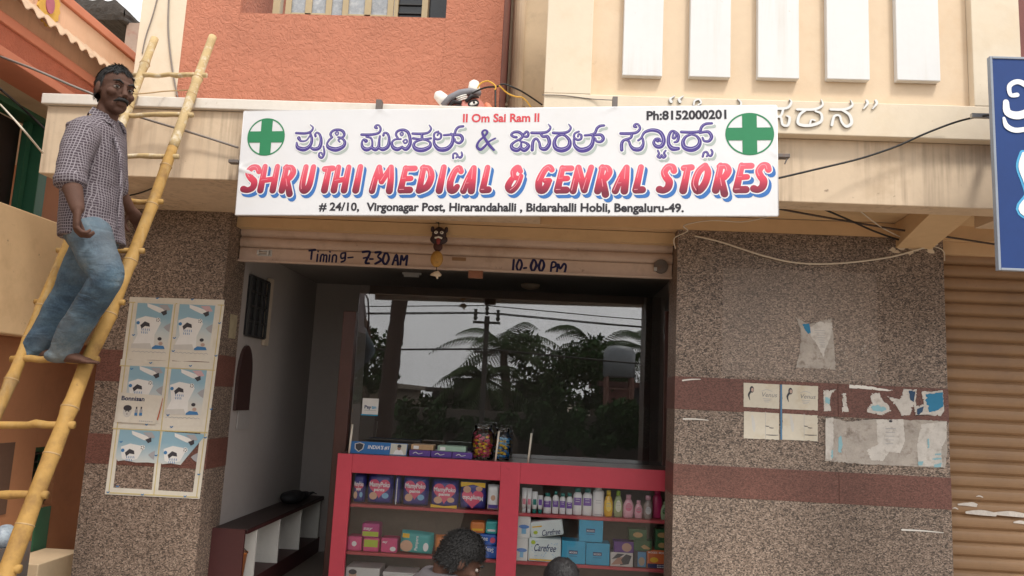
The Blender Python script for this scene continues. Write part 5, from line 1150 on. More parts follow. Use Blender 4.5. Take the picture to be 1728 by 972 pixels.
# ------------------------------------------------------------------ posters and paper scraps on the right pillar
old = paint('old_paper', (.60, .555, .46), .7, .08, 6, stain=(.46, .36, .22), stv=.5); glue = paint('glue_grey', (.41, .37, .33), .8, .22, 11, stain=(.16, .12, .095), stv=.85, bst=.5, bscale=90, bd=.004); torn_w = paint('torn_white', (.58, .55, .51), .75, .16, 16, stain=(.33, .29, .25), stv=.75, bst=.5, bscale=70, bd=.004); t_blue = ink('scrap_blue', (.03, .20, .36)); t_cyan = ink('scrap_cyan', (.26, .46, .52)); t_navy = ink('scrap_navy', (.03, .07, .14))
RP = lambda x, y: (1230+x/3.471, 520+y/3.471)
def ru(x, y): return up(*RP(x, y))
def rag(pts, seed, amp=.006, sub=16):               # torn outline: coarse tears with fine fibres
    rnd = random.Random(seed); out = []; n = len(pts)
    for i in range(n):
        a, b = pts[i], pts[(i+1) % n]; L = math.hypot(b[0]-a[0], b[1]-a[1]) or 1; nx, ny = -(b[1]-a[1])/L, (b[0]-a[0])/L
        m = max(3, min(sub, int(L/.0045)))
        for k in range(m):
            t = k/m; e = amp*(1.5*noise.noise(Vector((seed*3.1+i, t*L*60, 0)))+.8*noise.noise(Vector((seed*5.7+i, t*L*190, 4))))*math.sin(math.pi*min(1, t+.1)) if k else 0
            if k and rnd.random() < .10: e -= amp*rnd.uniform(1, 2.5)
            out.append((a[0]+(b[0]-a[0])*t+nx*e, a[1]+(b[1]-a[1])*t+ny*e))
    return out
def sheet(name, label, cat, pts, mat, h, seed=0, amp=0.0, group=None, parent=None):
    P0 = [ru(*p) for p in pts]; mb = MB(); amp = min(amp, .0042)
    o2 = rag(P0, seed, amp) if amp else P0
    mb.prism([pf.pt(u, v, .0004) for u, v in o2], pf.N*h)
    o = mb.build(name, mat, parent)
    if label: tag(o, label, cat, group)
    return o
for i, (x0, lab, lab2) in enumerate(((86, 'faded card advert with a dark haired woman, left of the pair on the maroon band', 'blank faded card left of the blue tape below the maroon band'), (312, 'faded card advert with a dark haired woman, right of the pair on the maroon band', 'blank faded card right of the blue tape below the maroon band'))):
    o = sheet('poster', lab, 'poster', [(x0, 437+i*10), (x0+210, 447+i*10), (x0+208, 590+i*10), (x0, 578+i*12)], old, .0016, i, .0012)
    hx, hy_ = ru(x0+48, 476+i*10)
    mb = MB(); disc(mb, pf, hx, hy_, .014, .0026, 20, .022); mb.build('hair_print', pk_dark, o)
    mb = MB(); ribbon(mb, pf, [(hx-.006, hy_-.01, .014), (hx-.020, hy_-.035, .012), (hx-.016, hy_-.058, .006), (hx-.012, hy_-.07, .003)], .0030); mb.build('hair_print', pk_dark, o)
    mb = MB(); disc(mb, pf, hx+.003, hy_-.002, .0085, .0036, 16, .013); mb.build('face_print', pk_sk, o)
    u0, v0 = ru(x0+108, 518+i*10); u1, _ = ru(x0+196, 518+i*10); text('Venus', pf, u0, v0, u1, .0024, .030, ink('advert_grey', (.19, .19, .2)), o, 'brand_word', shear=.25, bold=.0)
    mb = MB(); ribbon(mb, pf, [(u0-.003, v0+.035, .002), (u0+.03, v0+.047, .003), (u0+.066, v0+.036, .002)], .0024)
    for j in range(3): ribbon(mb, pf, [(u0+.008+j*.004, v0-.013-j*.010, .003), (u0+.06-j*.008, v0-.014-j*.010, .003)], .0026)
    mb.build('small_print', pk_grey, o)
    o = sheet('poster', lab2, 'poster', [(x0+2, 604+i*12), (x0+208, 616+i*12), (x0+208, 772+i*8), (x0, 762+i*8)], old, .0014, 20+i, .0016)
    mb = MB()
    for (a, b, c_) in ((132, 742, 70), (150, 700, 26), (128, 690, 22)): ribbon(mb, pf, [(*ru(x0+a, b), .004), (*ru(x0+a+c_*.5, b+2), .006), (*ru(x0+a+c_, b+2), .003)], .0022)
    mb.build('small_print', pk_dark, o)
    mb = MB(); ribbon(mb, pf, [(*ru(x0+50, 630), .010), (*ru(x0+58, 680), .022), (*ru(x0+62, 720), .012)], .0019); mb.build('faint_figure', pk_pale, o)
    mb = MB(); ribbon(mb, pf, [(*ru(x0+128, 606+i*10), .002), (*ru(x0+128, 765), .002)], .0021); mb.build('fold_line', pk_grey, o)
tag(MB().box(pf.pt(*ru(301, 448), .0), pf.pt(*ru(311, 770), .0035)).build('tape_strip', ink('tape_blue', (.10, .22, .36))), 'vertical blue tape between the faded card adverts', 'tape')
sc_ = [('torn paper remnant with blue print on the upper part of the wide pillar', [(388,52),(470,95),(520,80),(600,60),(612,150),(622,300),(625,362),(540,355),(390,350),(415,250),(420,130)], glue, 40, .004),
 ('white torn paper with small print over the upper remnant', [(465,120),(530,78),(605,90),(600,160),(560,250),(555,290),(520,220),(480,165)], torn_w, 41, .006),
 ('narrow torn paper strip at the left of the scraps on the maroon band', [(553,480),(628,478),(600,500),(590,540),(598,600),(556,604),(555,540)], torn_w, 42, .004),
 ('thin torn paper strip beside the card adverts on the maroon band', [(660,500),(685,498),(690,560),(702,606),(662,610),(668,560)], torn_w, 43, .005),
 ('long white paint smear along the top of the maroon band', [(703,448),(780,452),(960,480),(930,486),(820,476),(705,468)], mk_white, 44, .002),
 ('torn paper patch with pale green print on the maroon band', [(835,500),(880,495),(900,540),(935,570),(950,600),(900,628),(812,610),(810,580),(840,555),(828,520)], torn_w, 45, .006),
 ('ragged white paper shreds in the middle of the maroon band', [(925,515),(1000,535),(1025,470),(1060,480),(1085,550),(1060,625),(1010,630),(985,580)], torn_w, 46, .008),
 ('torn paper scrap showing dark blue print on the maroon band', [(1045,478),(1100,475),(1092,540),(1100,600),(1070,560)], torn_w, 47, .006),
 ('torn blue poster remnant at the right end of the maroon band', [(1125,485),(1180,490),(1250,480),(1260,600),(1240,632),(1165,625),(1090,630),(1085,580),(1140,560)], torn_w, 48, .008),
 ('large grey glue patch of removed posters below the maroon band', [(562,640),(640,650),(690,665),(860,650),(1130,655),(1275,662),(1278,840),(1265,938),(1040,925),(800,915),(650,905),(562,895)], glue, 49, .004),
 ('white layered paper remnant in the centre of the grey glue patch', [(862,652),(1020,650),(1030,780),(1000,850),(940,840),(900,895),(830,890),(805,830),(870,800)], torn_w, 50, .007),
 ('white paper remnant with blue letters at the right of the grey glue patch', [(1125,680),(1275,664),(1272,760),(1240,830),(1250,930),(1110,925),(1100,800)], torn_w, 51, .007),
 ('pale paper strip at the left side of the grey glue patch', [(566,646),(610,640),(612,760),(600,890),(566,880)], torn_w, 52, .005)]
SO = []
for i, (lab, pts, mt, sd, am) in enumerate(sc_):
    SO.append(sheet('paper_scrap', lab, 'paper scrap', pts, mt, .0012+i*.0003, sd, am))
def scrapprint(par, lst, mat, h, seed, amp=.003, nm='blue_print'):
    for j, pts in enumerate(lst):
        mb = MB(); poly(mb, pf, rag([ru(*p) for p in pts], seed+j, amp, 8), h+j*.0002); mb.build(nm, mat, par)
scrapprint(SO[0], [[(430,95),(470,90),(480,150),(462,150),(440,118)]], t_blue, .0028, 60)
scrapprint(SO[8], [[(1150,505),(1250,492),(1254,575),(1215,600),(1170,610),(1155,560)]], t_blue, .0056, 61, .006); scrapprint(SO[8], [[(1100,590),(1140,575),(1130,610),(1100,628)]], t_navy, .0058, 62)
scrapprint(SO[7], [[(1050,485),(1092,480),(1080,550),(1062,540)]], t_navy, .0053, 63, .005); scrapprint(SO[2], [[(562,520),(588,525),(590,560),(565,560)]], t_cyan, .0040, 64)
scrapprint(SO[5], [[(830,580),(870,565),(930,590),(900,605),(840,600)]], t_cyan, .0048, 65, .005)
scrapprint(SO[11], [[(1160,765),(1170,765),(1170,820),(1160,820)], [(1205,850),(1240,850),(1240,862),(1205,862)], [(1190,880),(1242,875),(1240,886),(1190,890)], [(1200,915),(1242,905),(1238,930),(1200,932)], [(1105,900),(1135,895),(1130,920),(1105,920)]], t_cyan, .0072, 66, .003)
scrapprint(SO[12], [[(598,830),(606,830),(610,880),(596,880)]], t_cyan, .0072, 67); scrapprint(SO[9], [[(640,760),(655,745),(665,800),(655,850),(638,840)]], t_cyan, .0066, 68)
u, v = ru(945, 662); mb = MB(); disc(mb, pf, u, v, .011, .0066, 14, .008); mb.build('portrait_print', pk_dark, SO[10])
mb = MB()
for i in range(5): ribbon(mb, pf, [(*ru(915, 705+i*22), .003), (*ru(975-i*4, 706+i*22), .003)], .0066)
mb.build('small_print', pk_grey, SO[10])
mb = MB()
for i in range(8): ribbon(mb, pf, [(*ru(500+i*6, 130+i*14), .0025), (*ru(560, 132+i*14), .0025)], .0030)
mb.build('small_print', pk_grey, SO[1])
ch_ = MB(); rnd = random.Random(21)
for i in range(26):
    x, y = rnd.choice([(rnd.uniform(630, 905), rnd.choice([235, 380])+rnd.uniform(-12, 12)), (rnd.choice([640, 903]), rnd.uniform(240, 400)), (rnd.uniform(640, 890), rnd.uniform(240, 380))])
    u, v = ru(x, y); r_ = rnd.uniform(.003, .008); poly(ch_, pf, [(u+r_*rnd.uniform(.5, 1.3)*math.cos(t), v+r_*rnd.uniform(.5, 1.2)*math.sin(t)) for t in (0, 1, 2, 3.1, 4.2, 5.2)], .001+i*2e-5)
tag(ch_.build('glue_specks', glue), 'scattered glue specks right of the upper torn remnant', 'glue specks', kind='stuff')
for lab, x0, y0, x1, y1, w in (('white paint dash at the left end of the upper maroon band', 1152, 642, 1182, 640, .010), ('white paint dash just below the upper maroon band at the left', 1153, 707, 1195, 709, .009), ('long white scratch low on the right side of the wide pillar', 1522, 894, 1592, 899, .010)):
    u0, v0 = up(x0, y0); u1, v1 = up(x1, y1); mb = MB(); ribbon(mb, pf, [(u0, v0, w), ((u0+u1)/2, (v0+v1)/2+.003, w*.8), (u1, v1, w*.4)], .001)
    tag(mb.build('paint_dash', mk_white), lab, 'paint mark')

# ------------------------------------------------------------------ red showcase counter
CT = thing('showcase_counter', 'red framed glass showcase counter standing across the shop doorway', 'counter', (-.3, .6, .12))
redp = paint('counter_red', (.50, .05, .08), .38, .08, 3, bst=.04, speck=((.25, .03, .03), .4)); redd = paint('shelf_red', (.42, .05, .06), .5, .1, 5)
cx0, cx1, cz1, yf = -1.483, .985, 1.146, .50
cb = paint('case_back', (.20, .165, .125), .6, .12, 3, stain=(.12, .1, .08), stv=.5); topm = paint('counter_top', (.09, .06, .05), .3, .1, 5)
fm = MB()
fm.box((cx0, yf, .12), (-1.372, yf+.03, cz1-.001)).box((-.285, yf, .12), (-.142, yf+.03, cz1-.001)).box((-1.3715, yf, 1.012), (-.2855, yf+.03, cz1-.001)).box((-.1415, yf, .998), (cx1, yf+.03, cz1-.001)).box((-1.3715, yf, .12), (-.2855, yf+.03, .16)).box((-.1415, yf, .12), (cx1, yf+.03, .16))
fm.build('front_frame', redp, CT, bevel=.003)
MB().box((cx0, yf+.0305, cz1-.02), (cx1, .93, cz1-.001)).build('counter_top', topm, CT)
for x in (cx0, -.214, cx1-.02): MB().box((x, yf+.0305, .12), (x+.02, .92, cz1-.021)).build('side_panel', redd, CT)
MB().box((cx0+.0205, .90, .12), (-.215, .918, cz1-.021)).box((-.193, .90, .12), (cx1-.021, .918, cz1-.021)).build('back_panel', cb, CT)
ZS = {}
for (x0, x1, sd) in ((cx0+.0205, -.2145, 'L'), (-.1935, cx1-.0205, 'R')):
    for k, zt in ((1, .787), (2, .452), (3, .165)):
        MB().box((x0, yf+.045, zt-.022), (x1, .895, zt)).build('shelf', redd, CT, bevel=.002); ZS[sd, k] = zt
for x0, x1, z1 in ((-1.371, -.286, 1.011), (-.141, cx1-.001, .997)):
    MB().box((x0, yf+.033, .161), (x1, yf+.037, z1)).build('glass_pane', glass_case, CT)
for px, py0, py1 in ((591, 716, 762), (838, 728, 776), (893, 731, 781)):
    a, b = P(px-2, py1, .53), P(px+4, py0, .53); MB().tube([(a.x, .53, cz1), (b.x, .53, b.z)], .0075, 8).build('glass_holder', paint('holder_white', (.62, .58, .5), .4), CT, smooth=True)
tag(MB().box((P(611, 690, YGL-.01).x, YGL-.01, P(620, 699, YGL-.01).z), (P(638, 690, YGL-.01).x, YGL-.006, P(620, 672, YGL-.01).z)).build('sticker_card', None), 'white payment sticker on the glass screen above the counter', 'sticker')
STK = bpy.data.objects['sticker_card']; STK.data.materials.append(pk_white)
kp = front(YGL-.01); u0, v0 = kp.uv(615, 689); u1, _ = kp.uv(626.5, 688); u2, _ = kp.uv(635, 688)
text('Pay', kp, u0, v0, u1, .001, .026, ink('pay_navy', (.01, .03, .12)), STK, 'letters', bold=.03); text('tm', kp, u1+.003, v0, u2, .001, .026, ink('pay_cyan', (.01, .33, .60)), STK, 'letters', bold=.03)
mb = MB(); ribbon(mb, kp, [(u0, v0-.014, .003), (u2, v0-.014, .003)], .001); mb.build('small_print', pk_grey, STK)
mb = MB(); poly(mb, kp, [(u0-.025, v0-.055), (u2+.015, v0-.055), (u2+.015, v0-.047), (u0-.025, v0-.047)], .001); mb.build('blue_edge', ink('pay_cyan2', (.01, .33, .60)), STK)

# ---- goods
YG = .56
def span(x0, x1, ytop, zb, Y=YG):
    ym = ytop+15; return P(x0, ym, Y).x, P(x1, ym, Y).x, P((x0+x1)/2, ytop, Y).z
pack_blue = paint('pack_blue', (.035, .035, .22), .35, .1, 6, bst=.25, bscale=14, bd=.02)
pack_pink = ink('pack_pink', (.62, .10, .18), .4); pack_white = ink('pack_white', (.74, .74, .74), .4); pack_yellow = ink('pack_yellow', (.70, .44, .04), .4); pack_skin = ink('pack_skin', (.58, .36, .25), .4); pack_lblue = ink('pack_light_blue', (.2, .42, .62), .4)
def soft_pack(T, nm, x0, x1, z0, z1, y0, d, mat, rot=0):
    cx_, cz = (x0+x1)/2, (z0+z1)/2; hx, hz = (x1-x0)/2, (z1-z0)/2; mb = MB()
    def f(sgn):
        def g(u, v):
            a, b = 2*u-1, 2*v-1; k = ((1-abs(a)**5)*(1-abs(b)**6))
            k = max(k, 0)**.45; p = 1-.05*abs(a)*abs(b)
            return (cx_+hx*a*p, y0+d/2-sgn*d/2*k, cz+hz*b*p)
        return g
    mb.grid(f(1), 14, 14); mb.grid(lambda u, v: f(-1)(1-u, v), 14, 14)
    o = mb.build(nm, mat, T, smooth=True); return o
def rotxz(T, ang):
    T.rotation_euler = (0, ang, 0)
dl = lambda T, pl, pts, mat, nm, h: poly(mb := MB(), pl, pts, h).build(nm, mat, T)
def ellp(u, v, a, b, n=18, t0=0): return [(u+a*math.cos(2*math.pi*i/n+t0), v+b*math.sin(2*math.pi*i/n+t0)) for i in range(n)]
def heart(u, v, s): return [(u+s*.062*(16*math.sin(t)**3)/16*16/10, v+s*.06*(13*math.cos(t)-5*math.cos(2*t)-2*math.cos(3*t)-math.cos(4*t))/10) for t in [2*math.pi*i/30 for i in range(30)]]
GD = 'blue diaper packs on the upper left shelf'
packs = [(590, 616, 798, 'blue diaper pack cut off by the red frame at the left end of its shelf', 0), (619, 663, 799, 'blue diaper pack with pink heart and baby picture, second from the left red frame', 0), (679, 723, 801, 'blue diaper pack with a large pink heart in the middle of its shelf', 0), (727, 774, 809, 'blue diaper pack with yellow lower edge on the upper left shelf', 1), (776, 820, 813, 'blue diaper pack standing upside down with yellow top edge', 2)]
z1s = ZS['L', 1]
for x0, x1, yt, lab, kind in packs:
    a, b, zt = span(x0, x1, yt, z1s); a = max(a, -1.368)
    T = thing('diaper_pack', lab, 'pack', ((a+b)/2, YG+.05, z1s), GD); soft_pack(T, 'wrapper', a, b, z1s+.001, zt, YG, .11, pack_blue)
    pl = front(YG-.001); w, h = b-a, zt-z1s; cu__, cv = (a+b)/2, z1s+h*.56
    if kind == 2: cv = z1s+h*.42
    dl(T, pl, heart(cu__, cv, w/.15*.62), pack_pink, 'heart_print', .001)
    up_ = kind == 2
    if not up_: text('MamyPoko', pl, a+w*.12, cv+h*.02, b-w*.10, .0022, h*.15, pack_white, T, 'brand_word', bold=.03); text('pants', pl, cu__-w*.2, cv-h*.12, cu__+w*.2, .0024, h*.10, pack_white, T, 'brand_word', bold=.03)
    else: text('MamyPoko', pl, b-w*.10, cv+h*.06, b-w*.10+w*.78, .0022, h*.15, pack_white, T, 'brand_word', bold=.03, rot=math.pi)
    dl(T, pl, ellp(a+w*.28, z1s+h*.28 if not up_ else zt-h*.28, w*.15, h*.12), pack_skin, 'baby_print', .0018)
    dl(T, pl, ellp(a+w*.74, z1s+h*.30 if not up_ else zt-h*.24, w*.13, h*.09), pack_lblue if not kind else pack_skin, 'side_print', .0020)
    if kind: dl(T, pl, [(a+w*.03, z1s+.004), (b-w*.03, z1s+.004), (b-w*.03, z1s+h*.13), (cu__, z1s+h*.08), (a+w*.03, z1s+h*.13)] if kind == 1 else [(a+w*.03, zt-.004), (b-w*.03, zt-.004), (b-w*.03, zt-h*.2), (cu__, zt-h*.10), (a+w*.03, zt-h*.2)], pack_yellow, 'yellow_edge', .0026)
a, b, zt = span(665, 676, 800, z1s); T = thing('diaper_pack', 'dark blue diaper pack turned edge on with a white seam', 'pack', ((a+b)/2, YG+.05, z1s), GD); soft_pack(T, 'wrapper', a, b, z1s+.001, zt, YG+.01, .16, pack_blue); dl(T, front(YG), [((a+b)/2-.003, z1s+.01), ((a+b)/2+.003, z1s+.01), ((a+b)/2+.004, zt-.03), ((a+b)/2-.001, zt-.03)], pack_white, 'seam', .012)
a, b, zt = span(822, 846, 818, z1s); b = min(b, -.288)
T = thing('wipes_pack', 'white wipes pack with a small baby face at the right end of the diaper shelf', 'pack', ((a+b)/2, YG+.05, z1s)); soft_pack(T, 'wrapper', a, b, z1s+.001, zt, YG, .10, pack_white); dl(T, front(YG), ellp((a+b)/2, (z1s+zt)/2, .017, .020), pack_skin, 'baby_print', .001); dl(T, front(YG), [(a+.012, z1s+.02), (b-.006, z1s+.02), (b-.006, z1s+.045), (a+.012, z1s+.045)], c2, 'purple_band', .0012)
def box_item(nm, lab, cat, x0, x1, ytop, zb, mat, Y=YG, d=.12, group=None, ybot=None, rot=0, bevel=.003):
    a, b, zt = span(x0, x1, ytop, zb, Y); 
    if ybot: zb = P((x0+x1)/2, ybot, Y).z
    T = thing(nm, lab, cat, ((a+b)/2, Y+d/2, zb), group); MB().box((a, Y, zb+.0005), (b, Y+d, zt)).build('carton' if bevel < .01 else 'wrapper', mat, T, bevel=bevel)
    if rot: rotxz(T, rot)
    return T, a, b, zb, zt, front(Y)
def band(T, pl, a, b, z0, z1, mat, nm, h=.001): return dl(T, pl, [(a, z0), (b, z0), (b, z1), (a, z1)], mat, nm, h)
z2 = ZS['L', 2]
pinkp = paint('pad_pink', (.60, .06, .20), .4, .08, 9); magp = paint('pad_magenta', (.42, .03, .20), .4, .08, 9); limep = ink('pad_lime', (.40, .50, .05)); tealp = paint('pad_teal', (.05, .36, .36), .4, .1, 9); orgp = paint('pad_orange', (.62, .20, .05), .4, .1, 9); blup = paint('pad_blue', (.015, .10, .42), .35, .1, 9)
T, a, b, z0, zt, pl = box_item('pad_pack', 'small pink pad pack with a white flower beside the left red frame', 'pack', 585, 610, 905, z2, pinkp, bevel=.012); dl(T, pl, ellp((a+b)/2, (z0+zt)/2, .018, .018), pack_white, 'flower_print', .001)
T, a, b, z0, zt, pl = box_item('pad_pack', 'pink and lime pad pack lying under another of its kind', 'pack', 612, 639, 908, z2, pinkp, bevel=.012); band(T, pl, a+.008, b-.008, z0+.035, zt-.012, limep, 'lime_band'); zl = zt
a_, b_, zt_ = span(610, 640, 883, zl)
T = thing('pad_pack', 'magenta and lime pad pack stacked on top of a pink one', 'pack', ((a_+b_)/2, YG+.06, zl)); MB().box((a_, YG+.001, zl+.0005), (b_, YG+.11, zt_)).build('wrapper', magp, T, bevel=.012); band(T, front(YG+.001), a_+.008, b_-.006, zl+.012, zl+.045, limep, 'lime_band'); text('say', front(YG+.001), a_+.012, zl+.058, b_-.05, .001, .022, pack_white, T, 'brand_word', shear=.2, bold=.02)
T, a, b, z0, zt, pl = box_item('pad_pack', 'pink pad pack with white lettering beside the teal diaper pack', 'pack', 642, 670, 908, z2, pinkp, bevel=.012); text('say', pl, a+.012, zt-.035, a+.05, .001, .018, pack_white, T, 'brand_word', shear=.2); dl(T, pl, ellp(b-.03, z0+.03, .022, .016), pack_white, 'white_print', .001)
a, b, zt = span(673, 730, 897, z2); T = thing('diaper_pack', 'teal diaper pack with a sleeping baby leaning on the middle left shelf', 'pack', ((a+b)/2, YG+.05, z2)); soft_pack(T, 'wrapper', a, b, z2+.001, zt, YG, .10, tealp); pl = front(YG)
dl(T, pl, ellp(a+.055, z2+.055, .045, .04), pack_skin, 'baby_print', .001); band(T, pl, a+.02, a+.07, zt-.05, zt-.02, pack_yellow, 'yellow_corner', .0012); text('Pampers', pl, (a+b)/2+.012, z2+.03, (a+b)/2+.012+.10, .0012, .022, pack_white, T, 'brand_word', bold=.02, rot=math.pi/2); dl(T, pl, ellp(b-.05, z2+.06, .02, .03), pack_white, 'white_print', .0014)
T.rotation_euler = (0, .05, 0)
a, b, zt = span(732, 772, 904, z2); T = thing('pad_pack', 'large plain orange pad pack behind the bent head', 'pack', ((a+b)/2, YG+.05, z2)); soft_pack(T, 'wrapper', a, b, z2+.001, zt, YG, .10, orgp)
T, a, b, z0, zt, pl = box_item('pad_pack', 'blue pad pack with white lettering at the bottom of the right hand stack', 'pack', 800, 843, 921, z2, blup, bevel=.016); b = min(b, -.29); text('Stayfree', pl, b-.02, z0+.072, b-.02+.13, .0012, .030, pack_white, T, 'brand_word', bold=.01, rot=math.pi); zl = zt
a_, b_, zt_ = span(788, 843, 901, zl); b_ = min(b_, -.29)
T = thing('pad_pack', 'blue pad pack with upright white lettering on top of its twin', 'pack', ((a_+b_)/2, YG+.06, zl)); MB().box((a_, YG, zl+.0005), (b_, YG+.12, zt_)).build('wrapper', blup, T, bevel=.016); text('Stayfree', front(YG), a_+.03, zl+.035, a_+.15, .0012, .034, pack_white, T, 'brand_word', bold=.01); dl(T, front(YG), ellp(b_-.03, zl+.04, .02, .02), pack_pink, 'pink_print', .001); zl2 = zt_
for x0, x1, yt, m_, lab in ((793, 818, 881, orgp, 'small orange pad pack on top of the blue packs'), (819, 843, 880, tealp, 'small green and white pad pack on top of the blue packs')):
    a_, b_, zt_ = span(x0, x1, yt, zl2); b_ = min(b_, -.29); T = thing('pad_pack', lab, 'pack', ((a_+b_)/2, YG+.06, zl2)); MB().box((a_, YG+.005, zl2+.0005), (b_, YG+.11, zt_)).build('wrapper', m_, T, bevel=.014); band(T, front(YG+.005), a_+.014, b_-.014, zl2+.02, zl2+.034, pack_white if m_ is tealp else pack_yellow, 'band_print')
z3 = ZS['L', 3]
whitec = paint('carton_white', (.62, .62, .60), .5, .06, 8)
T, a, b, z0, zt, pl = box_item('machine_carton', 'white carton with a small portrait on the lowest left shelf', 'carton', 583, 640, 958, z3, whitec, d=.2); dl(T, pl, ellp(a+.05, zt-.05, .028, .03), pack_skin, 'portrait_print', .001); dl(T, pl, ellp(a+.05, zt-.032, .03, .018), pk_dark, 'hair_print', .0014)
T, a, b, z0, zt, pl = box_item('machine_carton', 'white carton with a black printed panel on the lowest left shelf', 'carton', 645, 700, 966, z3, whitec, d=.2); band(T, pl, a+.02, b-.02, z0+.02, zt-.03, pk_dark, 'black_panel')
# bottles and tubes on the upper right shelf
zr = ZS['R', 1]
def zx(v): return 850+v/5.063
white_b = paint('bottle_white', (.66, .66, .66), .3, .04, 9, bst=0); tealc = paint('cap_teal', (.01, .16, .14), .35, .1, 9, bst=0); purp = ink('label_purple', (.16, .08, .34)); gold = paint('oil_yellow', (.66, .38, .02), .15, .1, 9, bst=0); lgreen = paint('wash_green', (.30, .36, .18), .2, .1, 9, bst=0); lpink = paint('lotion_pink', (.68, .36, .44), .3, .06, 9, bst=0); magb = paint('bottle_magenta', (.52, .03, .14), .3, .08, 9, bst=0); clearb = paint('clear_liquid', (.24, .19, .18), .12, .1, 9, bst=0); pgreen = paint('bottle_pale_green', (.34, .44, .26), .3, .06, 9, bst=0); yelc = paint('cap_yellow', (.72, .50, .03), .35, .05, 9, bst=0); grnc = paint('cap_green', (.28, .46, .04), .35, .05, 9, bst=0)
PRO = {'round': [(.94, 0), (1, .03), (1, .66), (.92, .74), (.55, .82), (.38, .84)], 'talc': [(.96, 0), (1, .02), (1, .80), (.86, .88), (.5, .90)], 'oval': [(.72, 0), (.9, .05), (1, .3), (.95, .55), (.6, .76), (.36, .82)], 'tall': [(.9, 0), (1, .03), (1, .72), (.7, .82), (.45, .85)]}
def bottle(lab, v0, v1, vt, shape, bm, cm_, lm=None, lz=(.25, .6), Y=YG+.05, cap=.36, group=None, sy=.6):
    a, b = P(zx(v0), 850, Y).x, P(zx(v1), 850, Y).x; zt = P(zx((v0+v1)/2), 780+vt/5.063, Y).z; r = (b-a)/2; h = zt-zr
    T = thing('bottle', lab, 'bottle', ((a+b)/2, Y, zr), group); c = ((a+b)/2, Y, zr+.0005)
    MB().lathe([(p*r, z*h) for p, z in PRO[shape]], c, 22, 1, sy).build('body', bm, T, smooth=True)
    top = PRO[shape][-1]; MB().lathe([(cap*r*1.12, top[1]*h), (cap*r*1.12, h*.985), (cap*r*.95, h)], c, 18, 1, max(sy, .8)).build('cap', cm_, T, smooth=True)
    if lm:
        mb = MB(); n = 10
        def lf(u, v):
            t = math.radians(-145+110*u); R_ = r*1.012*(.98 if shape == 'oval' else 1); return (c[0]+R_*math.cos(t), c[1]+R_*sy*math.sin(t)-.0006, c[2]+h*(lz[0]+(lz[1]-lz[0])*v))
        if shape == 'oval':
            mb.add([(c[0]+r*.62*math.cos(t), c[1]-r*sy*1.03, c[2]+h*(lz[0]+lz[1])/2+h*(lz[1]-lz[0])/2*math.sin(t)*(1.25 if math.sin(t) > 0 else 1)) for t in [2*math.pi*i/16 for i in range(16)]], [tuple(range(16))])
        else: mb.grid(lf, n, 2)
        mb.build('label', lm, T)
        p2 = Plane((0, c[1]-r*sy*1.05, 0), (1, 0, 0), (0, 0, 1)); mb = MB()
        for j in range(2): ribbon(mb, p2, [(c[0]-r*.45, c[2]+h*(lz[1]-.05-j*.09), .003), (c[0]+r*.4, c[2]+h*(lz[1]-.05-j*.09), .003)], .001)
        if shape != 'oval': ribbon(mb, p2, [(c[0]-r*.6, c[2]+h*.06, .004), (c[0]+r*.6, c[2]+h*.06, .004)], .0012)
        mb.build('print', pack_white if lm in (purp, magb) else pk_grey, T)
    return T
def tube_item(lab, v0, v1, vt, bm, cm_, lm, Y=YG+.02):
    a, b = P(zx(v0), 850, Y).x, P(zx(v1), 850, Y).x; zt = P(zx((v0+v1)/2), 780+vt/5.063, Y).z; r = (b-a)/2; c = (a+b)/2
    T = thing('tube', lab, 'tube', (c, Y, zr)); mb = MB()
    loft(mb, [((c, Y, zr+.03), Vector((r*.8, 0, 0)), Vector((0, r*.7, 0))), ((c, Y, zr+(zt-zr)*.5), Vector((r*.95, 0, 0)), Vector((0, r*.5, 0))), ((c, Y, zt), Vector((r, 0, 0)), Vector((0, .002, 0)))], 18); mb.build('body', bm, T, smooth=True)
    MB().lathe([(r*.75, 0), (r*.75, .029)], (c, Y, zr+.0005), 16).build('cap', cm_, T, smooth=True)
    p2 = front(Y-r*.62); mb = MB(); poly(mb, p2, [(c-r*.6, zr+.06), (c+r*.6, zr+.06), (c+r*.6, zr+.10), (c-r*.6, zr+.10)], .001); mb.build('print', lm, T); return T
tube_item('white tube with pink print at the far left of the bottle shelf', 152, 196, 218, white_b, white_b, ink('label_pink', (.6, .2, .26))); tube_item('second white tube with pink print beside the teal tube', 197, 238, 222, white_b, white_b, ink('label_pink2', (.6, .2, .26)))
tube_item('white tube with teal lower half on the bottle shelf', 240, 288, 250, white_b, tealc, tealc); tube_item('cream tube with a purple panel before the small bottles', 289, 335, 282, white_b, tealc, purp)
bottle('squat white bottle with purple label and teal cap next to the cream tube', 337, 408, 262, 'round', white_b, tealc, purp, (.3, .62), cap=.5)
bottle('slim white bottle with a pointed teal cap', 415, 470, 247, 'round', white_b, tealc, purp, (.3, .58), cap=.42)
bottle('short white bottle with teal cap left of its twin', 476, 529, 262, 'round', white_b, tealc, purp, (.3, .62), cap=.6); bottle('short white bottle with teal cap beside the tall cartons', 534, 589, 262, 'round', white_b, tealc, purp, (.28, .56), cap=.6)
bottle('tall white bottle with a large purple panel and teal cap, left of the two', 593, 668, 218, 'tall', white_b, tealc, purp, (.36, .64), cap=.62); bottle('tall white bottle with a large purple panel, right next to the white talc', 673, 755, 222, 'tall', white_b, tealc, purp, (.36, .64), cap=.55)
bottle('big plain white talc bottle with white cap', 759, 856, 212, 'talc', white_b, white_b, white_b, (.35, .6), cap=.5)
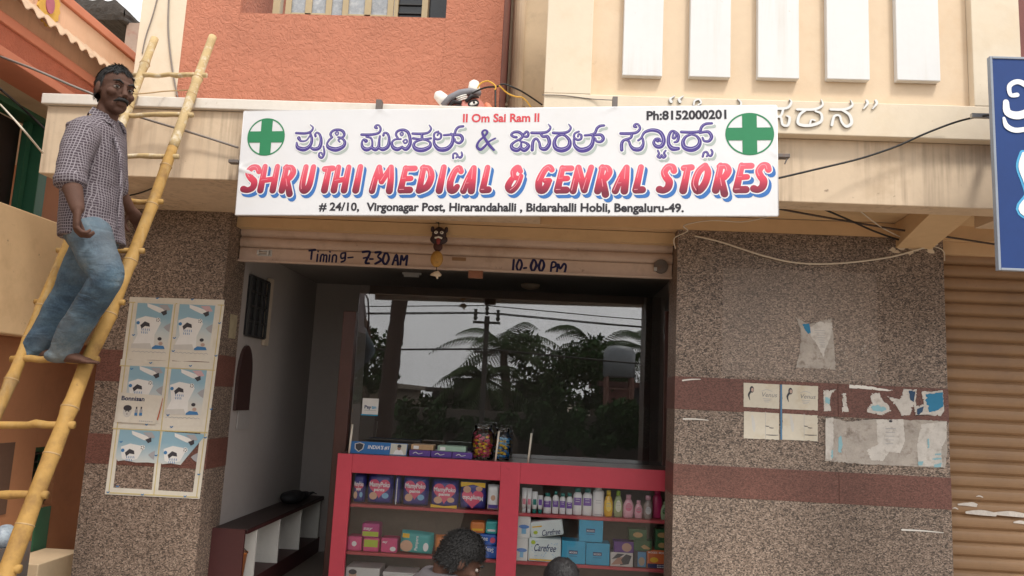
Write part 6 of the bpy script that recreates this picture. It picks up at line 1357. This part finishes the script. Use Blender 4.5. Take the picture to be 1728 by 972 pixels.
bottle('golden baby oil bottle with yellow cap', 857, 934, 238, 'oval', gold, yelc, ink('label_gold', (.75, .55, .1)), (.2, .55), cap=.45); bottle('greenish hair oil bottle with lime cap', 939, 1018, 243, 'oval', lgreen, grnc, ink('label_cream', (.6, .62, .5)), (.2, .6), cap=.4)
bottle('large pale pink lotion bottle with pink cap', 1020, 1112, 278, 'oval', lpink, lpink, ink('label_rose', (.60, .16, .26)), (.3, .62), cap=.42); bottle('small pale pink lotion bottle beside the clear bottle', 1117, 1188, 326, 'oval', lpink, lpink, ink('label_rose2', (.60, .16, .26)), (.3, .6), cap=.42)
bottle('clear bottle with a pale pink cap and grey label', 1194, 1274, 285, 'oval', clearb, lpink, ink('label_grey', (.5, .5, .52)), (.2, .5), cap=.5); bottle('tall plain magenta bottle standing at the back of the shelf', 1272, 1352, 240, 'tall', magb, magb, None, Y=YG+.12, cap=.6)
bottle('small pale green bottle with green leaf label', 1342, 1410, 336, 'oval', pgreen, pgreen, ink('label_leaf', (.06, .2, .06)), (.3, .62), cap=.36)
# cartons on the middle right shelf
z2 = ZS['R', 2]; aqua = paint('carton_aqua', (.03, .30, .48), .4, .10, 16, speck=((.15, .5, .65), .5)); careb = paint('care_wrap', (.60, .66, .66), .4, .05, 9); navyk = ink('carton_navy', (.01, .02, .10)); dgreen = paint('carton_green', (.02, .09, .03), .4, .15, 9); purc = paint('carton_purple', (.10, .03, .20), .4, .1, 9); orc = paint('carton_orange', (.55, .13, .035), .4, .12, 9)
def zy(v): return 780+v/5.063
def carton(nm, lab, cat, v0, v1, vt, zb, mat, Y=YG, d=.13, bev=.003, xmax=.96):
    a, b = P(zx(v0), 915, Y).x, P(zx(v1), 915, Y).x; b = min(b, xmax); zt = P(zx((v0+v1)/2), zy(vt), Y).z
    T = thing(nm, lab, cat, ((a+b)/2, Y+d/2, zb)); MB().box((a, Y, zb+.0005), (b, Y+d, zt)).build('carton' if bev < .01 else 'wrapper', mat, T, bevel=bev); return T, a, b, zt, front(Y)
T, a, b, zt, pl = carton('small_carton', 'white and pale blue carton with a blue basin print, lower of two', 'carton', 106, 208, 648, z2, whitec); dl(T, pl, ellp((a+b)/2, z2+.075, .038, .014), ink('basin_blue', (.10, .22, .50)), 'basin_print', .001); band(T, pl, a+.03, b-.03, z2+.025, z2+.062, pack_lblue, 'pale_print', .0012); zl = zt
T, a, b, zt, pl = carton('small_carton', 'white and pale blue carton with a blue basin print, upper of two', 'carton', 112, 222, 455, zl, whitec); dl(T, pl, ellp((a+b)/2, zl+.08, .038, .014), ink('basin_blue2', (.10, .22, .50)), 'basin_print', .001); band(T, pl, a+.03, b-.03, zl+.03, zl+.066, pack_lblue, 'pale_print', .0012)
T, a, b, zt, pl = carton('liner_pack', 'white pad box with blue handwritten lettering standing upright', 'pack', 212, 493, 652, z2, careb, bev=.012); w = b-a; text('Carefree', pl, a+w*.18, z2+.075, b-w*.16, .0012, .052, navyk, T, 'brand_word', shear=.35, bold=.01); band(T, pl, a+.012, b-.012, z2+.010, z2+.020, pack_yellow, 'yellow_strip')
mb = MB(); rnd = random.Random(4)
for i in range(26): 
    u, v = rnd.uniform(a+.015, b-.015), rnd.uniform(z2+.03, zt-.015); disc(mb, pl, u, v, .0032, .0008+i*1e-5, 6)
mb.build('dot_print', pack_lblue, T); dl(T, pl, ellp(a+.035, zt-.03, .016, .014), limep, 'lime_badge', .0016); zl = zt
a_, b_ = a+.015, b+.02; T = thing('liner_pack', 'white pad box with blue lettering lying tilted on the upright one', 'pack', ((a_+b_)/2, YG+.07, zl)); hh = .115
MB().box((a_, YG+.01, zl+.012), (b_, YG+.13, zl+.012+hh)).build('wrapper', careb, T, bevel=.014); pl = front(YG+.01); text('Carefree', pl, a_+w*.36, zl+.022, b_-w*.1, .0012, .042, navyk, T, 'brand_word', shear=.35, bold=.01); dl(T, pl, ellp(a_+.04, zl+.05, .016, .012), limep, 'lime_badge', .0012); band(T, pl, a_+.02, a_+.09, zl+.085, zl+.094, pack_yellow, 'yellow_strip'); T.rotation_euler = (0, -.16, 0)
AQ = 'aqua cartons on the middle right shelf'
def aquabox(lab, v0, v1, vt, zb):
    T, a, b, zt, pl = carton('aqua_carton', lab, 'carton', v0, v1, vt, zb, aqua, d=.15); T['group'] = AQ; w = b-a; zc_ = zb+(zt-zb)*.5
    band(T, pl, a+w*.30, b-w*.33, zc_-.012, zc_+.014, navyk, 'logo_plate'); text('MOODS', pl, a+w*.33, zc_-.006, b-w*.36, .0022, .013, pack_white, T, 'brand_word', bold=.02)
    mb = MB(); ribbon(mb, pl, [(a+w*.32, zc_-.025, .003), (b-w*.35, zc_-.025, .003)], .001); mb.build('small_print', navyk, T); return zt
zq = aquabox('aqua carton at the bottom left, beside the white pad box', 498, 702, 674, z2); aquabox('aqua carton at the bottom right, beside the dark photo carton', 706, 908, 692, z2)
aquabox('aqua carton on top of the other two', 640, 845, 490, zq)
T, a, b, zt, pl = carton('photo_carton', 'carton with a dark photograph of two heads close together', 'carton', 915, 1108, 772, z2, paint('carton_pale', (.50, .46, .44), .4, .1, 9)); dl(T, pl, [(a+.01, z2+.05), (a+.05, zt-.008), (a+.10, zt-.01), (a+.06, z2+.06)], pk_dark, 'hair_print', .001); dl(T, pl, [(b-.09, z2+.01), (b-.03, z2+.02), (b-.01, zt-.02), (b-.05, zt-.01), (b-.09, zt-.05)], pk_dark, 'hair_print', .0012); dl(T, pl, [(a+.005, z2+.01), (a+.09, z2+.02), (b-.085, zt-.05), (a+.09, zt-.03), (a+.05, z2+.06)], ink('photo_skin', (.36, .2, .15)), 'face_print', .0014); zl = zt
T, a, b, zt, pl = carton('purple_carton', 'small purple carton with a pale figure on the photo carton', 'carton', 942, 1112, 680, zl, purc, d=.11); dl(T, pl, ellp(b-.05, (zl+zt)/2, .035, .030), ink('photo_skin2', (.40, .24, .18)), 'figure_print', .001)
T, a, b, zt, pl = carton('slim_carton', 'slim black carton with a blue picture beside the orange one', 'carton', 1114, 1224, 757, z2, pk_dark); band(T, pl, a+.028, b-.005, z2+.008, zt-.008, ink('slim_blue', (.08, .24, .42)), 'blue_print'); dl(T, pl, ellp(b-.035, z2+.045, .022, .03), ink('slim_tan', (.36, .28, .20)), 'figure_print', .0014); zl3 = zt
T, a, b, zt, pl = carton('orange_carton', 'orange carton with a navy checked lower edge', 'carton', 1228, 1414, 752, z2, orc); text('MOODS  MOODS', pl, a+.008, zt-.024, b-.008, .001, .013, pack_white, T, 'brand_word', bold=.02); band(T, pl, a+.004, b-.004, z2+.004, z2+.034, navyk, 'navy_band')
mb = MB()
for i in range(9):
    for j in range(2): disc(mb, pl, a+.075+i*.011, z2+.012+j*.013, .0045, .0016, 4)
mb.build('check_print', pack_white, T); dl(T, pl, ellp(a+.05, z2+.06, .03, .018), pack_yellow, 'sun_print', .001); zl4 = zt
for v0, v1, vt, zb, lab in ((1112, 1266, 668, zl3, 'dark green carton with a tan hand, on the slim black carton'), (1296, 1414, 668, zl4, 'dark green carton with a tan hand, on the orange carton')):
    T, a, b, zt, pl = carton('green_carton', lab, 'carton', v0, v1, vt, zb, dgreen, d=.1); T['group'] = 'dark green cartons with a tan hand'; dl(T, pl, [(a+.05, zb+.03), (a+.075, zb+.045), (a+.12, zb+.02), (a+.11, zb+.012), (a+.07, zb+.014)] if b-a > .1 else ellp((a+b)/2, (zb+zt)/2, .03, .018), ink('hand_tan', (.42, .26, .11)), 'hand_print', .001)
    a2, b2 = (P(zx(1068), 915, YG).x, P(zx(1222), 915, YG).x) if v0 < 1200 else (a, b)
    T = thing('green_carton', lab.replace(', on the slim black carton', ', topmost of its stack before the purple carton').replace(', on the orange carton', ', topmost at the pillar end of the shelf'), 'carton', ((a2+b2)/2, YG+.05, zt), 'dark green cartons with a tan hand'); MB().box((a2, YG, zt+.0005), (b2, YG+.1, zt+.075)).build('carton', dgreen, T, bevel=.003); dl(T, pl, ellp((a2+b2)/2, zt+.036, .035, .018), ink('hand_tan2', (.42, .26, .11)), 'hand_print', .001)
# on the counter top
zc1 = cz1-.001; Yt = .60
a, b = P(588, 762, Yt).x, P(686, 764, Yt).x; T = thing('display_box', 'blue sloped display box with a portrait on the left end of the counter', 'box', ((a+b)/2, Yt+.08, zc1)); h = .085
MB().prism([(a, Yt, zc1+.0005), (b, Yt, zc1+.0005), (b, Yt+.03, zc1+h), (a, Yt+.03, zc1+h)], (0, .004, 0)).build('front_panel', ink('display_blue', (.03, .15, .40)), T)
MB().box((a+.004, Yt+.036, zc1+.0005), (b-.004, Yt+.20, zc1+h*.9)).build('carton', paint('box_grey', (.24, .22, .19), .6, .1, 9), T, bevel=.003)
dp = Plane((0, Yt, zc1), (1, 0, 0), Vector((0, .03, h)).normalized()); L = math.hypot(.03, h)
text("INDIA'S #1", dp, a+.14, L*.42, a+.30, .0015, .028, pack_white, T, 'slogan', shear=.15, bold=.02); dl(T, dp, [(a+.045, L*.75), (a+.075, L*.86), (a+.105, L*.75), (a+.10, L*.4), (a+.075, L*.18), (a+.05, L*.4)], pk_dark, 'shield_logo', .0018); dl(T, dp, [(a+.038, L*.8), (a+.075, L*.93), (a+.112, L*.8), (a+.107, L*.36), (a+.075, L*.1), (a+.043, L*.36)], pk_pale, 'shield_rim', .0010)
band(T, dp, b-.125, b-.004, .004, L-.004, ink('display_cream', (.55, .55, .48)), 'portrait_panel', .001); dl(T, dp, ellp(b-.06, L*.62, .014, .019), ink('portrait_skin', (.30, .18, .13)), 'portrait_face', .0020); dl(T, dp, ellp(b-.06, L*.76, .016, .012), pk_dark, 'portrait_hair', .0024); dl(T, dp, [(b-.10, .006), (b-.022, .006), (b-.035, L*.4), (b-.06, L*.46), (b-.088, L*.4)], pack_white, 'portrait_shirt', .0016)
chp = paint('choc_purple', (.10, .045, .26), .35, .12, 12)
for i, (x0, x1, t_) in enumerate(((690, 726, 'left'), (727, 762, 'middle'), (763, 797, 'right'))):
    a, b = P(x0, 768, Yt).x, P(x1, 768, Yt).x; T = thing('chocolate_box', {'left': 'purple chocolate box right beside the blue display box', 'middle': 'purple chocolate box in the middle of the counter row', 'right': 'purple chocolate box next to the candy jar'}[t_], 'box', ((a+b)/2, Yt+.1, zc1), 'purple chocolate boxes on the counter'); MB().box((a, Yt, zc1+.0005), (b, Yt+.18, zc1+.045)).build('carton', chp, T, bevel=.003)
    mb = MB(); ribbon(mb, front(Yt), [(a+.03, zc1+.02, .004), (a+.05, zc1+.03, .005), (a+.07, zc1+.018, .004), (a+.10, zc1+.026, .003)], .001); mb.build('script_print', pack_white, T)
tan = paint('bar_tan', (.42, .27, .14), .5, .15, 12); mint = paint('bar_mint', (.30, .45, .36), .5, .12, 12)
for x0, x1, m_, lab in ((693, 731, tan, 'tan snack carton lying on the purple boxes'), (738, 786, mint, 'pale mint carton lying on the purple boxes')):
    a, b = P(x0, 758, Yt+.02).x, P(x1, 758, Yt+.02).x; T = thing('snack_carton', lab, 'carton', ((a+b)/2, Yt+.1, zc1+.045)); MB().box((a, Yt+.02, zc1+.0455), (b, Yt+.15, zc1+.085)).build('carton', m_, T, bevel=.004); band(T, front(Yt+.02), a+.02, a+.06, zc1+.052, zc1+.075, pack_white, 'white_print')
def jar(lab, px0, px1, pyt, candy, lid, Y):
    a, b = P(px0, 760, Y).x, P(px1, 760, Y).x; r = (b-a)/2; zt = P((px0+px1)/2, pyt, Y).z; h = zt-zc1; c = ((a+b)/2, Y, zc1+.0005)
    T = thing('candy_jar', lab, 'jar', c); MB().lathe([(r*.92, 0), (r, .01), (r, h*.72), (r*.8, h*.86), (r*.74, h*.88)], c, 24).build('jar_wall', glass_jar, T, smooth=True)
    MB().lathe([(r*.80, h*.885), (r*.80, h*.985), (r*.74, h)], c, 24).build('lid', lid, T, smooth=True); rnd = random.Random(len(lab)); mats = {}
    for m_ in candy:
        mb = MB()
        for i in range(30):
            t = rnd.uniform(0, 6.28); rr = r*.8*math.sqrt(rnd.random()); mb.sphere((c[0]+rr*math.cos(t), c[1]+rr*math.sin(t), zc1+.015+rnd.random()*h*.62), (.014, .010, .009), 6, 4)
        o = mb.build('candy_fill', m_, T); o['kind'] = 'stuff'
    return T
jar('large clear candy jar of red and yellow sweets on the counter', 795, 833, 716, (paint('candy_red', (.5, .04, .06), .3), pack_yellow, pack_pink), glass_jar, .66); jar('clear candy jar of blue and gold wrapped sweets on the counter', 834, 861, 722, (paint('candy_blue', (.01, .16, .45), .3), pack_lblue, pack_yellow), glass_jar, .68)
# things along the left wall inside
BE = thing('cubby_bench', 'long low bench with four open white cubbies and red trim along the left inner wall', 'bench', (-2.08, 1.0, .12)); bw = paint('cubby_white', (.70, .68, .63), .6, .08, 4); btr = paint('bench_red', (.06, .016, .016), .5, .1, 4); btop = paint('bench_top', (.03, .018, .016), .6, .1, 4)
xf = -2.01; zt_ = PX(473, 868, xf).z-.03; zb_ = PX(536, 908, xf).z; ya, yb = .228, 2.11
MB().box((-2.238, ya, zt_), (xf+.01, yb, zt_+.03)).build('bench_top', btop, BE, bevel=.003); MB().box((-2.238, ya, .12), (xf, yb, zb_-.001)).build('base', btr, BE); MB().box((-2.236, ya, zb_), (-2.226, yb, zt_-.001)).build('back_board', bw, BE); MB().box((xf+.0005, ya, zt_-.002), (xf+.012, yb, zt_+.02)).build('trim', btr, BE)
MB().box((-2.238, ya-.02, .12), (xf+.001, ya-.001, zt_+.03)).build('end_panel', btr, BE)
for y in (.445, .945, 1.486, 2.04): MB().box((-2.225, y, zb_), (xf, y+.018, zt_-.001)).build('divider', bw, BE)
bk_ = thing('bucket', 'small orange bucket inside the first cubby of the low bench', 'bucket', (-2.10, .335, zb_)); orb = paint('bucket_orange', (.40, .13, .035), .45, .1, 5)
MB().lathe([(.055, 0.001), (.072, .18), (.078, .185), (.078, .195), (.07, .195)], (-2.10, .335, zb_), 22).build('body', orb, bk_, smooth=True); MB().tube([(-2.10+.078*math.cos(t), .335+.078*math.sin(t), zb_+.19-.07*math.sin(t*1)) for t in [math.pi*-.0-i*math.pi/10 for i in range(11)]], .004, 6).build('handle', iron, bk_)
bg_ = MB(); ell(bg_, (-2.12, 1.55, zt_+.085), Vector((0, 1, 0)), Vector((1, 0, 0)), Vector((0, 0, 1)), .17, .09, .055); ell(bg_, (-2.10, 1.80, zt_+.07), Vector((0, 1, 0)), Vector((1, 0, 0)), Vector((0, 0, 1)), .12, .05, .035); bg_.tube([(-2.10, 1.75, zt_+.06), (-2.06, 1.95, zt_+.08), (-2.03, 2.0, zt_+.055)], .014, 8)
o = skinned(bg_, 'cloth_bag', paint('bag_black', (.012, .012, .014), .7), None, .012, 4, .03); tag(o, 'crumpled black bag lying on the low bench', 'bag')

# ------------------------------------------------------------------ across the road (seen mirrored in the glass)
def mir(px, py, Yr): p = P(px, py, 2*YGL-Yr); return Vector((p.x, Yr, p.z))
leafd = paint('palm_leaf', (.035, .058, .02), .8, .2, 1, bst=0, spec=.1); leafm = paint('tree_leaf', (.04, .08, .028), .8, .25, .6, bst=0, spec=.15); trunkm = paint('palm_trunk', (.13, .10, .075), .9, .2, 4)
def palm_mesh(seed, R_=2.2):
    rnd = random.Random(seed); mb = MB()
    for i in range(22):
        az = i*2.399+rnd.uniform(-.2, .2); el = rnd.uniform(-.25, 1.15); L_ = R_*rnd.uniform(.8, 1.1); pts = []
        for k in range(9):
            t = k/8; r = L_*t*math.cos(el*(1-.2*t)); z = L_*t*math.sin(el) - 1.15*L_*t*t*.62; pts.append(Vector((r*math.cos(az), r*math.sin(az), z)))
        side = Vector((-math.sin(az), math.cos(az), 0))
        for k in range(8):
            for j in range(3):
                t = (k+j/3)/8; p = pts[k].lerp(pts[k+1], j/3); ll = .55*math.sin(math.pi*(.12+.85*t))*R_/2.2
                d = (pts[k+1]-pts[k]).normalized()
                for s in (-1, 1):
                    tip = p+side*s*ll*.8+d*ll*.45-Vector((0, 0, ll*.45)); mb.add([p-d*.03, p+d*.035, tip], [(0, 1, 2)])
    return mb
protos = [palm_mesh(1), palm_mesh(2)]
def palm(px, py, Yr, R_, seed, lab):
    c = mir(px, py, Yr); T = thing('palm_tree', lab, 'tree', (c.x+.3, Yr, 0), 'palms across the road'); m = palm_mesh(seed, R_); m.v = [tuple(Vector(v)+c) for v in m.v]; m.build('crown', leafd, T)
    MB().tube(crm([(c.x+.35, Yr, 0), (c.x+.25, Yr, c.z*.4), (c.x+.05, Yr, c.z*.8), (c.x, Yr, c.z)], 6), [.20-.006*i for i in range(19)], 10).build('trunk', trunkm, T, smooth=True)
for i, (x, y, Yr, R_, lab) in enumerate(((850, 590, -17, 2.6, 'tall palm mirrored left of centre in the shop glass'), (1005, 592, -19, 2.8, 'broad palm mirrored right of centre in the shop glass'), (1095, 590, -20, 2.4, 'palm mirrored at the right end of the shop glass'), (702, 690, -26, 2.6, 'low palm mirrored at the left of the shop glass'), (752, 702, -27, 2.3, 'smallest palm mirrored in the shop glass'), (815, 640, -16, 1.8, 'young palm mirrored under the tall one'))): palm(x, y, Yr, R_, 30+i, lab)
def crown(px, py, Yr, rx, rz, lab, n=2600, seed=1, trunk=True, kind=None):
    c = mir(px, py, Yr); rnd = random.Random(seed); mb = MB(); cl = [(Vector((rnd.uniform(-1, 1)*rx, rnd.uniform(-.7, .7)*rx*.7, rnd.uniform(-1, 1)*rz)), rnd.uniform(.3, .6)) for _ in range(16)]
    for i in range(n):
        o, s = rnd.choice(cl); d = Vector((rnd.gauss(0, 1), rnd.gauss(0, 1), rnd.gauss(0, 1))).normalized()*s*min(rx, rz)*rnd.random()**.4
        p = c+o*.75+d; a = Vector((rnd.uniform(-1, 1), rnd.uniform(-1, 1), rnd.uniform(-1, 1))).normalized(); b = a.orthogonal().normalized(); k = rnd.uniform(.06, .13)
        mb.add([p-a*k, p+b*k*.5, p+a*k, p-b*k*.5], [(0, 1, 2, 3)])
    T = thing('tree', lab, 'tree', (c.x, Yr, 0)); mb.build('crown', leafm, T); MB().tube([(c.x, Yr, 0), (c.x+.1, Yr, c.z*.6), (c.x, Yr, c.z)], [.2, .15, .08], 10).build('trunk', trunkm, T, smooth=True)
crown(930, 640, -18, 2.6, 1.4, 'wide leafy tree mirrored between the palms', 3600, 3); crown(615, 650, -15, .9, 1.9, 'narrow leafy tree mirrored at the left end of the shop glass', 2000, 4); crown(1000, 690, -17, 3.0, 1.2, 'low leafy tree mirrored under the broad palm', 3000, 5); crown(820, 710, -18, 3.0, .9, 'low shrubby tree mirrored beside the pole', 2600, 6)
for i, (x, y, rx, lab) in enumerate(((735, 722, 1.6, 'dark bush by the compound wall, left in the shop glass'), (860, 728, 1.9, 'dark bush by the compound wall below the pole'), (980, 726, 1.9, 'dark bush by the compound wall below the broad palm'), (1090, 724, 1.6, 'dark bush by the compound wall at the right of the shop glass'))): crown(x, y, -13.4, rx, .62, lab, 2200, 60+i)
# leaning tree trunk near the road
a0, a1 = mir(672, 526, -7.5), mir(640, 770, -7.5)
T = thing('tree', 'leaning dark tree trunk mirrored at the left of the shop glass', 'tree', (a1.x, -7.5, 0)); dirv = (a0-a1).normalized(); barkm = paint('dark_bark', (.05, .032, .026), .95, .3, 6, bst=.6, bscale=20, bd=.04)
pts = [a1-dirv*(a1.z/dirv.z)] + [a1+dirv*((a0-a1).length*t) for t in (0, .25, .5, .75, 1, 1.4, 1.9)]
MB().tube(crm([(*p, .19-.008*i) for i, p in enumerate(pts)], 4) and [q[:3] for q in crm([(*p, .19-.008*i) for i, p in enumerate(pts)], 4)], [q[3]+.012*math.sin(j*1.9) for j, q in enumerate(crm([(*p, .19-.008*i) for i, p in enumerate(pts)], 4))], 14).build('trunk', barkm, T, smooth=True)
top = pts[-1]; mb = MB(); rnd = random.Random(9)
for i in range(1500):
    d = Vector((rnd.gauss(0, 1), rnd.gauss(0, 1), rnd.gauss(0, .6)))*.9; p = top+Vector((0, -1.0, 1.5))+d; a = Vector((rnd.uniform(-1, 1), rnd.uniform(-1, 1), rnd.uniform(-1, 1))).normalized(); b = a.orthogonal().normalized(); k = .12
    mb.add([p-a*k, p+b*k*.5, p+a*k, p-b*k*.5], [(0, 1, 2, 3)])
mb.build('crown', leafm, T)
# power pole with cross arms, insulators and wires
pt_ = mir(822, 537, -12.0); pbm = mir(812, 700, -12.0); PO = thing('power_pole', 'dark power pole with two cross arms mirrored in the shop glass', 'pole', (pt_.x, -12, 0)); polem = paint('pole_dark', (.05, .045, .04), .8)
MB().box((pt_.x-.06, -12.06, 0), (pt_.x+.06, -11.94, pt_.z+.05)).build('post', polem, PO, bevel=.01)
for z, w in ((pt_.z-.12, .34), (pt_.z-.85, .26)): MB().box((pt_.x-w, -11.93, z-.03), (pt_.x+w, -11.87, z+.03)).build('cross_arm', polem, PO)
for dx in (-.28, 0, .28): MB().lathe([(.03, 0), (.06, .08), (.03, .1), (.06, .18), (.03, .2), (.05, .28)], (pt_.x+dx, -11.85, pt_.z+.06-(.14 if dx else 0)), 10).build('insulator', polem, PO, smooth=True)
for i, (dx, dz) in enumerate(((-.28, .12), (0, .3), (.28, .12), (-.2, -.78), (.2, -.78))):
    x = pt_.x+dx; z = pt_.z+dz; pts = [(x+s, -11.85, z-.35*(1-((abs(s) % 24)-12)**2/144.)) for s in range(-24, 25, 3)]
    tag(MB().tube(pts, .014, 5).build('power_line', blackw), ['lowest front line on the top cross arm of the pole', 'uppermost power line on the pole top', 'right hand line on the top cross arm of the pole', 'left line on the lower cross arm of the pole', 'right line on the lower cross arm of the pole'][i], 'power line', 'power lines over the road')
# water tank tower, house and compound wall over the road
tk = mir(1045, 612, -15); TK = thing('water_tank', 'grey water tank on a short tower mirrored at the right of the shop glass', 'tank', (tk.x, -15, 0)); MB().lathe([(.40, -.42), (.45, -.4), (.45, .3), (.30, .45), (.1, .48)], tuple(tk), 20).build('tank', paint('tank_grey', (.20, .22, .24), .5), TK, smooth=True)
mb = MB(); 
for dx in (-.35, .35):
    for dy in (-.35, .35): mb.tube([(tk.x+dx, -15+dy, 0), (tk.x+dx, -15+dy, tk.z-.42)], .05, 8)
for z in range(1, int(tk.z*2)): mb.box((tk.x-.4, -14.6, z*.5), (tk.x+.4, -14.56, z*.5+.04))
mb.build('tower', paint('tower_brown', (.2, .1, .08), .8), TK)
def house(x0, x1, y0, y1, h, col, lab, nm):
    T = thing('house', lab, 'house', ((x0+x1)/2, y0, 0)); MB().box((x0, y1, 0), (x1, y0, h)).build('wall', paint(nm, col, .8, .1, 1), T); MB().box((x0-.2, y1-.2, h+.002), (x1+.2, y0+.2, h+.15)).build('roof', paint(nm+'_roof', tuple(c*.6 for c in col), .8, .1, 1), T)
    for i in range(int((x1-x0)/2)): MB().box((x0+.7+i*2, y0, 1.1), (x0+1.6+i*2, y0+.03, 2.2)).build('window', dark_in, T)
h1 = mir(1085, 655, -16); house(h1.x-1.1, h1.x+3.5, -16, -21, h1.z, (.20, .085, .075), 'maroon house mirrored at the right end of the shop glass', 'house_maroon')
house(-9.5, -4.6, -16.5, -22, 1.75, (.30, .24, .18), 'low beige house across the road at the left', 'house_beige'); house(-3.6, .4, -18, -23, 1.7, (.16, .13, .11), 'low dark shed across the road behind the power pole', 'house_shed'); house(7, 13, -16, -22, 3.4, (.3, .22, .18), 'brown house across the road beyond the maroon one', 'house_brown')
tag(MB().box((-14, -14.3, 0), (16, -14.1, 1.25)).build('compound_wall', paint('wall_mossy', (.12, .10, .085), .9, .2, 1)), 'long mossy compound wall across the road', 'wall')
